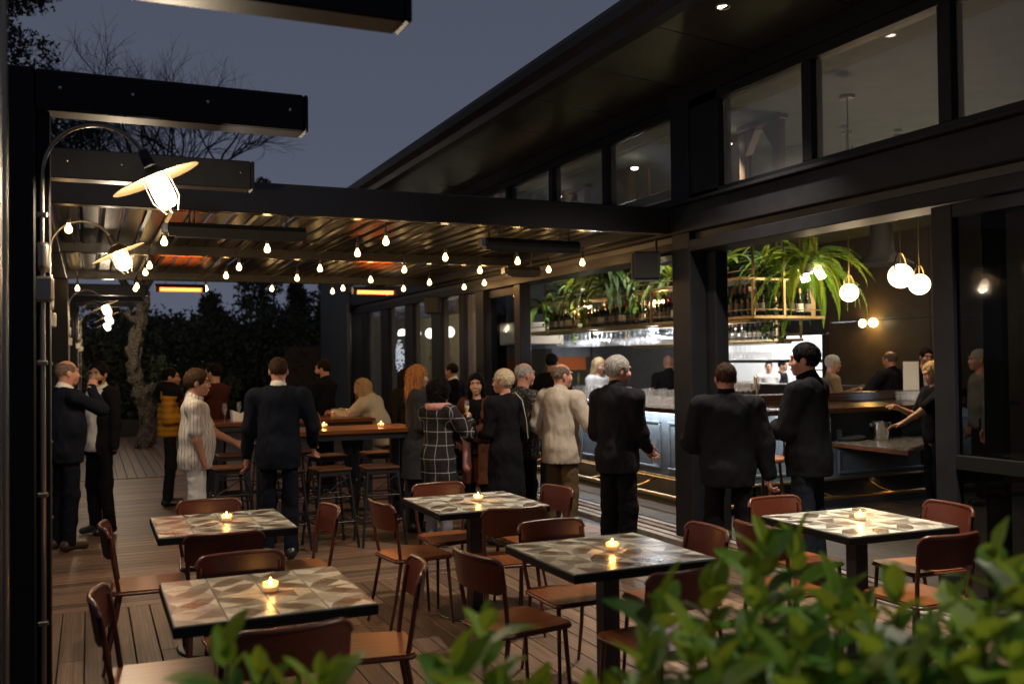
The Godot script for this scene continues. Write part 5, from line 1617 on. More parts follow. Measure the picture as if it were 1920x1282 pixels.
	if not p.get("no_legs", false):
		var tr := Fld.new(Vector3(-0.42, 0.03, -0.62), Vector3(0.42, 1.08 * s, 0.35), cell)
		for l in legs:
			tr.cap(l[0], l[1], 0.076 * s * T, 0.072 * s * T, 0.03)
			tr.cap(l[1], l[2] + Vector3(0, 0.0, 0), 0.070 * s * T, 0.060 * s * T, 0.03)
		tr.cap(legs[0][0] + Vector3(0, 0.04, 0.01), legs[1][0] + Vector3(0, 0.04, 0.01), 0.066 * s, 0.066 * s, 0.05)
		tr.rough(nz, 0.010, Vector3(6, 5, 6))
		tr.rough(nz, 0.005, Vector3(16, 15, 16), 9.0)
		tr.cut(Vector3(0, 0.045, 0), Vector3(0, -1, 0))
		tr.cut(Vector3(0, 1.04 * s + dy, 0), Vector3(0, 1, 0))
		var o := fresh()
		tr.net(o)
		out.trousers = o
		var shs := []
		for l in legs:
			var fo: Vector3 = l[2]
			var g := Fld.new(fo + Vector3(-0.08, -0.09, -0.24), fo + Vector3(0.08, 0.07, 0.12), 0.011)
			g.cap(Vector3(fo.x, fo.y - 0.015, fo.z + 0.03), Vector3(fo.x, fo.y - 0.032, fo.z - 0.15), 0.046 * s, 0.041 * s, 0.03, Vector3(1, 1.1, 1))
			g.cap(fo + Vector3(0, 0.02, 0.01), fo + Vector3(0, -0.02, 0.02), 0.043 * s, 0.045 * s, 0.03)
			g.cut(Vector3(0, fo.y - 0.069, 0), Vector3(0, -1, 0))
			var oo := fresh()
			g.net(oo)
			shs.append(oo)
		out.shoes = shs
	# --- top
	for pass_ in (2 if p.get("open", 0.0) > 0.0 else 1):
		var under: bool = pass_ == 1
		var inf := -0.012 if under else float(p.get("puff", 0.0))
		var hem: float = (p.get("hem", 0.86) if not under else 0.84) * s + dy
		var lo := Vector3(-0.75, minf(hem, 0.7 * s) - 0.05, -0.72)
		for a in arms: lo.y = minf(lo.y, minf(a[1].y, a[2].y) - 0.09)
		var J := Fld.new(lo, Vector3(0.75, p.h - 0.19 * s, 0.42), cell)
		var ch: float = (0.148 if fem else 0.165) * w * s + inf
		var wa: float = (0.128 if fem else 0.155) * w * s + inf + float(p.get("belly", 0.0)) * 0.4
		var hp: float = (0.155 if fem else 0.163) * w * s + inf
		J.cap(U.call(0, 1.14, 0), U.call(0, 1.35, 0), wa, ch, 0.05, Vector3(1, 1, 1.32))
		J.cap(Vector3(0, 0.93 * s + dy, 0.01), U.call(0, 1.14, 0), hp, wa, 0.05, Vector3(1, 1, 1.28))
		if p.get("belly", 0.0) > 0.0: J.ell(U.call(0, 1.08, -0.06), Vector3(0.13, 0.16, 0.10) * s, 0.08)
		if fem and not under:
			for sd in [-1.0, 1.0]: J.ell(U.call(sd * 0.07, 1.27, -0.085), Vector3(0.062, 0.062, 0.05) * s, 0.04)
		if hem < 0.85 * s + dy:
			var fl: float = p.get("flare", 0.17) * s
			J.cap(Vector3(0, hem - 0.1, 0.0), Vector3(0, 0.92 * s + dy, 0.01), fl, hp, 0.06, Vector3(1, 1, 1.15))
		J.cap(arms[0][0] + Vector3(0.015, 0.0, 0), arms[1][0] + Vector3(-0.015, 0.0, 0), 0.066 * s + inf * 0.7, 0.066 * s + inf * 0.7, 0.05)
		J.cap(U.call(0, 1.40, 0.012), U.call(0, 1.475, 0.014), 0.10 * s, 0.064 * s + inf * 0.3, 0.05)
		for sd in [-1.0, 1.0]:
			J.cap(U.call(sd * 0.03, 1.465, 0.016), U.call(sd * sw * 0.85, 1.405, 0.008), 0.056 * s + inf * 0.4, 0.058 * s + inf * 0.6, 0.04)
		J.cut(U.call(0, 1.485, 0.01), up.basis * Vector3(0, 1, -0.45))
		for a in arms:
			if under: continue
			var se: Vector3 = a[1]
			if p.get("short", false):
				se = a[0].lerp(a[1], 0.72)
				J.cap(a[0], se, 0.060 * s + inf, 0.060 * s + inf, 0.03)
			else:
				var sl: float = p.get("sleeve", 0.93)
				J.cap(a[0], a[1], 0.066 * s + inf, 0.056 * s + inf, 0.035)
				J.cap(a[1], a[1].lerp(a[2], sl), 0.055 * s + inf, 0.042 * s + inf * 0.7, 0.03)
		J.rough(nz, 0.014 * float(p.get("folds", 1.0)), Vector3(5, 4, 5))
		J.rough(nz, 0.0065 * float(p.get("folds", 1.0)), Vector3(16, 7, 16), 5.0)
		if p.get("quilt", false):
			var i := 0
			for z in J.nz:
				for y in J.ny:
					var dq := 0.012 * absf(sin((J.lo.y + y * J.c) * 42.0))
					for x in J.nx:
						J.f[i] += 0.007 - dq
						i += 1
		J.cut(Vector3(0, hem, 0), Vector3(0, -1, 0))
		if not under and p.get("open", 0.0) > 0.0:
			var ow: float = p.open
			J.carve_box(Vector3(-ow, hem - 0.1, -0.5), Vector3(ow, 1.30 * s + dy, -0.06))
			J.carve_box(Vector3(-ow * 1.5, 1.24 * s + dy, -0.5), Vector3(ow * 1.5, 1.6 * s, -0.055))
		var o := fresh()
		J.net(o)
		out["shirt" if under else "top"] = o
	# --- hair, in head space
	var style: String = p.get("hair", "short")
	if style != "bald":
		var long := style in ["long", "bob", "curly"]
		var H := Fld.new(Vector3(-0.15, -0.36 if long else -0.12, -0.13), Vector3(0.15, 0.16, 0.17), hcell if not long else 0.009)
		var th: float = {"short": 0.0, "rim": -0.003, "crop": -0.002, "thick": 0.008, "long": 0.008, "bob": 0.008, "curly": 0.03}[style]
		H.ell(Vector3(0, 0.033, 0.017), Vector3(0.083 + th, 0.094 + th, 0.099 + th), 0.01)
		if long:
			var L: float = p.get("hair_len", 0.24)
			for sd in [-1.0, 1.0]:
				H.cap(Vector3(sd * 0.062, 0.02, 0.0), Vector3(sd * 0.082, -L * 0.85, 0.012), 0.032, 0.026, 0.03)
				H.cap(Vector3(sd * 0.035, 0.02, 0.07), Vector3(sd * 0.055, -L, 0.085), 0.05, 0.034, 0.04)
			H.cap(Vector3(0, 0.02, 0.075), Vector3(0, -L, 0.095), 0.05, 0.034, 0.04)
		var hl: float = p.get("hairline", 0.0)
		H.ell(Vector3(0, -0.035 + hl, -0.098), Vector3(0.073, 0.108, 0.070), 0.012, true)
		if not long:
			for sd in [-1.0, 1.0]:
				H.ell(Vector3(sd * 0.088, -0.022, 0.006), Vector3(0.03, 0.045, 0.030), 0.01, true)
			H.cut(Vector3(0, -0.058, 0.06), Vector3(0, -1, -0.45))
			H.cut(Vector3(0, -0.03, -0.045), Vector3(0, -0.75, -1.0))
		else:
			H.ell(Vector3(0, -0.10, -0.055), Vector3(0.058, 0.14, 0.07), 0.02, true)
		if style == "rim": H.ell(Vector3(0, 0.125, -0.02), Vector3(0.066, 0.088, 0.112), 0.012, true)
		if style == "curly": H.rough(nz, 0.018, Vector3(32, 32, 32))
		H.rough(nz, 0.012 if long else 0.0055, Vector3(55, 12, 55) if long else Vector3(45, 16, 30))
		var o := fresh()
		H.net(o, hx)
		out.hair = o
	if p.get("beard", false):
		var D := Fld.new(Vector3(-0.09, -0.15, -0.13), Vector3(0.09, 0.01, 0.05), 0.007)
		var bl: float = p.get("beard_len", 0.0)
		D.ell(Vector3(0, -0.050 - bl, -0.030), Vector3(0.061, 0.070 + bl, 0.067), 0.01)
		D.cut(Vector3(0, -0.048, -0.09), Vector3(0, 1.0, -0.55))
		D.cut(Vector3(0, 0, 0.012), Vector3(0, 0, 1))
		D.ell(Vector3(0, -0.069, -0.105), Vector3(0.018, 0.007, 0.02), 0.004, true)
		D.cap(Vector3(-0.024, -0.056, -0.086), Vector3(0.024, -0.056, -0.086), 0.008, 0.008, 0.01)
		D.rough(nz, 0.008, Vector3(60, 40, 60))
		var o := fresh()
		D.net(o, hx)
		out.beard = o
	return out

var specs := []
var built := []

func _figure_job(i: int) -> void:
	built[i] = figure(specs[i])

func cloth(c: Color, rough := 0.9, bump := 0.35, tex: Texture2D = null, scale := 1.0) -> StandardMaterial3D:
	var m := mat(c, rough)
	m.normal_enabled = true
	m.normal_texture = M.weave
	m.normal_scale = bump
	m.uv1_triplanar = true
	m.uv1_scale = Vector3.ONE * (5.0 if tex == null else scale)
	if tex: m.albedo_texture = tex
	m.metallic_specular = 0.2
	return m

func pattern(n: int, fn: Callable) -> ImageTexture:
	var im := Image.create(n, n, false, Image.FORMAT_RGB8)
	for y in n:
		for x in n: im.set_pixel(x, y, fn.call(float(x) / n, float(y) / n))
	return ImageTexture.create_from_image(im)

func make_people() -> void:
	M.weave = noise_tex(256, 0.09, 61, true, [], 4, 3.0)
	var skin := {}
	for q in [["fair", 0.50, 0.29, 0.20], ["ruddy", 0.46, 0.23, 0.16], ["tan", 0.36, 0.20, 0.125], ["olive", 0.40, 0.235, 0.155]]:
		var m := mottled(lin(q[1] * 0.88, q[2] * 0.82, q[3] * 0.8), lin(q[1] * 1.06, q[2] * 1.06, q[3] * 1.06), 0.45, 0.03, 6.0, 71)
		m.subsurf_scatter_enabled = true
		m.subsurf_scatter_strength = 0.15
		skin[q[0]] = m
	var hair := {}
	for q in [["black", 0.008, 0.007, 0.007], ["brown", 0.045, 0.026, 0.016], ["dark", 0.018, 0.012, 0.009], ["grey", 0.30, 0.28, 0.26], ["white", 0.50, 0.47, 0.43], ["blond", 0.42, 0.29, 0.15], ["red", 0.36, 0.15, 0.05], ["mixed", 0.13, 0.095, 0.07], ["ash", 0.46, 0.37, 0.25]]:
		var m := mottled(lin(q[1] * 0.4, q[2] * 0.4, q[3] * 0.4), lin(q[1] * 1.4, q[2] * 1.4, q[3] * 1.4), 0.6, 0.06, 9.0, 81, 0.2)
		m.metallic_specular = 0.15
		m.uv1_scale = Vector3(14, 4, 14)
		hair[q[0]] = m
		var ms := mat(lin(minf(q[1] * 1.7, 0.75), minf(q[2] * 1.7, 0.72), minf(q[3] * 1.7, 0.68)), 0.6, 0.0, 0.1)
		hair[q[0] + "_strand"] = ms
	var navy := cloth(lin(0.008, 0.010, 0.017))
	var black := cloth(lin(0.007, 0.007, 0.0085))
	var black2 := cloth(lin(0.011, 0.010, 0.013), 0.75)
	var charcoal := cloth(lin(0.0125, 0.013, 0.0155))
	var char2 := cloth(lin(0.03, 0.03, 0.034))
	var whitec := cloth(lin(0.62, 0.60, 0.58))
	var maroon := cloth(lin(0.045, 0.012, 0.011))
	var beige := cloth(lin(0.39, 0.335, 0.275))
	var khaki := cloth(lin(0.085, 0.055, 0.028))
	var browncoat := cloth(lin(0.075, 0.026, 0.014))
	var yellow := cloth(lin(0.40, 0.185, 0.02), 0.6)
	var tanj := cloth(lin(0.22, 0.15, 0.085))
	var jeans := cloth(lin(0.014, 0.018, 0.026))
	var palejeans := cloth(lin(0.16, 0.16, 0.17))
	var knit := cloth(lin(0.50, 0.43, 0.32), 0.95, 1.4)
	knit.uv1_scale = Vector3.ONE * 9.0
	var stripes := cloth(Color.WHITE, 0.9, 0.3, pattern(128, func(x, _y): return lin(0.12, 0.11, 0.12) if fmod(x * 4.0, 1.0) < 0.16 else lin(0.60, 0.57, 0.53)), 9.0)
	var plaid := cloth(Color.WHITE, 0.95, 0.4, pattern(128, func(x, y):
		var a := 1.0 if (absf(x - 0.5) < 0.03 or absf(y - 0.5) < 0.03) else 0.0
		var b := 0.35 if (fmod(x * 10.0, 1.0) < 0.35 or fmod(y * 10.0, 1.0) < 0.35) else 0.0
		var v := 0.010 + 0.28 * a + 0.06 * b
		return lin(v, v * 0.95, v * 0.97)), 8.0)
	var fn := FastNoiseLite.new()
	fn.noise_type = FastNoiseLite.TYPE_CELLULAR
	fn.frequency = 0.09
	fn.seed = 4
	var floral := cloth(Color.WHITE, 0.8, 0.3, pattern(128, func(x, y):
		var v := fn.get_noise_2d(x * 128, y * 128)
		return lin(0.20, 0.185, 0.165) if v > -0.42 and v < -0.22 else (lin(0.11, 0.10, 0.09) if v > -0.62 and v < -0.58 else lin(0.012, 0.012, 0.014))), 4.0)
	var shoe := mat(lin(0.012, 0.011, 0.011), 0.35)
	var brownshoe := mat(lin(0.05, 0.028, 0.016), 0.4)
	var sneaker := mat(lin(0.6, 0.57, 0.55), 0.6)
	var d := deg_to_rad(1.0)
	var V := func(x, y, z): return Vector3(x, y, z)
	# phi: 0 turned away from the camera, 90 to the picture's left, 180 to the camera
	specs = [
		{at = V.call(-0.2, 0, -9.83), phi = -38, h = 1.77, near = true, skin = "ruddy", hair = "rim", hc = "mixed", top = navy, bottom = navy, shoe = brownshoe, w = 1.08, belly = 0.1, hem = 0.80, flare = 0.19, collar = whitec, head = V.call(0.02, -0.15, 0), rh = V.call(0.06, 1.50, -0.21), rh_hint = V.call(0.7, -1.2, -0.1), rh_curl = 0.9, rh_dir = V.call(-0.5, 0.5, -0.5), lh_hide = true, label = "balding person in a dark navy suit raising a glass by the left post"},
		{at = V.call(0.10, 0, -10.62), phi = 152, h = 1.75, near = true, skin = "tan", hair = "thick", hc = "black", beard = true, top = black, bottom = black, shirt = whitec, open = 0.075, shoe = shoe, hem = 0.80, collar = whitec, head = V.call(-0.05, 0.35, 0.05), rh = V.call(0.07, 1.08, -0.25), rh_hint = V.call(0.6, -0.5, 0.5), lh_hide = true, label = "bearded person in black jacket over white shirt facing the balding person"},
		{at = V.call(0.9, 0, -12.3), phi = -72, h = 1.67, skin = "tan", hair = "short", hc = "black", top = yellow, quilt = true, puff = 0.022, folds = 0.4, bottom = charcoal, shoe = shoe, hem = 0.88, yoke = black, head = V.call(0, -0.1, 0), rh = V.call(0.12, 1.12, -0.22), lh = V.call(-0.1, 1.15, -0.25), label = "person in a mustard yellow quilted jacket with black shoulders"},
		{at = V.call(0.85, 0, -8.71), phi = -76, h = 1.67, near = true, cell = 0.013, skin = "ruddy", hair = "thick", hc = "brown", top = stripes, short = true, bottom = whitec, shoe = sneaker, hem = 0.84, flare = 0.165, belly = 0.05, folds = 0.8, collar = stripes, head = V.call(0.0, 0.06, 0), rh = V.call(0.19, 0.86, -0.10), rh_hint = V.call(0.5, 0.0, 1.0), rh_hide = true, lh = V.call(-0.14, 1.05, -0.36), lh_hint = V.call(-0.5, -1, 0.3), lh_curl = 0.9, label = "person in a white striped short sleeved shirt, hand in pocket"},
		{at = V.call(1.40, 0, -12.05), phi = 68, h = 1.72, skin = "olive", hair = "short", hc = "black", beard = true, top = maroon, bottom = black, shoe = shoe, sunglasses = true, head = V.call(0.05, 0.0, 0), lh = V.call(-0.12, 1.36, -0.30), lh_hint = V.call(-1, -0.6, 0.2), lh_curl = 0.6, rh = V.call(0.12, 1.1, -0.3), label = "person in a maroon top with sunglasses on the head, gesturing"},
		{at = V.call(1.53, 0, -8.52), phi = 4, h = 1.77, near = true, cell = 0.013, skin = "ruddy", hair = "crop", hc = "brown", top = navy, bottom = navy, shoe = shoe, w = 1.08, hem = 0.78, flare = 0.18, puff = 0.006, collar = whitec, head = V.call(0.0, 0.12, 0), sunglasses = true, lh = V.call(-0.29, 0.84, -0.06), rh = V.call(0.27, 0.95, -0.20), label = "person in a navy suit seen from behind, sunglasses on the head"},
		{at = V.call(2.81, 0, -12.35), phi = 70, h = 1.75, skin = "ruddy", hair = "short", hc = "dark", beard = true, top = black, bottom = black, shoe = shoe, collar = black, head = V.call(0, 0.15, 0), lh = V.call(-0.15, 1.08, -0.3), rh = V.call(0.15, 1.08, -0.3), label = "bearded person in a black shirt behind the farther high table"},
		{at = V.call(3.32, 0, -11.45), phi = 74, h = 1.72, cell = 0.014, skin = "ruddy", hair = "long", hc = "blond", hair_len = 0.30, beard = true, beard_len = 0.03, bc = "mixed", top = knit, bottom = jeans, shoe = shoe, puff = 0.022, sit = true, lean = 0.42, hem = 0.86, sunglasses = true, head = V.call(0.30, 0.0, 0), lh = V.call(-0.10, 1.10, -0.62), rh = V.call(0.08, 1.10, -0.62), lh_hint = V.call(-0.6, -1, 0.2), rh_hint = V.call(0.6, -1, 0.2), lh_curl = 0.9, rh_curl = 0.9, label = "long haired bearded person in cream knitted sweater leaning on the high table"},
		{at = V.call(3.05, 0, -9.25), phi = -72, h = 1.68, near = true, fem = true, skin = "fair", hair = "long", hc = "red", hair_len = 0.22, top = char2, bottom = black, shoe = shoe, hem = 0.55, flare = 0.20, puff = 0.01, head = V.call(-0.08, 0.0, 0), rh = V.call(0.1, 1.1, -0.25), lh = V.call(-0.1, 1.12, -0.28), label = "person with wavy red hair in a grey coat"},
		{at = V.call(2.99, 0, -8.42), phi = -34, h = 1.53, near = true, cell = 0.013, fem = true, skin = "fair", hair = "curly", hc = "black", hair_len = 0.20, top = plaid, bottom = palejeans, shoe = sneaker, hem = 0.50, flare = 0.215, puff = 0.022, head = V.call(0, -0.3, 0), scarf = true, rh = V.call(0.15, 1.30, -0.34), rh_hint = V.call(0.8, -1, 0.2), rh_curl = 0.85, rh_dir = V.call(-0.3, 1.0, -0.4), lh = V.call(-0.05, 1.05, -0.30), label = "black haired person in a checked coat with pink scarf, raising a flute"},
		{at = V.call(3.66, 0, -9.12), phi = 158, h = 1.58, near = true, fem = true, skin = "fair", hair = "long", hc = "black", hair_len = 0.22, top = browncoat, shirt = black, open = 0.05, bottom = black, shoe = shoe, hem = 0.50, flare = 0.19, puff = 0.008, head = V.call(0, 0.25, 0), rh = V.call(0.20, 1.16, -0.30), lh = V.call(-0.04, 1.10, -0.28), lh_curl = 0.85, lh_hint = V.call(-0.8, -0.6, 0.2), label = "dark haired person in a brown coat facing the camera, holding a glass"},
		{at = V.call(3.55, 0, -8.16), phi = 42, h = 1.63, near = true, cell = 0.013, fem = true, skin = "ruddy", hair = "thick", hc = "ash", top = black, bottom = black, shoe = shoe, hem = 0.22, flare = 0.235, w = 1.12, head = V.call(0, 0.50, 0), bag_strap = true, rh = V.call(0.16, 1.05, -0.2), lh = V.call(-0.1, 1.08, -0.26), label = "person with short fair hair in a long black dress with a shoulder strap"},
		{at = V.call(4.95, 0, -13.3), phi = 62, h = 1.68, cell = 0.02, skin = "tan", hair = "short", hc = "dark", top = black, bottom = black, shoe = shoe, collar = whitec, label = "dark clothed person far back beside the black glass panel"},
		{at = V.call(3.72, 0, -11.75), phi = -130, h = 1.62, cell = 0.02, fem = true, skin = "tan", hair = "long", hc = "dark", hair_len = 0.30, top = cloth(lin(0.02, 0.015, 0.01)), bottom = black, shoe = shoe, label = "person with long dark hair standing behind the knitted sweater"},
		{at = V.call(3.96, 0, -8.62), phi = -58, h = 1.69, near = true, cell = 0.014, skin = "ruddy", hair = "rim", hc = "grey", top = floral, bottom = black, shoe = shoe, hem = 0.76, flare = 0.19, belly = 0.12, head = V.call(0, -0.05, 0), rh = V.call(0.15, 1.1, -0.26), lh_hide = true, label = "grey haired person in a black and white patterned shirt"},
		{at = V.call(4.06, 0, -8.0), phi = -40, h = 1.68, near = true, cell = 0.013, skin = "ruddy", hair = "rim", hc = "mixed", hairline = 0.03, top = beige, bottom = khaki, shoe = brownshoe, w = 1.05, hem = 0.78, flare = 0.205, puff = 0.014, tw = 1.12, collar = beige, head = V.call(0.02, -0.42, 0), rh = V.call(0.22, 1.10, -0.27), rh_hint = V.call(0.8, -1.0, 0.5), rh_hide = true, lh = V.call(-0.26, 0.97, -0.16), lh_hide = true, label = "balding person in a pale beige jacket and brown trousers, seen from behind"},
		{at = V.call(5.58, 0, -11.25), phi = -25, h = 1.80, cell = 0.02, skin = "tan", hair = "short", hc = "black", top = black, bottom = black, shoe = shoe, label = "black haired person standing inside the bar opening"},
		{at = V.call(3.94, 0, -6.75), phi = -48, h = 1.74, near = true, cell = 0.013, skin = "ruddy", hair = "thick", hc = "grey", top = black2, bottom = black, shoe = shoe, w = 1.02, hem = 0.80, flare = 0.185, puff = 0.012, tw = 1.1, collar = black2, collar_h = 0.05, head = V.call(0.0, -0.38, 0), rh = V.call(0.10, 0.98, -0.26), rh_hint = V.call(0.5, -0.6, 1.0), rh_curl = 0.9, lh_hide = true, lh = V.call(-0.1, 1.08, -0.2), label = "silver haired person in a black jacket holding a glass before the bar"},
		{at = V.call(4.33, 0, -5.82), phi = -4, h = 1.68, near = true, cell = 0.013, skin = "ruddy", hair = "crop", hc = "brown", top = charcoal, bottom = black, shoe = shoe, w = 1.06, hem = 0.80, flare = 0.19, puff = 0.026, tw = 1.06, collar = black, collar_h = 0.055, stance = 0.14, lh = V.call(-0.12, 1.10, -0.27), lh_hint = V.call(-0.7, -0.8, 0.5), lh_hide = true, rh = V.call(0.31, 0.85, 0.02), rh_hint = V.call(0.8, -0.2, 0.6), rh_curl = 0.8, rf = V.call(0.03, 0, 0.10), label = "person in a bulky dark jacket from behind, hand near the chair back"},
		{at = V.call(4.92, 0, -5.62), phi = 52, h = 1.82, near = true, cell = 0.013, skin = "ruddy", hair = "thick", hc = "black", top = charcoal, bottom = jeans, shoe = shoe, w = 1.05, hem = 0.80, flare = 0.185, puff = 0.014, tw = 1.1, collar = black, collar_h = 0.05, head = V.call(0.0, 0.22, 0), lh = V.call(-0.05, 1.12, -0.28), lh_hint = V.call(-0.8, -0.8, 0.6), lh_hide = true, rh = V.call(0.05, 1.08, -0.26), rh_hint = V.call(0.9, -0.5, 0.4), rh_hide = true, label = "tall dark haired person in a charcoal sweater, arms folded, facing left"},
		{at = V.call(6.98, 0, -12.5), phi = -140, h = 1.74, cell = 0.018, fem = true, skin = "fair", hair = "bob", hc = "blond", hair_len = 0.16, top = whitec, bottom = black, shoe = shoe, puff = 0.01, head = V.call(-0.2, 0.0, 0), rh = V.call(0.12, 1.2, -0.25), lh = V.call(-0.1, 1.25, -0.28), label = "bartender in a white blouse behind the left part of the bar"},
		{at = V.call(8.42, 0, -12.8), phi = 5, h = 1.77, cell = 0.02, skin = "ruddy", hair = "bald", hc = "grey", top = black, bottom = black, shoe = shoe, w = 1.05, collar = black, label = "bald person in black behind the bar, seen from behind by the column"},
		{at = V.call(13.0, 0, -16.0), phi = 170, h = 1.62, cell = 0.022, skin = "fair", hair = "short", hc = "dark", top = whitec, bottom = whitec, shoe = shoe, label = "cook in white in the bright kitchen, the one on the left"},
		{at = V.call(13.35, 0, -16.0), phi = -120, h = 1.64, cell = 0.022, skin = "tan", hair = "short", hc = "black", top = charcoal, bottom = charcoal, shoe = shoe, label = "dark haired cook in the bright kitchen, the one on the right"},
		{at = V.call(9.42, 0, -10.25), phi = -96, h = 1.73, cell = 0.016, skin = "ruddy", hair = "thick", hc = "white", top = tanj, shirt = charcoal, open = 0.05, bottom = black, shoe = shoe, head = V.call(-0.05, 0, 0), rh = V.call(0.1, 1.18, -0.30), lh = V.call(-0.08, 1.25, -0.32), lh_curl = 0.85, label = "white haired person in a tan jacket behind the bar corner"},
		{at = V.call(8.72, 0, -9.95), phi = -30, h = 1.60, cell = 0.018, fem = true, skin = "fair", hair = "bob", hc = "blond", hair_len = 0.16, top = tanj, bottom = black, shoe = shoe, label = "person with fair wavy hair half hidden behind the charcoal sweater"},
		{at = V.call(10.15, 0, -9.9), phi = 28, h = 1.78, cell = 0.016, skin = "ruddy", hair = "rim", hairline = 0.04, hc = "mixed", top = black, bottom = black, shoe = shoe, w = 1.12, puff = 0.015, collar = black, lh = V.call(-0.24, 1.2, -0.24), lh_hint = V.call(-1, -0.6, 0.3), lh_curl = 0.9, label = "bald headed person in black with back to the camera at the right bar end"},
		{at = V.call(10.86, 0, -9.95), phi = 172, h = 1.81, cell = 0.016, skin = "ruddy", hair = "thick", hc = "black", top = black, shirt = whitec, open = 0.04, bottom = black, shoe = shoe, smile = true, head = V.call(0.0, 0.15, 0.08), label = "laughing dark haired person facing the camera at the right bar end"},
		{at = V.call(7.95, 0, -7.18), phi = 92, h = 1.65, near = true, cell = 0.014, fem = true, skin = "fair", hair = "bob", hc = "blond", hair_len = 0.14, top = black, short = true, puff = 0.012, bottom = black, shoe = shoe, head = V.call(-0.25, 0.05, 0), lh = V.call(-0.12, 1.04, -0.50), lh_hint = V.call(-0.4, -1, 0.3), lh_dir = V.call(0.1, -0.25, -1), lh_thumb = V.call(-1, 0.4, 0), lh_curl = 0.25, rh = V.call(0.14, 1.24, -0.34), rh_hint = V.call(0.4, -1, 0.3), label = "fair haired server in a black T-shirt reaching over the service shelf"},
		{at = V.call(9.3, 0, -7.75), phi = 80, h = 1.78, cell = 0.018, skin = "ruddy", hair = "short", hc = "grey", top = cloth(lin(0.12, 0.115, 0.11)), bottom = black, shoe = shoe, label = "person in a pale grey top seen through the glass door edge"},
	]
	for i in specs.size():
		specs[i].seed = 100 + i * 7
		built.append({})
	var job := WorkerThreadPool.add_group_task(_figure_job, specs.size(), 4, true)
	WorkerThreadPool.wait_for_group_task_completion(job)
	var eye_w := mat(lin(0.30, 0.27, 0.25), 0.3, 0.0, 0.3)
	var eye_d := mat(lin(0.02, 0.012, 0.008), 0.1)
	var lip := mat(lin(0.30, 0.09, 0.075), 0.4)
	for i in specs.size():
		var p: Dictionary = specs[i]
		var r: Dictionary = built[i]
		var t := thing("person", p.label, "person", p.at, deg_to_rad(p.phi - 24.0))
		obj("body", net_mesh(r.body), skin[p.skin], t)
		if r.has("trousers"):
			obj("trousers", net_mesh(r.trousers), p.bottom, t)
			for s in r.shoes: obj("shoe", net_mesh(s), p.shoe, t)
		obj("jacket" if p.has("collar") or p.get("open", 0.0) > 0.0 else "top", net_mesh(r.top), p.top, t)
		if r.has("shirt"): obj("shirt", net_mesh(r.shirt), p.shirt, t)
		if r.has("hair"): obj("hair", net_mesh(r.hair), hair[p.hc], t)
		if p.get("near", false) and r.has("hair"):
			var sg := Geo.new()
			var hr := RandomNumberGenerator.new()
			hr.seed = 900 + i
			var hv: PackedVector3Array = r.hair[0]
			var hn: PackedVector3Array = r.hair[1]
			var long_h: bool = p.hair in ["long", "bob", "curly"]
			for k in (700 if long_h else 480):
				var q := hr.randi() % hv.size()
				var flow := (Vector3(0, -1, 0.35) if long_h else Vector3(hr.randf_range(-0.4, 0.4), -0.6, 0.8)) + Vector3(hr.randf_range(-0.3, 0.3), 0, hr.randf_range(-0.3, 0.3))
				flow = (flow - hn[q] * flow.dot(hn[q])).normalized()
				var L := hr.randf_range(0.03, 0.075) if long_h else hr.randf_range(0.014, 0.03)
				var sd := flow.cross(hn[q]).normalized() * (0.0016 if long_h else 0.0012)
				var a: Vector3 = hv[q] + hn[q] * 0.0005
				var b: Vector3 = a + flow * L * 0.5 + hn[q] * 0.004
				var c: Vector3 = a + flow * L + hn[q] * hr.randf_range(0.0, 0.006)
				sg.quad(a - sd, a + sd, b + sd, b - sd, hn[q])
				sg.flat(b - sd, b + sd, c, hn[q])
			tag(obj("hair_strands", sg.mesh(), hair[p.hc + "_strand"], t.get_node("hair")), "", "", "", "stuff")
		if r.has("beard"): obj("beard", net_mesh(r.beard), hair[p.get("bc", p.hc)], t)
		var hx: Transform3D = r.head
		var s: float = p.h / 1.75
		# eyes, brows, mouth
		for sd in [-1.0, 1.0]:
			var g := Geo.new()
			g.ball(Vector3(sd * 0.031, 0.0055, -0.0785), Vector3(0.0125, 0.0062, 0.0095), 10, 8, hx)
			var ey := obj("eye", g.mesh(), eye_w, t)
			g = Geo.new()
			g.ball(Vector3(sd * 0.031, 0.006, -0.0853), Vector3(0.0058, 0.0056, 0.004), 8, 6, hx)
			obj("iris", g.mesh(), eye_d, ey)
			g = Geo.new()
			g.tube([hx * Vector3(sd * 0.013, 0.026, -0.0945), hx * Vector3(sd * 0.032, 0.031, -0.0935), hx * Vector3(sd * 0.050, 0.025, -0.080)], [0.003, 0.0042, 0.002], 6)
			obj("eyebrow", g.mesh(), hair[p.hc], t)
		var g := Geo.new()
		if p.get("smile", false):
			g.ball(Vector3(0, -0.068, -0.088), Vector3(0.024, 0.010, 0.010), 12, 8, hx)
			obj("teeth", g.mesh(), mat(lin(0.7, 0.66, 0.6), 0.3), t)
		else:
			g.tube([hx * Vector3(-0.021, -0.068, -0.086), hx * Vector3(0, -0.066, -0.0955), hx * Vector3(0.021, -0.068, -0.086)], [0.002, 0.0055, 0.002], 6)
			obj("mouth", g.mesh(), lip, t)
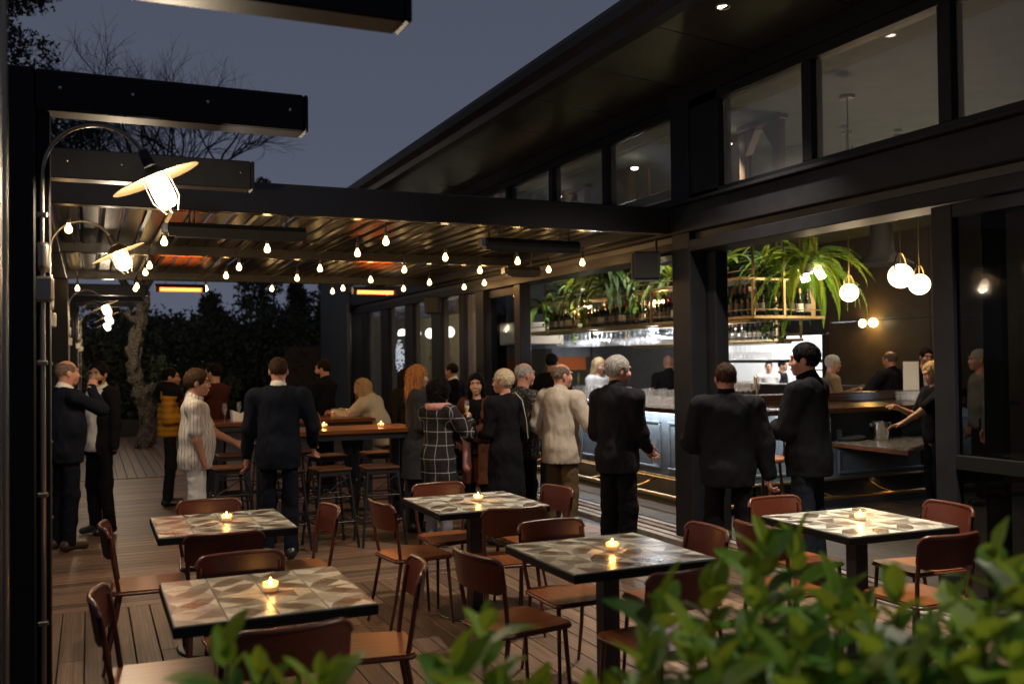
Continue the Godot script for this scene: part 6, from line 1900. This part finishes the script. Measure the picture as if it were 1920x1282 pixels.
		# collar band round the neck
		if p.has("collar"):
			var ch: float = p.get("collar_h", 0.035)
			var up_b: Vector3 = Basis(Vector3.RIGHT, -p.get("lean", 0.0)) * Vector3(0, 1, 0)
			var nb: Vector3 = Vector3(0, 1.475 * s, 0.014 * s)
			var ct := Transform3D(Basis(Vector3.RIGHT, -0.42) * Basis(Vector3.RIGHT, -p.get("lean", 0.0)), nb)
			g = Geo.new()
			g.lathe([Vector2(0.066, 0.0), Vector2(0.078, -0.01), Vector2(0.074, 0.012), Vector2(0.068, 0.012 + ch), Vector2(0.064, 0.014 + ch), Vector2(0.061, 0.01 + ch), Vector2(0.063, 0.0)].map(func(q): return q * Vector2(s, s)), 26, ct * Transform3D(Basis.from_scale(Vector3(0.98, 1, 1.08)), Vector3.ZERO))
			obj("collar", g.mesh(), p.collar, t)
		if p.has("yoke"):
			# black shoulders and hood
			var Y := Fld.new(Vector3(-0.4, 1.15, -0.3), Vector3(0.4, 1.62, 0.35), 0.015)
			Y.cap(Vector3(-0.19, 1.43, 0.0) * s, Vector3(0.19, 1.43, 0.0) * s, 0.098 * s, 0.098 * s, 0.04)
			Y.cap(Vector3(0, 1.30, 0.0) * s, Vector3(0, 1.38, 0) * s, 0.20 * s, 0.205 * s, 0.04, Vector3(1, 1, 1.3))
			Y.cap(Vector3(-0.05, 1.50, 0.10) * s, Vector3(0.05, 1.50, 0.10) * s, 0.07 * s, 0.07 * s, 0.05)
			Y.cut(Vector3(0, 1.31, 0) * s, Vector3(0, -1, 0))
			var o := fresh()
			Y.net(o)
			obj("yoke", net_mesh(o), p.yoke, t)
		if p.get("sunglasses", false):
			g = Geo.new()
			for sd in [-1.0, 1.0]:
				g.ball(Vector3(sd * 0.034, 0.098, -0.066), Vector3(0.03, 0.022, 0.010), 12, 8, hx * Transform3D(Basis(Vector3.RIGHT, 0.0), Vector3.ZERO))
				g.tube([hx * Vector3(sd * 0.062, 0.10, -0.06), hx * Vector3(sd * 0.088, 0.07, 0.0), hx * Vector3(sd * 0.088, 0.02, 0.04)], 0.003, 6)
			g.tube([hx * Vector3(-0.01, 0.104, -0.07), hx * Vector3(0.01, 0.104, -0.07)], 0.003, 6)
			obj("sunglasses", g.mesh(), mat(lin(0.01, 0.01, 0.01), 0.05), t)
		if p.get("scarf", false):
			var pink := cloth(lin(0.50, 0.24, 0.21))
			var S := Fld.new(Vector3(-0.3, 0.55, -0.4), Vector3(0.45, 1.5, 0.3), 0.012)
			for k in 12:
				var a := TAU * k / 12
				var b := TAU * (k + 1) / 12
				S.cap(Vector3(cos(a) * 0.085, 1.29, 0.01 + sin(a) * 0.085), Vector3(cos(b) * 0.085, 1.29, 0.01 + sin(b) * 0.085), 0.034, 0.034, 0.02)
			S.cap(Vector3(0.10, 1.27, -0.06), Vector3(0.19, 1.02, -0.17), 0.04, 0.035, 0.02, Vector3(1, 1, 1.0))
			S.cap(Vector3(0.19, 1.02, -0.17), Vector3(0.215, 0.72, -0.15), 0.035, 0.045, 0.02)
			var o := fresh()
			S.net(o)
			obj("scarf", net_mesh(o), pink, t)
		if p.get("bag_strap", false):
			var sg := Geo.new()
			sg.tube([Vector3(0.11, 1.39, -0.06), Vector3(0.12, 1.41, 0.02), Vector3(0.12, 1.34, 0.115), Vector3(0.16, 1.15, 0.125), Vector3(0.2, 0.98, 0.10)], 0.005, 6)
			obj("bag_strap", sg.mesh(), mat(lin(0.4, 0.36, 0.28), 0.4), t)
	# drinks in hands stand on their own in the list of things
	held(0, "rh", tumbler, "tumbler", "tumbler held to the mouth of the balding person in navy", Color(0, 0, 0, 0))
	held(3, "lh", wine_glass, "wine_glass", "wine glass with rose wine in the striped shirt person's hand", lin(0.5, 0.22, 0.12))
	held(9, "rh", flute, "champagne_flute", "champagne flute raised by the person in the checked coat", lin(0.6, 0.42, 0.15))
	held(10, "lh", flute, "champagne_flute", "champagne flute held by the person in the brown coat", lin(0.6, 0.42, 0.15))
	held(17, "rh", flute, "champagne_flute", "empty flute held low by the silver haired person", Color(0, 0, 0, 0))
	held(24, "lh", tumbler, "tumbler", "small glass in the hand of the person in the tan jacket", lin(0.5, 0.3, 0.1))
	held(26, "lh", wine_glass, "wine_glass", "dark wine in the bald person's hand at the bar end", lin(0.05, 0.01, 0.01))

func held(i: int, hand: String, m: ArrayMesh, called: String, label: String, drink: Color) -> void:
	var p: Dictionary = specs[i]
	var hf: Transform3D = built[i][hand]
	var w := Transform3D(Basis(Vector3.UP, deg_to_rad(p.phi - 24.0)), p.at)
	var c := w * (hf * Vector3(0.0, 0.085, 0.034))
	glass(called, m, c - Vector3(0, 0.06 if m == tumbler else 0.075, 0), label, "", false, drink)

# ---------------------------------------------------------------- plants
func leaf_blade(L: float, W: float, bend: float, fold: float, n := 6) -> ArrayMesh:
	# leaf along +z from the origin, curling down
	var g := Geo.new()
	var rows := []
	for i in n + 1:
		var t := float(i) / n
		var w := W * pow(sin(PI * clampf(pow(t, 0.75) * 0.97 + 0.015, 0, 1)), 0.8)
		var a := bend * t
		var z := L * (sin(a) / bend if absf(bend) > 0.01 else t)
		var y := -L * ((1.0 - cos(a)) / bend if absf(bend) > 0.01 else 0.0)
		var wob := sin(t * 9.0) * W * 0.06
		rows.append([Vector3(-w, y + w * fold + wob, z), Vector3(0, y, z), Vector3(w, y + w * fold - wob, z)])
	for i in n:
		for k in 2:
			var a: Vector3 = rows[i][k]
			var b: Vector3 = rows[i][k + 1]
			var c: Vector3 = rows[i + 1][k + 1]
			var d: Vector3 = rows[i + 1][k]
			var nn := (b - a).cross(d - a) + (c - d).cross(c - b) * 0.001
			if nn.length_squared() < 1e-16: nn = Vector3.UP
			nn = nn.normalized()
			if nn.y < 0: nn = -nn
			var sm := (nn + Vector3(0, 0.4, 0)).normalized()
			g.tri(a, b, c, sm, sm, sm)
			g.tri(a, c, d, sm, sm, sm)
	return g.mesh()

func leaf_mat(c: Color, rough: float, back: float) -> StandardMaterial3D:
	var m := mat(c, rough)
	m.metallic_specular = 0.3
	m.backlight_enabled = true
	m.backlight = Color(back * 0.9, back, back * 0.3)
	return m

func make_hedge() -> void:
	var r := RandomNumberGenerator.new()
	r.seed = 505
	var meshes := [leaf_blade(0.10, 0.028, 0.6, 0.3), leaf_blade(0.08, 0.022, 0.3, 0.35), leaf_blade(0.125, 0.033, 0.9, 0.22), leaf_blade(0.06, 0.015, 0.2, 0.5)]
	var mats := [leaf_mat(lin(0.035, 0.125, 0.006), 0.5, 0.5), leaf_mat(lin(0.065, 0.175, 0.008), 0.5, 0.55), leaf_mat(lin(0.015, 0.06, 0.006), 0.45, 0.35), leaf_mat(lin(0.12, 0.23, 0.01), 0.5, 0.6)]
	var stem_m := mat(lin(0.07, 0.08, 0.03), 0.7)
	var tops := [
		[0.25, 1.18, -1.98], [0.29, 1.16, -1.85], [0.32, 1.16, -1.73], [0.40, 1.15, -1.81], [0.61, 1.19, -1.65], [0.72, 1.23, -1.77], [0.64, 1.19, -1.48], [0.81, 1.09, -1.73], [0.87, 1.11, -1.60], [0.86, 1.12, -1.49], [0.91, 1.23, -1.47], [1.10, 1.24, -1.71], [1.04, 1.22, -1.52], [1.25, 1.25, -1.75], [0.97, 1.22, -1.33], [1.14, 1.23, -1.47], [1.28, 1.25, -1.63], [1.36, 1.34, -1.70], [1.07, 1.22, -1.28], [1.49, 1.31, -1.75], [1.19, 1.24, -1.39], [1.43, 1.25, -1.56], [1.16, 1.21, -1.24], [1.64, 1.17, -1.69], [1.28, 1.24, -1.30], [1.47, 1.27, -1.43], [1.26, 1.21, -1.20], [1.37, 1.26, -1.26], [1.74, 1.21, -1.53], [1.34, 1.20, -1.17], [1.46, 1.27, -1.22], [1.74, 1.33, -1.42], [1.42, 1.24, -1.13], [1.61, 1.33, -1.26],
	]
	for i in tops.size():
		var q: Array = tops[i]
		var h: float = q[1]
		var lb := "leafy green shoot of the blurred foreground hedge, " + nth(i + 1) + " from the left"
		var t := thing("hedge_shoot", lb, "shrub", Vector3(q[0], h - 0.42, q[2]), r.randf() * TAU, "leafy shoots of the foreground hedge")
		var bx_ := r.randf_range(-0.03, 0.03)
		obj("stem", tb([Vector3(bx_, -0.4, 0), Vector3(bx_ * 0.5, 0.0, 0.01), Vector3(0, 0.36, 0)], [0.007, 0.0055, 0.003], 6), stem_m, t)
		var k := 0
		var n := 18
		for j in n:
			var f := float(j) / (n - 1)
			var y := 0.06 + 0.33 * f
			var a := j * 2.4 + r.randf() * 0.5
			var tilt := lerpf(0.25, 1.15, pow(f, 1.6)) + r.randf_range(-0.2, 0.2)
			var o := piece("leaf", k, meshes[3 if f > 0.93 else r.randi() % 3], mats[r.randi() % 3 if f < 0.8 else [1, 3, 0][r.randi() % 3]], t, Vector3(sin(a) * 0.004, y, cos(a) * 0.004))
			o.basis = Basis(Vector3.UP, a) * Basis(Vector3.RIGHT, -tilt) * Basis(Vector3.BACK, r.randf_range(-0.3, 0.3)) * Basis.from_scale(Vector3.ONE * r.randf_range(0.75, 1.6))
			k += 1
	# the box the hedge grows in
	var pl := thing("hedge_planter", "dark planter box below the foreground hedge", "planter", Vector3(0, 0, 0))
	obj("box", bx(Vector3(0.05, 0, -1.75), Vector3(2.3, 0.55, -1.0), 0.01), M.steel, pl)
	obj("soil", bx(Vector3(0.08, 0.552, -1.72), Vector3(2.27, 0.57, -1.03)), M.ground, pl)

func frond(L: float, droop: float, rise: float, W: float, n: int, r: RandomNumberGenerator) -> Array:
	# fern frond from the origin along +z: a rib and rows of leaflets
	var g := Geo.new()
	var pts := []
	var p := Vector3.ZERO
	var a := rise
	for i in n + 1:
		pts.append(p)
		a -= droop / n
		p += Vector3(0, sin(a), cos(a)) * L / n
	for i in range(2, n):
		var t := float(i) / n
		var d: Vector3 = (pts[mini(i + 1, n)] - pts[i - 1]).normalized()
		var w := W * sin(PI * clampf(t * 0.9 + 0.08, 0, 1)) * (1.0 - t * 0.35)
		var up := d.cross(Vector3.RIGHT).normalized() * -1.0
		for s in [-1.0, 1.0]:
			var tip: Vector3 = pts[i] + Vector3(s * w, 0, 0) + d * w * 0.35 - up * w * r.randf_range(0.0, 0.35)
			var m: Vector3 = pts[i].lerp(tip, 0.45)
			var hw := L / n * 0.62
			var nn := (up + Vector3(s * 0.3, 0.2, 0)).normalized()
			g.tri(pts[i] - d * hw * 0.5, m - d * hw, tip, nn, nn, nn)
			g.tri(pts[i] - d * hw * 0.5, tip, m + d * hw * 0.8, nn, nn, nn)
	g.tube(pts, 0.0035, 4, false)
	return [g.mesh()]

func make_indoor_plants() -> void:
	var r := RandomNumberGenerator.new()
	r.seed = 91
	var hang := []
	var arch := []
	for i in 3:
		hang.append(frond(0.78, [2.3, 1.9, 1.55][i], 0.9 - i * 0.38, 0.075, 40, r)[0])
		arch.append(frond(0.55, 1.7, 1.1 - i * 0.15, 0.075, 40, r)[0])
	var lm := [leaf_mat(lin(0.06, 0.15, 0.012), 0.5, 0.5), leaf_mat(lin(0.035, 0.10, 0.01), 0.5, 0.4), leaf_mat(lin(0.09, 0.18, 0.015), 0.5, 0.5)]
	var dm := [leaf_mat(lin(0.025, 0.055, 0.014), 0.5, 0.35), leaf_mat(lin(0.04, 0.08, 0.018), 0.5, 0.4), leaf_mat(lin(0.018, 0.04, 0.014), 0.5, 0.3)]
	var pot := lt([Vector2(0, 0), Vector2(0.07, 0), Vector2(0.085, 0.11), Vector2(0.078, 0.11), Vector2(0.065, 0.01), Vector2(0, 0.01)], 16)
	var list := [
		# where, fronds, hanging share, scale, bright, label
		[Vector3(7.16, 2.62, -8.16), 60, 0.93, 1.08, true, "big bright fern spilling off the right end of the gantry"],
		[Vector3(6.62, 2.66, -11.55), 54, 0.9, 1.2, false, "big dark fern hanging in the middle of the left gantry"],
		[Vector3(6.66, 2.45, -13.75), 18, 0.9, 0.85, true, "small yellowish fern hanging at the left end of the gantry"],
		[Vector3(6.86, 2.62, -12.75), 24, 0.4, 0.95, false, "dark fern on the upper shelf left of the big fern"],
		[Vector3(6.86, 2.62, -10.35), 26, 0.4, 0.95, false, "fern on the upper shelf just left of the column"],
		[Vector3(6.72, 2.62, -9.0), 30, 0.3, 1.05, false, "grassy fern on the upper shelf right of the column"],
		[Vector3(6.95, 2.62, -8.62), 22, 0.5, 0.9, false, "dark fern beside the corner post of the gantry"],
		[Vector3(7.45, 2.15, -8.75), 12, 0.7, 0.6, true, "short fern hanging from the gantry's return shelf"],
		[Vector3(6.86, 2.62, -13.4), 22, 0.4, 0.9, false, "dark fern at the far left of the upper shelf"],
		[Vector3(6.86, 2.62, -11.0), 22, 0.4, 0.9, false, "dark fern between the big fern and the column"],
	]
	for q in list:
		var t := thing("fern", q[5], "plant", q[0], r.randf() * TAU, "ferns on the bar gantry")
		obj("pot", pot, M.black, t)
		for k in q[1]:
			var h: bool = r.randf() < q[2]
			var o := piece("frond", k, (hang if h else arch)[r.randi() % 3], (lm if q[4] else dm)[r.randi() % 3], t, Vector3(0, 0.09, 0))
			var a: float = TAU * k / q[1] + r.randf_range(-0.25, 0.25)
			o.basis = Basis(Vector3.UP, a) * Basis(Vector3.RIGHT, r.randf_range(-0.5, 0.35)) * Basis.from_scale(Vector3.ONE * q[3] * r.randf_range(0.7, 1.15))
	# trailing vines
	var heart := leaf_blade(0.075, 0.03, 0.6, 0.2, 5)
	var vines := [[Vector3(6.6, 2.72, -12.15), 0.75], [Vector3(6.6, 2.72, -12.5), 0.55], [Vector3(6.64, 2.72, -9.25), 0.6], [Vector3(6.98, 2.75, -8.5), 0.95], [Vector3(7.1, 2.75, -8.55), 0.8], [Vector3(6.58, 2.7, -13.2), 0.5], [Vector3(6.58, 2.7, -10.75), 0.45]]
	for i in vines.size():
		var q: Array = vines[i]
		var t := thing("trailing_vine", "dark trailing vine hanging over the gantry shelf, " + ["third", "second", "fifth", "sixth", "seventh", "first", "fourth"][i] + " from the left", "plant", q[0], 0, "vines on the bar gantry")
		for v in 5:
			var pts := [Vector3(0, -0.02, 0)]
			var dx := r.randf_range(-0.14, 0.14)
			var dz := r.randf_range(-0.16, 0.16)
			var L: float = q[1] * r.randf_range(0.6, 1.1)
			for j in range(1, 9): pts.append(Vector3(dx * j / 8.0 - 0.05, 0.12 * sin(j * 0.8) * (1 - j / 8.0) - L * pow(j / 8.0, 1.3), dz * j / 8.0 + r.randf_range(-0.012, 0.012)))
			piece("vine_stem", v, tb(pts, 0.003, 4), dm[1], t)
			for j in 15:
				var u := r.randf() * 7.99
				var o := piece("leaf", v * 15 + j, heart, dm[r.randi() % 3], t, pts[int(u)].lerp(pts[int(u) + 1], u - int(u)))
				o.basis = Basis(Vector3.UP, r.randf() * TAU) * Basis(Vector3.RIGHT, r.randf_range(0.1, 1.1)) * Basis.from_scale(Vector3.ONE * r.randf_range(0.7, 1.3))
	# the lamp inside the bright fern
	var l := thing("plant_spot", "bright twin spot lamp glowing through the big bright fern", "spotlight", Vector3(7.25, 2.62, -8.22))
	var g := Geo.new()
	g.lathe([Vector2(0, -0.09), Vector2(0.045, -0.085), Vector2(0.05, 0.06), Vector2(0, 0.07)], 16, Transform3D(Basis(Vector3(0, 0, 1), 0.35), Vector3(-0.07, 0, 0)))
	obj("lamp_tube", g.mesh(), glow(Color(1, 0.95, 0.8), 6.0), l)
	g = Geo.new()
	g.lathe([Vector2(0, -0.09), Vector2(0.045, -0.085), Vector2(0.05, 0.06), Vector2(0, 0.07)], 16, Transform3D(Basis(Vector3(0, 0, 1), 0.7), Vector3(0.12, 0.03, 0.02)))
	obj("lamp_tube", g.mesh(), glow(Color(1, 0.95, 0.8), 6.0), l)
	omni(Vector3(7.22, 2.6, -8.12), Color(1.0, 0.9, 0.7), 0.4, 0.06, "plant_spot_light")

func branch(g: Geo, p: Vector3, d: Vector3, L: float, rad: float, depth: int, r: RandomNumberGenerator) -> void:
	var pts := [p]
	var rs := [rad]
	var q := p
	var dd := d
	var n := 4 if depth > 1 else 3
	for i in n:
		dd = (dd + Vector3(r.randf_range(-1, 1), r.randf_range(-0.6, 0.8), r.randf_range(-1, 1)) * 0.26).normalized()
		q += dd * L / n
		pts.append(q)
		rs.append(rad * (1.0 - 0.45 * (i + 1) / n))
	g.tube(pts, rs, 6 if depth > 3 else (4 if depth > 1 else 3), false)
	if depth == 0: return
	var kids := 3 if depth > 2 else 4
	for k in kids:
		var t := r.randf_range(0.35, 1.0) if k else 1.0
		var at: Vector3 = (pts[int(t * (n - 0.01))] as Vector3).lerp(pts[int(t * (n - 0.01)) + 1], t * (n - 0.01) - int(t * (n - 0.01)))
		var nd := (dd + Vector3(r.randf_range(-1, 1), r.randf_range(-0.45, 0.7), r.randf_range(-1, 1)) * 0.85).normalized()
		branch(g, at, nd, L * r.randf_range(0.6, 0.85), rad * 0.52, depth - 1, r)

func foliage(g: Geo, c: Vector3, rad: Vector3, n: int, leaf: float, r: RandomNumberGenerator) -> void:
	for i in n:
		var d := Vector3(r.randfn(), r.randfn(), r.randfn()).normalized()
		var p := c + d * rad * pow(r.randf(), 0.33)
		var a := Vector3(r.randfn(), r.randfn(), r.randfn()).normalized() * leaf
		var b := Vector3(r.randfn(), r.randfn(), r.randfn()).normalized() * leaf
		g.flat(p - a * 0.5, p + a * 0.5, p + b, d)

func make_trees() -> void:
	var r := RandomNumberGenerator.new()
	r.seed = 2024
	# bare tree with a pale crooked trunk
	var t := thing("bare_tree", "leafless tree with a pale twisted trunk lit by the lamps behind the deck", "tree", Vector3(1.0, 0, -21.0))
	var tp := []
	var tr := []
	for i in 13:
		var f := i / 12.0
		tp.append(Vector3(sin(f * 9.0) * 0.12 - f * 0.1, -0.1 + f * 3.6, sin(f * 5.0) * 0.1))
		tr.append(0.15 - f * 0.06 + sin(f * 23.0) * 0.022)
	var tf := Fld.new(Vector3(-0.6, -0.12, -0.45), Vector3(0.5, 3.75, 0.45), 0.032)
	for i in 12: tf.cap(tp[i], tp[i + 1], tr[i], tr[i + 1], 0.04)
	tf.cap(tp[4], tp[4] + Vector3(0.22, 0.16, 0.05), 0.09, 0.05, 0.05)
	tf.cap(tp[9], tp[9] + Vector3(-0.28, 0.18, 0.05), 0.08, 0.04, 0.05)
	var tn := FastNoiseLite.new()
	tn.seed = 8
	tn.frequency = 1.0
	tf.rough(tn, 0.13, Vector3(7, 3.2, 7))
	tf.rough(tn, 0.05, Vector3(22, 9, 22), 3.0)
	var to := fresh()
	tf.net(to)
	obj("trunk", net_mesh(to), M.bark, t)
	var g := Geo.new()
	for k in 7:
		var a := TAU * k / 7.0 + 0.4
		branch(g, tp[12 - (k % 3)], Vector3(cos(a) * 0.8, 0.75 + 0.25 * (k % 2), sin(a) * 0.5).normalized(), 1.9, 0.085, 5, r)
	tag(obj("branches", g.mesh(), M.bark_dark, t), "", "", "", "stuff")
	# evergreen at the upper left
	t = thing("evergreen_tree", "dark leafy tree at the top left above the nearest posts", "tree", Vector3(-1.5, 0, -19.5))
	obj("trunk", tb([Vector3(-0.3, 0, 0), Vector3(-0.2, 3, 0), Vector3(0, 6, 0)], [0.25, 0.2, 0.1], 10), M.bark_dark, t)
	g = Geo.new()
	for k in 30: foliage(g, Vector3(r.randf_range(-2.2, 0.5), r.randf_range(5.2, 9.6), r.randf_range(-1, 1)), Vector3(0.75, 0.5, 0.75), 700, 0.085, r)
	for k in 9: foliage(g, Vector3(r.randf_range(-1.2, 1.8), r.randf_range(5.2, 6.4), r.randf_range(-1, 1)), Vector3(0.5, 0.3, 0.5), 300, 0.08, r)
	tag(obj("crown", g.mesh(), M.dark_leaf, t), "", "", "", "stuff")
	# conifers and dark trees behind
	var list := [[Vector3(5.0, 0, -30.5), 7.5, 2.0, "tallest dark conifer behind the deck"], [Vector3(6.3, 0, -31.5), 4.3, 1.3, "small pointed conifer just right of the tallest one"], [Vector3(7.2, 0, -31.0), 4.6, 1.5, "second small pointed conifer beside the building corner"], [Vector3(3.4, 0, -30.0), 3.8, 1.9, "low dark conifer left of the tallest one"]]
	for q in list:
		t = thing("conifer", q[3], "tree", q[0], 0, "conifers behind the deck")
		obj("trunk", tb([Vector3.ZERO, Vector3(0, q[1] * 0.9, 0)], [0.16, 0.03], 8), M.bark_dark, t)
		g = Geo.new()
		for k in 60:
			var f: float = k / 60.0
			var a := r.randf() * TAU
			var rad: float = q[2] * (1.0 - f) * r.randf_range(0.5, 1.05) + 0.06
			foliage(g, Vector3(cos(a) * rad * 0.75, 0.25 + f * (q[1] - 0.3), sin(a) * rad * 0.75), Vector3(0.22 + rad * 0.3, 0.24, 0.22 + rad * 0.3), 90, 0.14, r)
		tag(obj("crown", g.mesh(), M.conifer, t), "", "", "", "stuff")
	t = thing("round_tree", "dark round crowned tree against the sky by the building corner", "tree", Vector3(9.3, 0, -36.0))
	obj("trunk", tb([Vector3.ZERO, Vector3(0, 3.5, 0)], [0.2, 0.1], 8), M.bark_dark, t)
	g = Geo.new()
	for k in 26: foliage(g, Vector3(r.randf_range(-1.7, 1.7), r.randf_range(1.5, 4.6), r.randf_range(-1.5, 1.5)), Vector3(0.7, 0.55, 0.7), 260, 0.14, r)
	tag(obj("crown", g.mesh(), M.dark_leaf, t), "", "", "", "stuff")
	# clipped dark hedge and shrubs behind the deck
	g = Geo.new()
	for k in 330:
		foliage(g, Vector3(r.randf_range(-7.0, 6.5), r.randf_range(0.1, 3.1), -27.5 + r.randf_range(-1.2, 1.0)), Vector3(0.7, 0.5, 0.7), 110, 0.13, r)
	for k in 260:
		foliage(g, Vector3(r.randf_range(-12.0, 12.0), r.randf_range(0.2, 2.9), -36.0 + r.randf_range(-1.5, 1.5)), Vector3(1.1, 0.8, 0.8), 90, 0.3, r)
	tag(obj("shrubbery", g.mesh(), M.dark_leaf), "dark mass of shrubs along the back of the garden", "", "", "stuff")
	for q in [[Vector3(-0.2, 0, -25.2), "dark shrub behind the two men at left"], [Vector3(1.9, 0, -25.0), "dark shrub right of the pale trunk"], [Vector3(3.0, 0, -25.6), "sparse shrub behind the maroon top"]]:
		t = thing("garden_shrub", q[1], "shrub", q[0], 0, "shrubs behind the deck")
		obj("stem", tb([Vector3.ZERO, Vector3(0.05, 1.0, 0)], [0.03, 0.015], 6), M.bark_dark, t)
		g = Geo.new()
		for k in 14: foliage(g, Vector3(r.randf_range(-0.5, 0.5), r.randf_range(0.4, 1.8), r.randf_range(-0.5, 0.5)), Vector3(0.3, 0.28, 0.3), 80, 0.10, r)
		tag(obj("leaves", g.mesh(), M.conifer, t), "", "", "", "stuff")
	tag(obj("garden_wall", bx(Vector3(4.9, -0.1, -26.4), Vector3(8.5, 2.15, -26.2)), mottled(lin(0.05, 0.035, 0.028), lin(0.075, 0.05, 0.04), 0.9, 0.03, 0.7, 29)), "plain brownish garden wall at the building corner", "wall")
	tag(obj("low_edge_wall", bx(Vector3(-2.5, -0.1, -24.75), Vector3(3.2, 0.38, -24.5)), mat(lin(0.02, 0.019, 0.018), 0.9)), "low dark retaining edge at the end of the deck", "low wall")

func _ready() -> void:
	var cam := Camera3D.new()
	cam.name = "camera"
	add_child(cam)
	cam.transform = Transform3D(Basis(Vector3(0.913481, -0.012059, 0.406702), Vector3(0.0, 1.0, 0.0), Vector3.BACK), Vector3.ZERO)
	var yaw := deg_to_rad(24.005)
	var pitch := deg_to_rad(1.065)
	var roll := deg_to_rad(-0.691)
	var fwd := Vector3(sin(yaw) * cos(pitch), sin(pitch), -cos(yaw) * cos(pitch))
	var r0 := Vector3(cos(yaw), 0, sin(yaw))
	var u0 := r0.cross(fwd)
	cam.transform = Transform3D(Basis(r0 * cos(roll) + u0 * sin(roll), u0 * cos(roll) - r0 * sin(roll), -fwd), Vector3(0, 1.72, 0))
	cam.near = 0.05
	cam.far = 600.0
	var at := CameraAttributesPhysical.new()
	at.frustum_focal_length = 33.40
	at.frustum_focus_distance = 6.6
	at.frustum_near = 0.05
	at.frustum_far = 600.0
	at.exposure_aperture = 1.9
	cam.attributes = at
	cam.fov = 39.52
	cam.current = true
	var we := WorldEnvironment.new()
	we.name = "world_environment"
	add_child(we)
	var e := Environment.new()
	we.environment = e
	e.background_mode = Environment.BG_SKY
	e.tonemap_mode = Environment.TONE_MAPPER_LINEAR
	e.tonemap_exposure = 1.0
	e.sdfgi_enabled = true
	e.ssao_enabled = true
	e.ssil_enabled = true
	var sk := ProceduralSkyMaterial.new()
	sk.sky_top_color = lin(0.062, 0.070, 0.102)
	sk.sky_horizon_color = lin(0.103, 0.115, 0.163)
	sk.sky_curve = 0.22
	sk.ground_bottom_color = lin(0.01, 0.01, 0.012)
	sk.ground_horizon_color = lin(0.05, 0.058, 0.08)
	sk.sun_angle_max = 1.0
	e.sky = Sky.new()
	e.sky.sky_material = sk
	e.background_energy_multiplier = 1.0
	var sun := DirectionalLight3D.new()
	sun.name = "dusk_light"
	add_child(sun)
	sun.rotation_degrees = Vector3(-35, 140, 0)
	sun.light_color = Color(0.75, 0.82, 1.0)
	sun.light_energy = 0.006
	sun.light_angular_distance = 20.0
	sun.shadow_enabled = true
	sun.sky_mode = DirectionalLight3D.SKY_MODE_LIGHT_ONLY

	make_materials()
	make_ground()
	make_building()
	make_pergola()
	make_lamps()
	glass_meshes()
	make_bar()
	make_gantry()
	make_bar_room()
	make_furniture()
	make_people()
	make_indoor_plants()
	make_hedge()
	make_trees()
#CALLS
